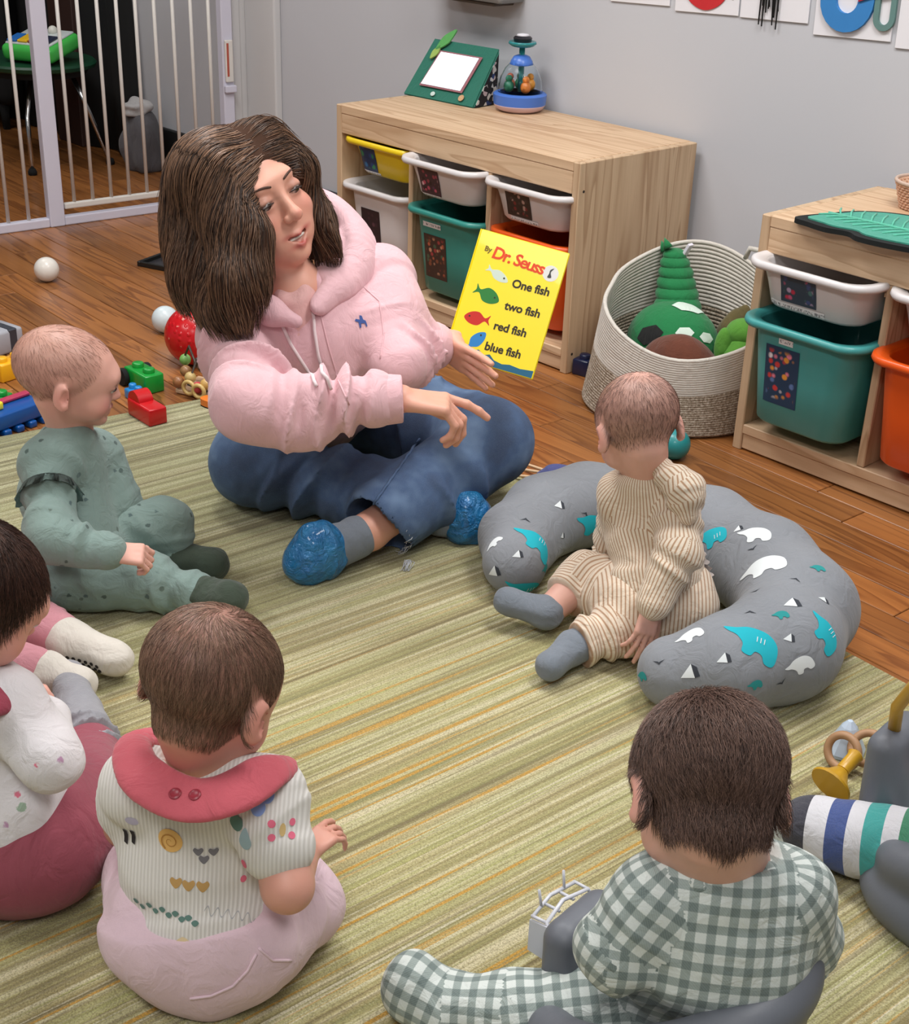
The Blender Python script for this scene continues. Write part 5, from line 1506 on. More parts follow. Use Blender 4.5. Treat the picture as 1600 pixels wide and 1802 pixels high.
# ---- the picture book in her hand
def book():
    c = atd(893, 536, 2.515)
    X = (SR * .955 - SU * .290 - SA * .10).normalized(); Z = -(SA * .98 + SU * .05); Z = (Z - X * Z.dot(X)).normalized(); Y = Z.cross(X)
    M = Matrix((tuple(X) + (0,), tuple(Y) + (0,), tuple(Z) + (0,), (0, 0, 0, 1))).transposed()
    t = thing('picture_book', 'yellow hardcover picture book with four fish held up by the woman', 'book', c)
    t.rotation_mode = 'QUATERNION'; t.rotation_quaternion = M.to_quaternion()
    W, H = .166, .236
    part('front_cover', MB().box((-W / 2, -H / 2, .0045), (W / 2, H / 2, .0075), .001, 1).me('front_cover'), M_yel, t)
    part('back_cover', MB().box((-W / 2, -H / 2, -.0075), (W / 2, H / 2, -.0045), .001, 1).me('back_cover'), M_yel, t)
    part('spine', MB().box((-W / 2 - .0025, -H / 2, -.0072), (-W / 2 - .0001, H / 2, .0072), .001, 1).me('spine'), M_yel, t)
    part('page_block', MB().box((-W / 2 + .001, -H / 2 + .004, -.0044), (W / 2 - .004, H / 2 - .004, .0044)).me('page_block'), plain('paper', (224, 214, 160), .8), t)
    def ink(name, me, m): return part(name, me, m, t)
    zt = .0078
    def txt(name, s, x, y, size, m, rot=0, bold=.0006, shear=0, sp=1.0):
        me = text_me(s, size, .0002, bold, shear, sp); me.transform(Matrix.Translation((x, y, zt)) @ Matrix.Rotation(rot, 4, 'Z')); me.name = name; return ink(name, me, m)
    rd = plain('red_ink', (226, 70, 20), .5); bk = plain('dark_ink', (44, 36, 10), .5); bn = plain('brown_ink', (120, 100, 20), .5)
    txt('lettering', 'By', -.068, .082, .013, bn, -.05, .0004)
    txt('lettering', 'Dr. Seuss', -.053, .0735, .0305, rd, -.055, .0007, .1, .86)
    for s, x, y in (('One fish', .002, .032), ('two fish', .001, -.010), ('red fish', -.008, -.050), ('blue fish', -.013, -.090)):
        txt('lettering', s, x - .004, y, .0212, bk, .03, .0006, .05, .97)
    def shape(name, polys, m, dz=0.0):
        mb = MB()
        for p in polys:
            if sum(a[0] * b[1] - b[0] * a[1] for a, b in zip(p, p[1:] + p[:1])) < 0: p = p[::-1]
            mb.prism(p, .00752 + dz, .00775 + dz)
        return ink(name, mb.me(name), m)
    shape('round_badge', [circ(.0145, 24, .060, .074)], plain('badge_white', (226, 226, 222), .5))
    shape('badge_mark', [smooth_poly([(.056, .066), (.063, .067), (.060, .076), (.064, .084), (.058, .080), (.0575, .073)])], plain('badge_ink', (60, 62, 60), .5), .0003)
    def fish(x, y, L, h_, m, rot, flip=1, name='fish_print'):
        body = smooth_poly([(L * .5, 0), (L * .28, h_ * .42), (-L * .05, h_ * .5), (-L * .30, h_ * .12), (-L * .5, h_ * .38), (-L * .44, 0), (-L * .5, -h_ * .38), (-L * .30, -h_ * .12), (-L * .05, -h_ * .5), (L * .28, -h_ * .42)], 4)
        c_, s_ = math.cos(rot), math.sin(rot)
        shape(name, [[(x + (a * flip) * c_ - b * s_, y + (a * flip) * s_ + b * c_) for a, b in body]], m)
        ex, ey = x + L * .30 * flip * c_ - h_ * .1 * s_, y + L * .30 * flip * s_ + h_ * .1 * c_
        shape('fish_eye', [circ(.0018, 8, ex, ey)], bk, .0003)
    fish(-.032, .046, .046, .017, plain('pale_print', (206, 222, 206), .5), -.35)
    fish(-.040, .006, .050, .026, plain('green_print', (34, 124, 48), .5), -.25)
    fish(-.045, -.040, .048, .024, plain('red_print', (198, 32, 22), .5), .1, -1)
    fish(-.036, -.080, .048, .021, plain('blue_print', (34, 130, 200), .5), .95)
    shape('water_print', [[(-.040, -.1165), (-.036, -.098), (-.026, -.093), (-.014, -.100), (-.004, -.096), (.006, -.104), (.022, -.107), (.036, -.104), (.056, -.106), (.081, -.103), (.081, -.1165)]], plain('sea_print', (20, 96, 130), .5))
    return t
nt = NT('yellow_cover'); M_yel = nt.done(lin((250, 224, 6)), .35, **{'Coat Weight': .2})
book_o = book()
# ================================================================== THE BABIES
def cloth_uv(name, kind):
    """patterns woven along the limb: coordinates come from the cloth itself"""
    t = NT(name); uv = t.n('ShaderNodeUVMap', uv_map='cloth').outputs[0]
    sp = t.n('ShaderNodeSeparateXYZ', {0: uv}); co = t.coord(); fine = t.noise(co, 800, 2)
    def band(x, period, duty=.5, soft=.06, phase=0.0):
        f = t.math('FRACT', t.math('ADD', t.math('DIVIDE', x, period), phase))
        return t.ramp(f, [(0, (0, 0, 0)), (soft, (1, 1, 1)), (duty, (1, 1, 1)), (duty + soft, (0, 0, 0))])
    if kind == 'gingham':
        a, b = band(sp.outputs[0], .0195, .46, .05), band(sp.outputs[1], .0195, .46, .05)
        s = t.math('MULTIPLY', t.math('ADD', a, b), .5)
        thr = t.math('MULTIPLY', band(t.math('ADD', sp.outputs[0], sp.outputs[1]), .003, .5, .2), .10)
        col = t.ramp(t.math('SUBTRACT', s, thr), [(.0, lin((214, 222, 218))), (.42, lin((150, 164, 160))), (.58, lin((142, 156, 152))), (1, lin((98, 116, 114)))])
    elif kind == 'pinstripe':
        a = band(sp.outputs[0], .0066, .34, .16)
        col = t.mix(a, lin((226, 212, 192)), lin((172, 132, 96)))
    elif kind == 'pinstripe_leg':
        a = band(sp.outputs[1], .0066, .34, .16)
        col = t.mix(a, lin((228, 212, 192)), lin((176, 136, 102)))
    elif kind == 'rugby':
        f = t.math('DIVIDE', sp.outputs[1], .30)
        W, N, B, G2, G3 = lin((206, 206, 212)), lin((10, 16, 44)), lin((28, 62, 130)), lin((24, 150, 146)), lin((22, 120, 84))
        col = t.ramp(f, [(0, W), (.09, G2), (.145, W), (.22, G3), (.29, W), (.36, G2), (.445, W), (.515, B), (.60, W), (.69, N)], 'CONSTANT')
    wr = t.noise(co, 28, 3, .55, 1.2); t.bump(t.math('MULTIPLY_ADD', wr, .0045, t.math('MULTIPLY', fine, .0003)), 1.0, 1.0)
    col = t.mix(t.math('MULTIPLY', fine, .22), col, mul((.5, .48, .45, 1), .8))
    return t.done(col, .92, **{'Sheen Weight': .15})
def speckle(name, base, spots, scale=48, thr=.10):
    t = NT(name); co = t.coord(); vo = t.n('ShaderNodeTexVoronoi', {'Vector': co, 'Scale': scale})
    w = t.noise(co, 160, 2)
    d = t.math('ADD', vo.outputs['Distance'], t.math('MULTIPLY', t.math('SUBTRACT', w, .5), .25))
    m = t.ramp(d, [(thr, (1, 1, 1)), (thr + .05, (0, 0, 0))])
    pk = t.n('ShaderNodeSeparateColor', {0: vo.outputs['Color']})
    keep = t.ramp(pk.outputs[1], [(.45, (0, 0, 0)), (.47, (1, 1, 1))])
    sc = t.ramp(pk.outputs[0], [(i / len(spots), lin(c)) for i, c in enumerate(spots)], 'CONSTANT')
    fine = t.noise(co, 800, 2); wr = t.noise(co, 28, 3, .55, 1.2); t.bump(t.math('MULTIPLY_ADD', wr, .0045, t.math('MULTIPLY', fine, .0003)), 1.0, 1.0)
    b = t.mix(t.math('MULTIPLY', fine, .25), lin(base), mul(lin(base), .7))
    return t.done(t.mix(t.math('MULTIPLY', m, keep), b, sc), .92, **{'Sheen Weight': .15})
def mirrorq(q): return 1 if q == 'R' else -1
SKIN = (224, 170, 152)
def baby_body(T, J, h, skin=SKIN, scalp=None, scalp_fn=scalp_std, hands=None, feet=True, r=1.0, neck=.032):
    S = Sdf(.0026)
    S.cap(J['pel'], J['chest'], .062 * r, .064 * r, .03, h.F, .85); S.cap(J['chest'], J['nb'], .058 * r, .036 * r, .03)
    S.cap(J['shL'], J['shR'], .027, .027, .03)
    S.cap(J['nb'], h.at(0, -.015, -.035), neck, neck + .004, .015)
    for q in 'LR':
        S.cap(J['sh' + q], J['el' + q], .0275, .0265, .015); S.cap(J['el' + q], J['wr' + q], .0265, .0175, .012)
        S.cap(J['hip' + q], J['kn' + q], .045, .036, .02); S.cap(J['kn' + q], J['an' + q], .034, .024, .015)
        if feet:
            S.cap(J['an' + q], J['to' + q], .022, .019, .012); 
        hd = (hands or {}).get(q)
        if hd: hand(S, J['wr' + q], hd[0], hd[1], hd[2], hd[5] if len(hd) > 5 else .47, hd[3] if len(hd) > 3 else (.5, .55, .6, .6), .10, hd[4] if len(hd) > 4 else (.7, .4), .0025)
        else: S.ell(lerp3(J['el' + q], J['wr' + q], 1.18), .018, None, .01)
    head_baby(S, h)
    return solid('body', S, M_skin, T, None, 1, None, skin_cols(h, skin, 'baby', scalp, scalp_fn))
def hair_baby(T, bodyo, h, fn, n, length, r, cols, seed, whorl=(0, -.05, .075), lift=.002, swirl=.5, jit=.25, off=.0004, thick=None, thr=.35, droop=0.0, stop=.12):
    me = bodyo.data; V = np.empty(len(me.vertices) * 3, np.float32); me.vertices.foreach_get('co', V); V = V.reshape(-1, 3)
    s_, f_, u_ = h.loc(V); w = fn(s_, f_, u_)
    ok = np.where((w > thr) & ~((np.abs(s_) > .064) & (np.abs(f_ + .006) < .032) & (np.abs(u_ + .014) < .034)) & (u_ > -.09) & (np.abs(s_) < .1) & (np.abs(f_) < .12))[0]
    rr = np.random.RandomState(seed); pick = rr.choice(ok, n)
    roots = V[pick] + rr.randn(n, 3) * .0012
    # hair cap surface to run along: the head itself
    keepf = np.zeros(len(V), bool); keepf[(u_ > -.11) & (np.abs(s_) < .1) & (np.abs(f_) < .12)] = True
    bv = BVHTree.FromPolygons([tuple(v) for v in V], [tuple(p.vertices) for p in me.polygons if keepf[p.vertices[0]]])
    wc = h.at(*whorl)
    def flow(p, nn, t):
        d = p - wc; d = d - nn * d.dot(nn)
        if d.length > 1e-5: d.normalize()
        sw = nn.cross(d)
        return d + sw * swirl * math.exp(-(p - wc).length / .05) - h.U * .35 + h.F * (.1)
    def inside(p):
        a, b_, c = h.loc(np.array(p)[None]); return float(fn(a, b_, c)[0]) > stop and abs(float(a[0])) < .0735 + .02 * (float(c[0]) > .0)
    def ln(p, rr):
        a, b_, c = h.loc(np.array(p)[None]); return length * rr.uniform(.6, 1.25) * (.35 + .65 * float(np.clip(fn(a, b_, c)[0], 0, 1)) * min(1, max(.3, (float(c[0]) + .09) / .09)))
    return strands('hair', bv, roots, flow, ln, M_hair, T, 6, r, lift, jit, cols, seed, droop, off, None, inside)
def J_finish(J, side):
    side = Vector(side).normalized()
    J.setdefault('hipR', J['pel'] + side * .048); J.setdefault('hipL', J['pel'] - side * .048)
    return J
D = atd
FLOOR_CUT = (Vector((0, 0, RZ + .0008)), (0, 0, -1))
def sock(T, a, b, c, mat, name='sock', ra=.026, rb=.027, rc=.022, fold=True):
    """ankle cuff a, heel b, toe c"""
    S = Sdf(.003)
    S.cap(a, b, ra, rb, .012, None, 1, folds(.0012, 260, 3)); S.cap(b, c, rb, rc, .012); S.ell(lerp3(b, c, .95), rc * 1.05, None, .01)
    S.halfspace(*FLOOR_CUT)
    return solid(name, S, mat, T, wob(5, .0008, 120, 5), 1)

# ------------------------------------------------------------------ sage green baby, in profile on the left
def green_baby():
    J = dict(pel=atz(142, 985, .082), chest=D(118, 862, 2.40), nb=D(124, 756, 2.335), shR=D(84, 818, 2.30), shL=D(166, 800, 2.42),
             elR=D(92, 945, 2.23), wrR=D(196, 972, 2.23), elL=D(225, 920, 2.44), wrL=D(240, 975, 2.42),
             knR=atz(258, 1022, .058), anR=atz(355, 1050, .042), toR=atz(402, 1062, .05), knL=atz(288, 925, .105), anL=atz(302, 985, .05), toL=atz(368, 996, .042))
    side = (-AH * .9 + RH * .3); J_finish(J, side)
    J['hipR'] = atz(125, 1015, .07)
    h = HeadF(D(119, 662, 2.275), SR * .92 + SA * .34 - SU * .10, 0, .99)
    T = thing('person', 'bald baby in a sage green outfit seen from the side, watching the book', 'person', (J['pel'].x, J['pel'].y, RZ))
    b = baby_body(T, J, h, (222, 170, 154), (150, 112, 96), lambda s, f, u: scalp_std(s, f, u) * .55,
                  {'R': (SR * .9 - SU * .1 + SA * .2, -SA * .7 + SR * .3 + SU * .5, SU, (.9, 1.0, 1.0, 1.0), (.5, .6), .58)}, True)
    eyes(h, T, .024, .0690, -.003, .0085, (40, 30, 28), (0, 1, -.1)); lashes(h, T, .024, .0690, -.003, .0085, .0105, .0010, .0009)
    hair_baby(T, b, h, scalp_std, 1700, .012, .00015, (lin((140, 104, 88)), lin((190, 150, 132))), 3, (0, -.05, .07), .0004, .7)
    S = Sdf(.0036)
    S.cap(J['pel'], J['chest'], .088, .080, .03, h.F, .85, folds(.003, 60, 1, 0, .7)); S.cap(J['chest'], J['nb'] - SU * .012, .078, .046, .03)
    S.cap(J['shL'], J['shR'], .044, .044, .03)
    for q in 'LR':
        S.cap(J['sh' + q], J['el' + q], .044, .042, .02, None, 1, folds(.004, 120, 4)); S.cap(J['el' + q], lerp3(J['el' + q], J['wr' + q], .93), .042, .030, .015, None, 1, folds(.004, 150, 5))
    S.ell(J['nb'] + SU * .018, (.046, .046, .022), (SR, SA, SU), .012, 'sub')
    top = solid('top', S, M_sage, T, wob(7, .0018, 50), 2)
    # frill over the shoulder seam
    mb = MB(); ctr = lerp3(J['shR'], J['elR'], .42); d = (J['elR'] - J['shR']).normalized(); e1 = d.orthogonal().normalized(); e2 = d.cross(e1)
    n = 40; ra = []; rb = []
    for k in range(n):
        a = 2 * math.pi * k / n; dirv = e1 * math.cos(a) + e2 * math.sin(a)
        if dirv.dot(h.F) > .8: dirv = dirv * .98
        wv = .004 * math.sin(k * 1.9) + .003 * math.sin(k * .9)
        ra.append(mb.bm.verts.new(ctr - d * .014 + dirv * .044)); rb.append(mb.bm.verts.new(ctr + d * (.008 + wv) + dirv * (.054 + wv * .7)))
    for k in range(n): mb.bm.faces.new((ra[k], ra[(k + 1) % n], rb[(k + 1) % n], rb[k]))
    bmesh.ops.solidify(mb.bm, geom=mb.bm.faces[:], thickness=.0022)
    part('shoulder_frill', mb.me('shoulder_frill', True), M_sage, top, False)
    S = Sdf(.0036); S.ell(J['pel'], (.085, .085, .075), None, .02)
    for q in 'LR':
        S.cap(J['hip' + q], J['kn' + q], .058, .050, .02, None, 1, folds(.003, 90, 8)); S.cap(J['kn' + q], lerp3(J['kn' + q], J['an' + q], .88), .049, .040, .015, None, 1, folds(.003, 110, 9))
    S.halfspace(*FLOOR_CUT)
    solid('trousers', S, M_sage, T, wob(9, .0018, 50), 2)
    for q in 'RL':
        d = (J['to' + q] - J['an' + q]); up = UPW * (.012 if q == 'R' else .004)
        sock(T, J['an' + q] + UPW * .006, lerp3(J['an' + q], J['to' + q], .25), J['to' + q] + up + d * .1, M_slip, 'slipper', .032, .034, .028)
M_sage = speckle('sage_print', (128, 150, 144), [(84, 104, 104), (78, 96, 92), (94, 110, 102)], 40, .15)
M_slip = fabric('dark_green_felt', (62, 74, 62), .2, .95, .4, 400)
green_baby()

# ------------------------------------------------------------------ striped baby leaning on the nursing pillow
scalp_low = lambda s, f, u: np.clip((u + .052 - np.maximum(0, f + .012) * 1.6) / .03, 0, 1)
def stripe_baby():
    J = dict(pel=atz(1152, 1058, .085), chest=D(1150, 935, 2.325), nb=D(1140, 838, 2.265), shR=D(1192, 878, 2.25), shL=D(1098, 872, 2.31),
             elR=D(1192, 975, 2.195), wrR=D(1148, 1066, 2.195), elL=D(1085, 950, 2.42), wrL=D(1075, 1000, 2.46),
             knR=atz(1095, 1105, .060), anR=atz(1008, 1140, .045), toR=atz(968, 1172, .040), knL=atz(1032, 1018, .075), anL=atz(962, 1078, .048), toL=atz(892, 1058, .058))
    J_finish(J, RH * .9 + AH * .3)
    h = HeadF(D(1122, 748, 2.215), SA * .93 - SR * .20 - SU * .12, -5, .98)
    T = thing('person', 'baby in cream striped clothes sitting against the grey pillow, back turned', 'person', (J['pel'].x, J['pel'].y, RZ))
    b = baby_body(T, J, h, (222, 172, 156), (132, 100, 88), lambda s, f, u: scalp_low(s, f, u) * .66 * np.clip(1.15 - .9 * np.exp(-((u - .07) / .03) ** 2 - (s / .035) ** 2 - ((f + .035) / .04) ** 2), 0, 1),  # highlight on the crown is painted in by thinning the scalp tint
                  {'R': (-SU * .9 - SR * .25 + SA * .1, -SA * .8 + SR * .4, SR * .2 - SA * .3 - SU * .1, (.25, .2, .25, .4), (.6, .3), .55)}, True)
    hair_baby(T, b, h, scalp_low, 3600, .011, .00015, (lin((96, 70, 60)), lin((150, 118, 106))), 5, (.005, -.055, .065), .0004, .8)
    def k(a): return Vector(a)
    S = Sdf(.0034)
    S.cap(J['pel'] + UPW * .035, J['chest'], .080, .076, .03, h.F, .88, folds(.0028, 75, 31, 0, .8), up=h.F); S.cap(J['chest'], J['nb'] - SU * .01, .074, .046, .03, up=h.F)
    S.cap(J['shL'], J['shR'], .040, .040, .03)
    for q in 'LR':
        S.cap(J['sh' + q], J['el' + q], .040, .038, .02, None, 1, folds(.003, 120, 34), up=h.F); S.cap(J['el' + q], lerp3(J['el' + q], J['wr' + q], .95), .038, .028, .015, None, 1, folds(.004, 160, 35), up=h.F)
    S.ell(J['nb'] + SU * .02, (.044, .044, .024), (SR, SA, SU), .012, 'sub')
    top = solid('top', S, M_pin, T, wob(37, .0016, 55), 2, None, None, True)
    S = Sdf(.0034)   # hood bunched behind the right shoulder
    S.chain([D(1168, 826, 2.21), D(1203, 862, 2.19), D(1212, 905, 2.19)], [.020, .032, .018], .02, fold=folds(.003, 120, 3), up=SU)
    solid('hood', S, M_pin, top, wob(3, .0015, 70), 2, None, None, True)
    S = Sdf(.0034); S.cap(J['pel'] - RH * .02, J['pel'] + RH * .02, .086, .086, .02, UPW, .85, up=UPW)
    for q in 'LR':
        S.cap(J['hip' + q], J['kn' + q], .056, .047, .02, None, 1, folds(.003, 90, 38), up=UPW); S.cap(J['kn' + q], lerp3(J['kn' + q], J['an' + q], .86 if q == 'R' else .62), .046, .040, .015, None, 1, folds(.0025, 110, 39), up=UPW)
    for q, t in (('R', .86), ('L', .55)): S.hem(J['kn' + q], lerp3(J['kn' + q], J['an' + q], t), .05)
    S.halfspace(*FLOOR_CUT)
    solid('trousers', S, M_pinl, T, wob(39, .0016, 55), 2, None, None, True)
    sock(T, lerp3(J['knR'], J['anR'], .9), J['anR'], J['toR'], M_gsock)
    sock(T, lerp3(J['knL'], J['anL'], .97), J['anL'], J['toL'], M_gsock)
    # lace edge of the top at the right hip
    mb = MB(); n = 26; P = [(1228, 952), (1242, 985), (1250, 1010), (1240, 1032)]
    ra, rb = [], []
    for i in range(n):
        t = i / (n - 1) * (len(P) - 1.001); a = int(t); f = t - a
        px, py = P[a][0] * (1 - f) + P[a + 1][0] * f, P[a][1] * (1 - f) + P[a + 1][1] * f
        ra.append(mb.bm.verts.new(D(px - 14, py, 2.31))); rb.append(mb.bm.verts.new(D(px + 5 + 3.5 * math.sin(i * 1.7), py + 4, 2.30 + .006 * math.sin(i * 1.1))))
    for i in range(n - 1): mb.bm.faces.new((ra[i], rb[i], rb[i + 1], ra[i + 1]))
    bmesh.ops.solidify(mb.bm, geom=mb.bm.faces[:], thickness=.0018)
    part('lace_edge', mb.me('lace_edge', True), fabric('lace', (216, 206, 202)), top, False)
M_pin = cloth_uv('cream_pinstripe', 'pinstripe'); M_pinl = cloth_uv('cream_pinstripe_leg', 'pinstripe_leg')
stripe_baby()

# ------------------------------------------------------------------ baby with the red bib, near left
def bib_baby():
    J = dict(pel=atz(362, 1628, .088), chest=D(348, 1490, 1.585), nb=D(362, 1352, 1.525), shR=D(466, 1398, 1.495), shL=D(246, 1384, 1.54),
             elR=D(506, 1560, 1.475), wrR=D(535, 1502, 1.545), elL=D(226, 1450, 1.62), wrL=D(270, 1500, 1.70),
             knR=atz(518, 1592, .068), anR=atz(480, 1505, .05), toR=atz(430, 1470, .045), knL=atz(268, 1545, .066), anL=atz(320, 1500, .05), toL=atz(370, 1470, .045))
    J_finish(J, RH * .95 - AH * .1)
    h = HeadF(D(371, 1208, 1.475), SA * .90 + SR * .34 - SU * .18, 4, 1.05)
    T = thing('person', 'baby in a white printed shirt with a red bib, sitting with its back turned', 'person', (J['pel'].x, J['pel'].y, RZ))
    fn = lambda s, f, u: np.clip((u + .066 - np.maximum(0, f + .012) * 1.9) / .025, 0, 1)
    b = baby_body(T, J, h, (214, 156, 138), (98, 70, 56), lambda s, f, u: fn(s, f, u) * .64,
                  {'R': (SR * .55 + SU * .35 + SA * .7, SU * .8 + SR * .2 - SA * .3, -SR * .5 + SU * .3, (.3, .4, .5, .6), (.7, .3))}, True, 1.0, .036)
    hair_baby(T, b, h, fn, 10000, .022, .00020, (lin((80, 56, 44)), lin((166, 132, 110))), 7, (.012, -.045, .082), .0009, 1.1, .3)
    S = Sdf(.0034)
    S.cap(J['pel'] + UPW * .02, J['chest'], .090, .086, .03, h.F, .86, folds(.0022, 70, 41, 0, .6), up=-h.F); S.cap(J['chest'], J['nb'] - SU * .014, .084, .050, .03, up=-h.F)
    S.cap(J['shL'], J['shR'], .040, .040, .03)
    for q in 'LR': S.cap(J['sh' + q], lerp3(J['sh' + q], J['el' + q], .55), .043, .041, .02, None, 1, folds(.002, 120, 44), up=h.F); S.halfspace if False else None
    S.ell(J['nb'] + SU * .02, (.048, .048, .026), (SR, SA, SU), .012, 'sub')
    shirt = solid('shirt', S, M_ribw, T, wob(47, .0012, 60), 2)
    bvs = bvh_of(shirt.data)
    def pat(name, items, col, off=.0009, step=.007):
        its = []
        for px, py, polys in items:
            r = bvs.ray_cast(Vector(CAM_POS), Vector(ray(px, py)).normalized())
            if r[0] is None: continue
            its.append((r[0], SR * .95 - SU * .05, polys))
        m = plain('print_' + name, col, .9, .05, 60)
        for it in its: part(name, decal_me(name, bvs, [it], off=off, step=step), m, shirt, False)
    def ring(r, w): return circ(r, 20)
    pat('snail_print', [(300, 1478, [circ(.0145, 20)])], (222, 176, 104))
    spi = [(.0012 * (1 + k * .36) * math.cos(k * .42), .0012 * (1 + k * .36) * math.sin(k * .42)) for k in range(26)]
    sp2 = [(x * .84, y * .84) for x, y in spi][::-1]
    pat('spiral_print', [(300, 1480, [spi + sp2])], (176, 126, 60), .0016, .003)
    pat('bee_print', [(223, 1468, [[(-.0030, -.012), (.0030, -.012), (.0030, .010), (-.0030, .010)]]), (236, 1470, [[(-.0028, -.011), (.0028, -.011), (.0028, .010), (-.0028, .010)]])], (42, 36, 40))
    pat('wing_print', [(232, 1445, [circ(.008, 12, 0, 0, .7)])], (186, 180, 204), .0006)
    heart = smooth_poly([(0, -.0052), (.0055, .0008), (.0038, .0046), (0, .0028), (-.0038, .0046), (-.0055, .0008)], 4)
    pat('grey_heart_print', [(349, 1498, [heart]), (376, 1498, [heart]), (359, 1512, [heart])], (120, 118, 124), .0009, .004)
    heart2 = [(x * 1.25, y * 1.25) for x, y in heart]
    pat('gold_heart_print', [(310, 1553, [heart2]), (332, 1558, [heart2]), (357, 1560, [heart2])], (188, 150, 92), .0009, .004)
    drop = smooth_poly([(0, .012), (.008, -.002), (.004, -.011), (-.004, -.011), (-.008, -.002)], 4)
    pat('green_petal_print', [(417, 1448, [circ(.009, 14)])], (94, 128, 118)); pat('grey_petal_print', [(431, 1476, [drop])], (152, 176, 182))
    pat('blue_petal_print', [(470, 1394, [drop]), (455, 1416, [drop])], (142, 168, 226))
    pat('pink_dot_print', [(478, 1450, [circ(.0042, 10)]), (514, 1446, [circ(.0042, 10)]), (478, 1474, [circ(.0042, 10)]), (513, 1470, [circ(.0042, 10)]), (430, 1520, [circ(.005, 10)]), (428, 1546, [circ(.004, 10)])], (226, 110, 136), .0009, .004)
    pat('tan_dash_print', [(497, 1460, [circ(.0036, 10, 0, 0, 2.0)])], (206, 176, 120), .0009, .004)
    sprig = smooth_poly([(-.006, 0), (0, .004), (.006, 0), (.002, -.005), (-.002, -.005)], 3)
    pat('garland_print', [(240 + i * 11.5, 1584 + i * 3.8 + (i % 2) * 6, [[(x * .7, y * .7) for x, y in sprig]]) for i in range(10)], (96, 128, 120), .0009, .004)
    cur = [(.030 * math.sin(k * .0) + -.030 + k * .0011, .0045 * math.sin(k * .62)) for k in range(52)]
    pat('loop_print', [(408, 1608, [cur + [(x, y - .0016) for x, y in cur[::-1]]])], (176, 176, 178), .0009, .003)
    pat('bush_print', [(392, 1655, [smooth_poly([(-.014, -.006), (-.006, .006), (0, .003), (.008, .010), (.018, -.002), (.012, -.008)], 3)])], (150, 172, 158)); pat('sand_print', [(330, 1662, [smooth_poly([(-.016, -.005), (-.006, .008), (.006, .002), (.016, .006), (.014, -.006)], 3)])], (222, 200, 160))
    # bib collar with two snaps
    S = Sdf(.003); nrm = (SU * .62 - SA * .62)
    C = [D(262, 1300, 1.585), D(234, 1315, 1.515), D(246, 1358, 1.468), D(293, 1395, 1.445), D(352, 1410, 1.435), D(418, 1392, 1.437), D(468, 1360, 1.458), D(492, 1352, 1.50), D(470, 1350, 1.56)]
    S.chain(spl(C, 4), spl1([.016, .018, .020, .021, .021, .021, .020, .017, .013], 4), .014, flat=nrm, fs=.34)
    bibo = solid('bib', S, M_bib, T, wob(51, .0006, 40), 2)
    bvb = bvh_of(bibo.data)
    for px, py in ((308, 1397), (343, 1399)):
        r = bvb.ray_cast(Vector(CAM_POS), Vector(ray(px, py)).normalized())
        if r[0] is not None:
            q = r[1].to_track_quat('Z', 'Y').to_matrix().to_4x4()
            part('snap', MB().lathe([(0, 0), (.0068, 0), (.0068, .0012), (.0050, .0022), (.0040, .0014), (0, .0014)], 16, Matrix.Translation(r[0]) @ q).me('snap', angle=.8), plain('snap_red', (150, 48, 62), .4), bibo, False)
    # pink trousers
    S = Sdf(.0036); S.cap(J['pel'] - RH * .026, J['pel'] + RH * .026, .089, .089, .02, UPW, .92)
    S.cap(J['pel'] - UPW * .01, lerp3(J['pel'], J['chest'], .10), .097, .0955, .012, h.F, .90)
    S.hem(J['pel'], lerp3(J['pel'], J['chest'], .13), .16, .12)
    for q in 'LR':
        S.cap(J['hip' + q], J['kn' + q], .068, .056, .03, None, 1, folds(.0022, 70, 48)); S.cap(J['kn' + q], lerp3(J['kn' + q], J['an' + q], .9), .053, .040, .02)
    S.halfspace(*FLOOR_CUT)
    tr = solid('trousers', S, M_lav, T, wob(49, .0015, 45), 2)
    bvt = bvh_of(tr.data)
    for P in ([(335, 1757), (372, 1752), (410, 1735), (436, 1708), (455, 1672)], [(455, 1668), (480, 1690), (520, 1690)]):
        pts = []
        for a, b_ in zip(P, P[1:]):
            for k in range(5):
                r = bvt.ray_cast(Vector(CAM_POS), Vector(ray(a[0] + (b_[0] - a[0]) * k / 5, a[1] + (b_[1] - a[1]) * k / 5)).normalized())
                if r[0] is not None: pts.append(r[0] + r[1] * .0006)
        if len(pts) > 2: part('seam', MB().tube(pts, .0018, 6).me('seam', True), M_lav, tr, False)
nt = NT('white_rib'); co = nt.coord(); wv = nt.n('ShaderNodeTexWave', {'Vector': nt.mapping(co, (1, 1, .05), (0, 0, 0), (0, 0, -.8)), 'Scale': 70.0, 'Distortion': .6}).outputs['Fac']
nt.bump(wv, .35, .0015); M_ribw = nt.done(nt.mix(wv, lin((206, 202, 196)), lin((226, 223, 218))), .92, **{'Sheen Weight': .15})
M_bib = fabric('red_bib', (196, 88, 100), .08, .85, .3, 700, .2); M_lav = fabric('pale_pink_jersey', (224, 196, 206), .05, .95, .3, 700)
bib_baby()

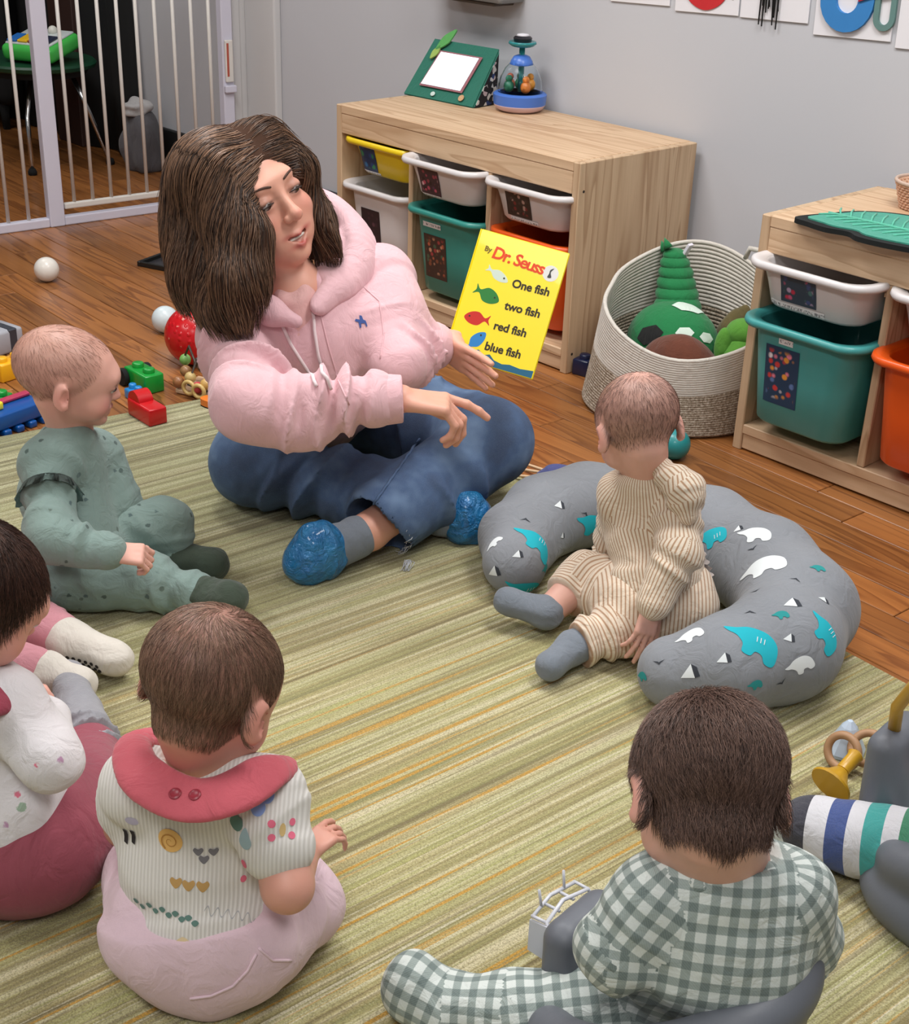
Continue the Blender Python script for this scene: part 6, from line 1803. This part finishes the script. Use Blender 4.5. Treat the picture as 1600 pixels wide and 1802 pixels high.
# ------------------------------------------------------------------ gingham baby in the floor seat, near right
def ging_baby():
    J = dict(pel=Vector((2.500, -1.480, .125)), chest=D(1262, 1620, 1.415), nb=D(1275, 1510, 1.375), shR=D(1385, 1572, 1.40), shL=D(1150, 1588, 1.375),
             elR=D(1410, 1645, 1.46), wrR=D(1385, 1700, 1.53), elL=D(1088, 1668, 1.385), wrL=D(1150, 1700, 1.45),
             knL=atz(910, 1784, .055), anL=atz(780, 1772, .046), toL=atz(726, 1742, .052))
    J['hipL'] = atz(1120, 1760, .08); J['hipR'] = J['pel'] + RH * .05
    J['knR'] = J['hipR'] + Vector((-.09, .05, .0)); J['anR'] = J['knR'] + Vector((-.01, .06, -.075)); J['toR'] = J['anR'] + Vector((.0, .05, .01))
    h = HeadF(D(1245, 1386, 1.345), SA * .84 - SR * .10 - SU * .42, 6, 1.05)
    T = thing('person', 'brown haired baby in a green gingham sleepsuit sitting in a grey floor seat', 'person', (J['pel'].x, J['pel'].y, RZ))
    fn = lambda s, f, u: np.clip((u + .080 - np.maximum(0, f + .012) * 2.2 - np.abs(s) * .6) / .02, 0, 1)
    b = baby_body(T, J, h, (226, 176, 160), (88, 62, 52), lambda s, f, u: fn(s, f, u) * .92, None, True, 1.0, .043)
    hair_baby(T, b, h, fn, 15000, .036, .00032, (lin((66, 48, 41)), lin((140, 110, 97))), 9, (0, -.02, .09), .0050, .5, .32, .0012, stop=-1)
    PL = (tuple(SR * .995 - SU * .09), tuple(SU * .995 + SR * .09))
    S = Sdf(.0034)
    S.cap(J['pel'] + UPW * .01, J['chest'], .094, .096, .03, h.F, .85, folds(.0045, 70, 61, .0, .95), up=PL); S.cap(J['chest'], J['nb'] - SU * .02, .094, .060, .03, up=PL)
    S.cap(J['shL'], J['shR'], .044, .044, .03)
    for q in 'LR':
        S.cap(J['sh' + q], J['el' + q], .042, .042, .02, None, 1, folds(.004, 110, 64), up=-SA); S.cap(J['el' + q], J['wr' + q], .041, .033, .015, None, 1, folds(.003, 140, 65), up=PL)
        S.cap(J['hip' + q], J['kn' + q], .056, .046, .02, None, 1, folds(.003, 100, 66), up=UPW); S.cap(J['kn' + q], J['an' + q], .046, .036, .015, None, 1, folds(.003, 130, 67, .2, 1), up=UPW)
        S.cap(J['an' + q], J['to' + q], .037, .036, .012, up=UPW)
    S.ell(J['to' + 'L'] + UPW * .012, (.03, .03, .036), None, .02)
    S.ell(J['nb'] + SU * .012 - SA * .004, (.054, .050, .026), (SR, SA, SU), .012, 'sub')
    S.halfspace(*FLOOR_CUT)
    su = solid('sleepsuit', S, M_ging, T, wob(67, .0014, 50), 2, None, None, True)
    # collar band
    S = Sdf(.003)
    C = [D(1182, 1515, 1.405), D(1190, 1532, 1.365), D(1235, 1552, 1.335), D(1300, 1552, 1.335), D(1350, 1538, 1.355), D(1372, 1518, 1.40)]
    S.chain(C, [.010, .011, .012, .012, .011, .010], .01, flat=SU, fs=1.0, up=SU); solid('collar', S, M_ging, su, wob(5, .0008, 80), 1, None, None, True)
M_ging = cloth_uv('green_gingham', 'gingham')
ging_baby()

# ------------------------------------------------------------------ baby cropped by the left edge, and the one behind it
def maroon_baby():
    J = dict(pel=atz(25, 1470, .09), chest=D(-25, 1320, 1.70), nb=D(-35, 1195, 1.645), shR=D(15, 1245, 1.62), shL=D(-95, 1240, 1.74),
             elR=D(88, 1338, 1.60), wrR=D(80, 1268, 1.66), elL=D(-60, 1350, 1.85), wrL=D(0, 1330, 1.9),
             knR=atz(165, 1420, .066), anR=atz(152, 1290, .052), toR=atz(118, 1190, .05), knL=atz(-60, 1330, .07), anL=atz(20, 1260, .05), toL=atz(40, 1230, .045))
    J_finish(J, RH * .7 - AH * .6); J['hipR'] = atz(40, 1490, .075)
    h = HeadF(D(-52, 1042, 1.60), SR * .66 + SA * .66 - SU * .30, 0, 1.06)
    T = thing('person', 'dark haired baby in maroon trousers cut off by the left edge', 'person', (J['pel'].x, J['pel'].y, RZ))
    fn = lambda s, f, u: np.clip((u + .06 - np.maximum(0, f - .0) * 1.9) / .02, 0, 1)
    b = baby_body(T, J, h, (218, 162, 146), (66, 42, 34), lambda s, f, u: fn(s, f, u) * .95,
                  {'R': (SU * .7 + SA * .5 - SR * .2, SR * .6 + SU * .4, SA, (.5, .6, .7, .7), (.5, .4))}, True)
    eyes(h, T, .024, .0690, -.003, .0085, (40, 30, 28), (0, 1, -.2))
    hair_baby(T, b, h, fn, 12000, .036, .00032, (lin((40, 25, 20)), lin((92, 62, 50))), 12, (0, -.03, .085), .0022, .3, .2, .0012, stop=-1)
    S = Sdf(.0036)
    S.cap(J['pel'] + UPW * .04, J['chest'], .086, .082, .03, h.F, .86); S.cap(J['chest'], J['nb'] - SU * .014, .08, .048, .03); S.cap(J['shL'], J['shR'], .042, .042, .03)
    for q in 'LR': S.cap(J['sh' + q], J['el' + q], .042, .036, .02, None, 1, folds(.004, 110, 72)); S.cap(J['el' + q], J['wr' + q], .036, .028, .015, None, 1, folds(.003, 140, 73))
    top = solid('shirt', S, M_flor, T, wob(71, .0016, 55), 2)
    S = Sdf(.003); C = [D(-60, 1205, 1.58), D(-20, 1228, 1.575), D(8, 1222, 1.595), D(14, 1200, 1.63), D(-10, 1185, 1.69)]
    S.chain(C, [.020, .024, .024, .022, .016], .012, flat=SU * .6 - SA * .5 + SR * .3, fs=.4); solid('bib', S, fabric('maroon_bib', (148, 58, 76), .1), T, wob(5, .001, 60), 1)
    S = Sdf(.004); S.cap(J['pel'] - RH * .03, J['pel'] + RH * .03, .096, .096, .02, UPW, .9)
    for q in 'LR':
        S.cap(J['hip' + q], J['kn' + q], .082, .066, .03, None, 1, folds(.0045, 75, 75, 0, .7)); S.cap(J['kn' + q], lerp3(J['kn' + q], J['an' + q], .72), .060, .046, .02)
    S.halfspace(*FLOOR_CUT); solid('trousers', S, fabric('maroon_cotton', (146, 70, 84), .12, .9, .3, 500), T, wob(76, .0022, 40), 2)
    for q in 'R':
        S = Sdf(.0032)
        S.cap(lerp3(J['knR'], J['anR'], .62), J['anR'], .042, .036, .015, None, 1, folds(.004, 210, 77)); S.cap(J['anR'], J['toR'] - UPW * .004, .035, .028, .015, None, 1, folds(.003, 160, 78))
        S.halfspace(*FLOOR_CUT); solid('slouch_sock', S, fabric('grey_knit', (150, 150, 156), .14, .95, .5, 260), T, wob(78, .002, 80), 1)
def pink_baby():
    J = dict(pel=atz(-235, 1050, .088), chest=D(-270, 950, 2.03), nb=D(-275, 850, 1.98), shR=D(-200, 890, 1.95), shL=D(-330, 880, 2.05),
             elR=D(-150, 960, 1.93), wrR=D(-110, 1010, 1.95), elL=D(-250, 950, 2.15), wrL=D(-180, 980, 2.2),
             knL=atz(-20, 1050, .07), anL=atz(120, 1128, .056), toL=atz(205, 1160, .046), knR=atz(-80, 1150, .066), anR=atz(78, 1186, .050), toR=atz(140, 1205, .045))
    J_finish(J, RH * .4 - AH * .8)
    h = HeadF(D(-285, 735, 1.94), SR * .9 - SA * .1, 0, 1.0)
    T = thing('person', 'baby in pink trousers whose legs in white knit socks reach in from the left', 'person', (J['pel'].x, J['pel'].y, RZ))
    b = baby_body(T, J, h, (222, 168, 150), (110, 80, 66), lambda s, f, u: scalp_std(s, f, u) * .7)
    eyes(h, T, .024, .0690, -.003, .0085)
    S = Sdf(.004); S.cap(J['pel'] + UPW * .03, J['chest'], .086, .082, .03); S.cap(J['chest'], J['nb'] - SU * .014, .08, .048, .03); S.cap(J['shL'], J['shR'], .042, .042, .03)
    for q in 'LR': S.cap(J['sh' + q], J['el' + q], .042, .040, .02); S.cap(J['el' + q], J['wr' + q], .040, .030, .015)
    solid('top', S, fabric('cream_knit', (214, 204, 192)), T, wob(81, .0016, 55), 2)
    S = Sdf(.0036); S.cap(J['pel'] - RH * .02, J['pel'] + RH * .02, .09, .09, .02)
    for q in 'LR':
        S.cap(J['hip' + q], J['kn' + q], .062, .052, .02); S.cap(J['kn' + q], lerp3(J['kn' + q], J['an' + q], .86), .050, .040, .015, None, 1, folds(.0025, 110, 83))
    S.halfspace(*FLOOR_CUT); solid('trousers', S, fabric('pink_jersey', (206, 142, 152), .08), T, wob(83, .0016, 50), 2)
    mk = fabric('white_knit', (216, 210, 200), .07, .95, .6, 240)
    for q in 'LR':
        s = sock(T, lerp3(J['kn' + q], J['an' + q], .80), J['an' + q], J['to' + q], mk, 'knit_sock', .038, .034, .026)
        if q == 'L':
            bv = bvh_of(s.data); dots = []
            d = (J['toL'] - J['anL']).normalized(); sd = UPW.cross(d).normalized()
            for i in range(8):
                for jj in range(3):
                    dots.append((J['anL'] + d * (.004 + i * .0098 + (jj % 2) * .005) - sd * .04 - UPW * (.022 - jj * .009) * 1.0, d, [circ(.0034, 8)]))
            part('grip_dots', decal_me('grip_dots', bv, dots, off=.0008, step=.004), plain('grip_dot_rubber', (40, 36, 36), .7), s, False)['kind'] = 'stuff'
nt = NT('floral_white'); M_flor = speckle('white_floral', (218, 214, 216), [(206, 110, 130), (180, 140, 170), (150, 170, 150)], 38, .17)
maroon_baby(); pink_baby()

# ------------------------------------------------------------------ baby with the navy striped leg, cut off by the right edge
def rugby_baby():
    c = Vector((2.625, -.985, .105))
    J = dict(pel=c, chest=c + Vector((0, 0, .12)), nb=c + Vector((-.01, .0, .215)), shR=c + Vector((.0, .095, .19)), shL=c + Vector((.0, -.095, .19)),
             elR=c + Vector((-.06, .12, .10)), wrR=c + Vector((-.14, .09, .08)), elL=c + Vector((.03, -.11, .10)), wrL=c + Vector((-.03, -.06, .05)),
             knL=atz(1560, 1478, .070), anL=atz(1420, 1458, .050), toL=atz(1350, 1438, .046), hipL=c + Vector((-.02, -.05, -.02)), hipR=c + Vector((-.02, .05, -.02)))
    J['knR'] = c + Vector((-.09, .08, -.02)); J['anR'] = c + Vector((-.13, .03, -.06)); J['toR'] = c + Vector((-.12, -.01, -.06))
    h = HeadF(c + Vector((-.02, 0, .33)), (-1, -.1, -.1), 0, 1.0)
    T = thing('person', 'baby at the right edge with a navy, white and teal striped leg showing', 'person', (c.x, c.y, RZ))
    b = baby_body(T, J, h, (222, 170, 152), (110, 80, 66), lambda s, f, u: scalp_std(s, f, u) * .8)
    eyes(h, T, .024, .0690, -.003, .0085)
    S = Sdf(.004); S.cap(J['pel'] + UPW * .03, J['chest'], .082, .080, .03); S.cap(J['chest'], J['nb'] - UPW * .014, .078, .048, .03); S.cap(J['shL'], J['shR'], .042, .042, .03)
    for q in 'LR': S.cap(J['sh' + q], J['el' + q], .042, .040, .02); S.cap(J['el' + q], J['wr' + q], .040, .030, .015)
    solid('top', S, fabric('white_jersey', (210, 208, 212)), T, wob(91, .0016, 55), 2)
    hem = {q: lerp3(J['kn' + q], J['an' + q], .94) for q in 'LR'}
    S = Sdf(.0032)
    for q in 'LR':
        S.cap(J['hip' + q], hem[q], .060, .044, .02, None, 1, folds(.0015, 90, 92), up=UPW)
    solid('trousers', S, M_rugby, T, wob(92, .0012, 50), 2, None, None, True)
    for q in 'LR': sock(T, lerp3(J['kn' + q], J['an' + q], .92), J['an' + q], J['to' + q], fabric('white_sock', (206, 212, 212), .06, .95, .5, 400), 'sock', .034, .032, .027)
M_rugby = cloth_uv('navy_stripes', 'rugby')
rugby_baby()
# ================================================================== NURSING PILLOW
def pillow():
    S = Sdf(.005)
    P = [atz(905, 992, .066), atz(915, 945, .074), atz(962, 905, .080), atz(1035, 888, .082), atz(1125, 898, .082), atz(1245, 938, .086), atz(1345, 1000, .090), atz(1405, 1068, .090), atz(1375, 1135, .088), atz(1275, 1172, .078), atz(1190, 1182, .064)]
    Rr = [.058, .068, .076, .078, .078, .084, .090, .092, .088, .076, .060]
    def fl(i): return Rr[i]
    for i in range(len(P) - 1):
        S.cap(P[i], P[i + 1], Rr[i], Rr[i + 1], .03, UPW, .95)
    S.halfspace(*FLOOR_CUT)
    V, F = S.solve(wob(101, .0015, 30)); V = relax(V, F, 4)
    me = me_np('nursing_pillow', V, F)
    p0 = atz(1200, 1040, 0)
    T = thing('nursing_pillow', 'grey C shaped nursing pillow with teal elephants around the striped baby', 'pillow', (p0.x, p0.y, RZ))
    o = part('cushion', me, fabric('grey_pillow_cloth', (132, 136, 142), .05, .9, .3, 700), T, False)
    bv = bvh_of(me)
    def at(px, py):
        r = bv.ray_cast(Vector(CAM_POS), Vector(ray(px, py)).normalized()); return r[0]
    ele = smooth_poly([(-.042, .012), (-.028, .014), (-.010, .020), (.014, .018), (.030, .006), (.034, -.012), (.030, -.022), (.018, -.023), (.012, -.015), (.002, -.014), (-.004, -.022), (-.016, -.020), (-.017, -.008), (-.026, .002), (-.036, .006)], 4)
    def rot(p, a, s=1.0, fx=1): return [(s * (fx * x * math.cos(a) - y * math.sin(a)), s * (fx * x * math.sin(a) + y * math.cos(a))) for x, y in p]
    def pr(name, items, mat, **kw):
        it = [(at(x, y), SR, [q for q in polys]) for x, y, polys in items if at(x, y) is not None]
        for i_ in it: part(name, decal_me(name, bv, [i_], **kw), mat, o, False)
    mt, mw, md = plain('teal_print', (24, 172, 188), .9, .04, 40), plain('white_print', (220, 226, 228), .9, .02, 40), plain('dark_print', (52, 56, 64), .9, .05, 40)
    for k, (x, y, a, s) in enumerate([(945, 955, -.35, 1.05), (1045, 925, -.25, .95), (1330, 1130, -.3, 1.15), (1255, 945, -.1, .9), (1455, 1115, -.9, .9), (925, 1038, -.35, .9)]):
        pr('elephant_print', [(x, y, [rot(ele, a, s)])], mt)
        pr('eyelash_mark', [(x + 8, y - 2, [rot([(-.006 + .006 * i, -.0045), (-.0048 + .006 * i, -.0045), (-.0048 + .006 * i, .0045), (-.006 + .006 * i, .0045)], a) for i in range(3)])], mw, off=.0018, step=.003)
    for x, y, a, s, fx in [(1343, 996, -.15, 1.15, 1), (1025, 975, .1, .62, 1), (1330, 940, -.3, .8, 1), (1215, 1118, .2, .6, 1), (1410, 1170, .5, .6, 1), (870, 955, .7, .45, 1), (1262, 1072, .6, .5, 1)]:
        pr('white_elephant_print', [(x, y, [rot(ele, a, s, fx)])], mw)
    tri = [(-.013, -.008), (.006, -.008), (.001, .010)]; tri2 = [(.006, -.008), (.013, -.006), (.009, .006), (.001, .010)]
    for x, y, a, s in [(870, 1005, .1, 1.0), (912, 975, -.1, .75), (985, 888, -.1, .85), (1395, 1060, -.1, 1.1), (1450, 1055, -.3, .8), (1275, 1158, -.1, .85), (1215, 1182, .0, 1.15), (1390, 1122, -.3, .7), (990, 942, -.2, .6), (1300, 930, -.2, .7)]:
        pr('mountain_print', [(x, y, [rot(tri, a, s)])], mw, step=.005); pr('mountain_shade_print', [(x, y, [rot(tri2, a, s)])], md, step=.005)
    vv = [(-.011, .004), (-.003, -.002), (0, -.005), (.003, -.002), (.011, .003), (.002, .000), (0, -.001), (-.002, .001)]
    for x, y, a in [(925, 915, 3.0), (1330, 1040, 0), (1320, 1078, 3.0), (1160, 1165, 0), (1375, 1200, .5), (1325, 965, .2), (1400, 1020, 2.6), (1030, 905, 2.6)]:
        pr('bird_print', [(x, y, [rot(vv, a, .9)])], md, step=.005)
    for x, y in [(1375, 1082), (1130, 1190), (1330, 1205), (960, 1000), (1440, 1000)]:
        pr('fish_print', [(x, y, [rot(ele, .3, .34)])], plain('deep_teal_print', (36, 140, 140), .9), step=.005)
pillow()

# ================================================================== GREY FLOOR SEATS
M_seat = NT('grey_seat_foam'); _c = M_seat.coord(); M_seat.bump(M_seat.noise(_c, 420, 2), .12, .0008)
M_seat = M_seat.done(M_seat.mix(M_seat.noise(_c, 9, 2), lin((92, 96, 104)), lin((106, 110, 118))), .48)
def seat(c, F, label, slot_ang, RR, hf, bh, hoff=0.0):
    """round moulded seat: flared foot, wrap-round back with a grip slot, front horn"""
    c = Vector(c); F = Vector(F).normalized(); R = Vector((F.y, -F.x, 0)); T = thing('baby_chair', label, 'baby seat', (c.x, c.y, RZ))
    S = Sdf(.0042)
    n = 36
    S.cap(c + UPW * (RZ + .030), c + UPW * (RZ + .034), RR + .022, RR + .012, .02, UPW, .20)
    for i in range(n):
        a0, a1 = math.radians(52 + (308 - 52) * i / n), math.radians(52 + (308 - 52) * (i + 1) / n)
        def pt(a, r, z): return c + (F * math.cos(a) + R * math.sin(a)) * r + UPW * z
        back = .5 - .5 * math.cos((a0 - math.radians(52)) / math.radians(256) * 2 * math.pi)
        ht = RZ + .070 + bh * .75 * back ** .6
        S.cap(pt(a0, RR, RZ + .03), pt(a1, RR, RZ + .03), .030, None, .02)
        S.cap(pt(a0, RR - .008, RZ + .05), pt(a0, RR, ht), .020, .0165, .02)
        S.cap(pt(a0, RR, ht), pt(a1, RR, ht), .0185, None, .02)
    hr = RR + hoff
    S.cap(c + F * (hr - .058) + UPW * .03, c + F * (hr - .023) + UPW * .03, .06, .05, .02, UPW, .6)
    for r in (-.034, 0, .034):
        S.cap(c + F * (hr - .012) + R * r + UPW * .04, c + F * (hr + .008) + R * r * .92 + UPW * hf, .038, .024, .018)
    for sa in slot_ang:
        for k in range(8):
            a0 = math.radians(sa - 14 + 28 * k / 8)
            S.cap(pt(a0, RR - .04, RZ + bh * .78), pt(a0, RR + .04, RZ + bh * .78), .0125, None, .006, op='sub')
    S.ell(c + UPW * .13, (RR - .038, RR - .038, .085), None, .02, 'sub')
    S.halfspace(Vector((0, 0, RZ + .0006)), (0, 0, -1))
    solid('shell', S, M_seat, T, None, 3)
    return T, c, F, R
T1, c1_, F1, R1 = seat((2.505, -1.525, 0), (-.985, -.10, 0), 'grey floor seat with a white clip holding the gingham baby', (205, 240), .128, .135, .150, -.022)
# white clip on the front horn
M_clip = plastic('white_clip', (206, 208, 216), .35)
def cp(f, r, z): return c1_ + F1 * (f - .022) + R1 * (.052 - (.062 - r) * .66) + UPW * z
clip = part('tray_clip', MB().tube([cp(.150, -.062, .118), cp(.165, -.058, .138), cp(.172, 0, .142), cp(.165, .058, .138), cp(.150, .062, .118)], .0026, 8).me('tray_clip', True), M_clip, T1, False)
for r in (-.058, -.02, .02, .058):
    part('clip_bar', MB().tube([cp(.166, r, .138), cp(.186, r * 1.02, .136)], .0020, 6).me('clip_bar', True), M_clip, clip, False)
    if abs(r) < .03: part('clip_prong', MB().tube([cp(.186, r * 1.6, .136), cp(.190, r * 1.7, .160)], .0017, 6).me('clip_prong', True), M_clip, clip, False)
part('clip_front', MB().tube([cp(.184, -.060, .136), cp(.190, 0, .138), cp(.184, .060, .136)], .0023, 8).me('clip_front', True), M_clip, clip, False)
part('clip_plate', MB().prism([(0, 0), (.034, 0), (.034, .044), (0, .05)], 0, .003, Matrix.Translation(cp(.152, -.064, .088)) @ Matrix(((F1.x, 0, R1.x, 0), (F1.y, 0, R1.y, 0), (0, 1, 0, 0), (0, 0, 0, 1)))).me('clip_plate'), M_clip, clip, False)
T2, c2_, F2, R2 = seat((2.612, -.970, 0), (-.985, -.10, 0), 'grey floor seat with a mustard toy arch at the right edge', (180,), .158, .165, .150)
M_must = plastic('mustard_plastic', (196, 150, 34), .4)
ar = part('toy_arch', MB().tube([c2_ + Vector(v) for v in ((-.165, -.03, .185), (-.160, -.045, .23), (-.130, -.075, .29), (-.08, -.11, .34), (-.01, -.13, .36), (.06, -.12, .33), (.11, -.08, .26), (.13, -.05, .20))], .0085, 12).me('toy_arch', True), M_must, T2, False)
# toys lying by the seat horn
p = atz(1455, 1412, RZ)
t = thing('toy_cup', 'mustard yellow trumpet toy lying on the rug by the striped foot', 'toy', (p.x, p.y, RZ))
ax = (atz(1488, 1368, .03) - atz(1452, 1410, .012)).normalized(); q = ax.to_track_quat('Z', 'Y').to_matrix().to_4x4()
part('bell', MB().lathe([(.030, 0), (.031, .003), (.018, .016), (.010, .030), (.0, .032)], 24, Matrix.Translation((0, 0, .030)) @ q).me('bell', angle=.9), M_must, t)
part('stem', MB().lathe([(.0, .030), (.010, .031), (.010, .058), (.012, .064), (.008, .068), (0, .069)], 20, Matrix.Translation((0, 0, .030)) @ q).me('stem', angle=.9), M_must, t)
p = atz(1478, 1352, RZ)
t = thing('teething_rings', 'brown wooden teething rings on the rug beside the grey seat horn', 'toy', (p.x, p.y, RZ))
for k, (dx, dy, dz, rx) in enumerate([(0, 0, .030, 1.2), (.022, .03, .034, .7)]):
    M = Matrix.Translation((dx, dy, dz)) @ Matrix.Rotation(rx, 4, 'X')
    part('ring', MB().tube([M @ Vector((.024 * math.cos(a), .024 * math.sin(a), 0)) for a in [2 * math.pi * i / 32 for i in range(32)]], .0062, 8, True).me('ring', True), plain('ring_wood', (168, 130, 96), .5, .1, 40), t)
p = atz(1487, 1322, RZ)
t = thing('paper_cone', 'small pale blue cone shaped toy beside the wooden rings', 'toy', (p.x, p.y, RZ))
part('cone', MB().lathe([(.0, 0), (.030, .001), (.030, .006), (.012, .045), (.004, .055), (0, .056)], 8).me('cone'), plastic('pale_blue', (190, 206, 224)), t)
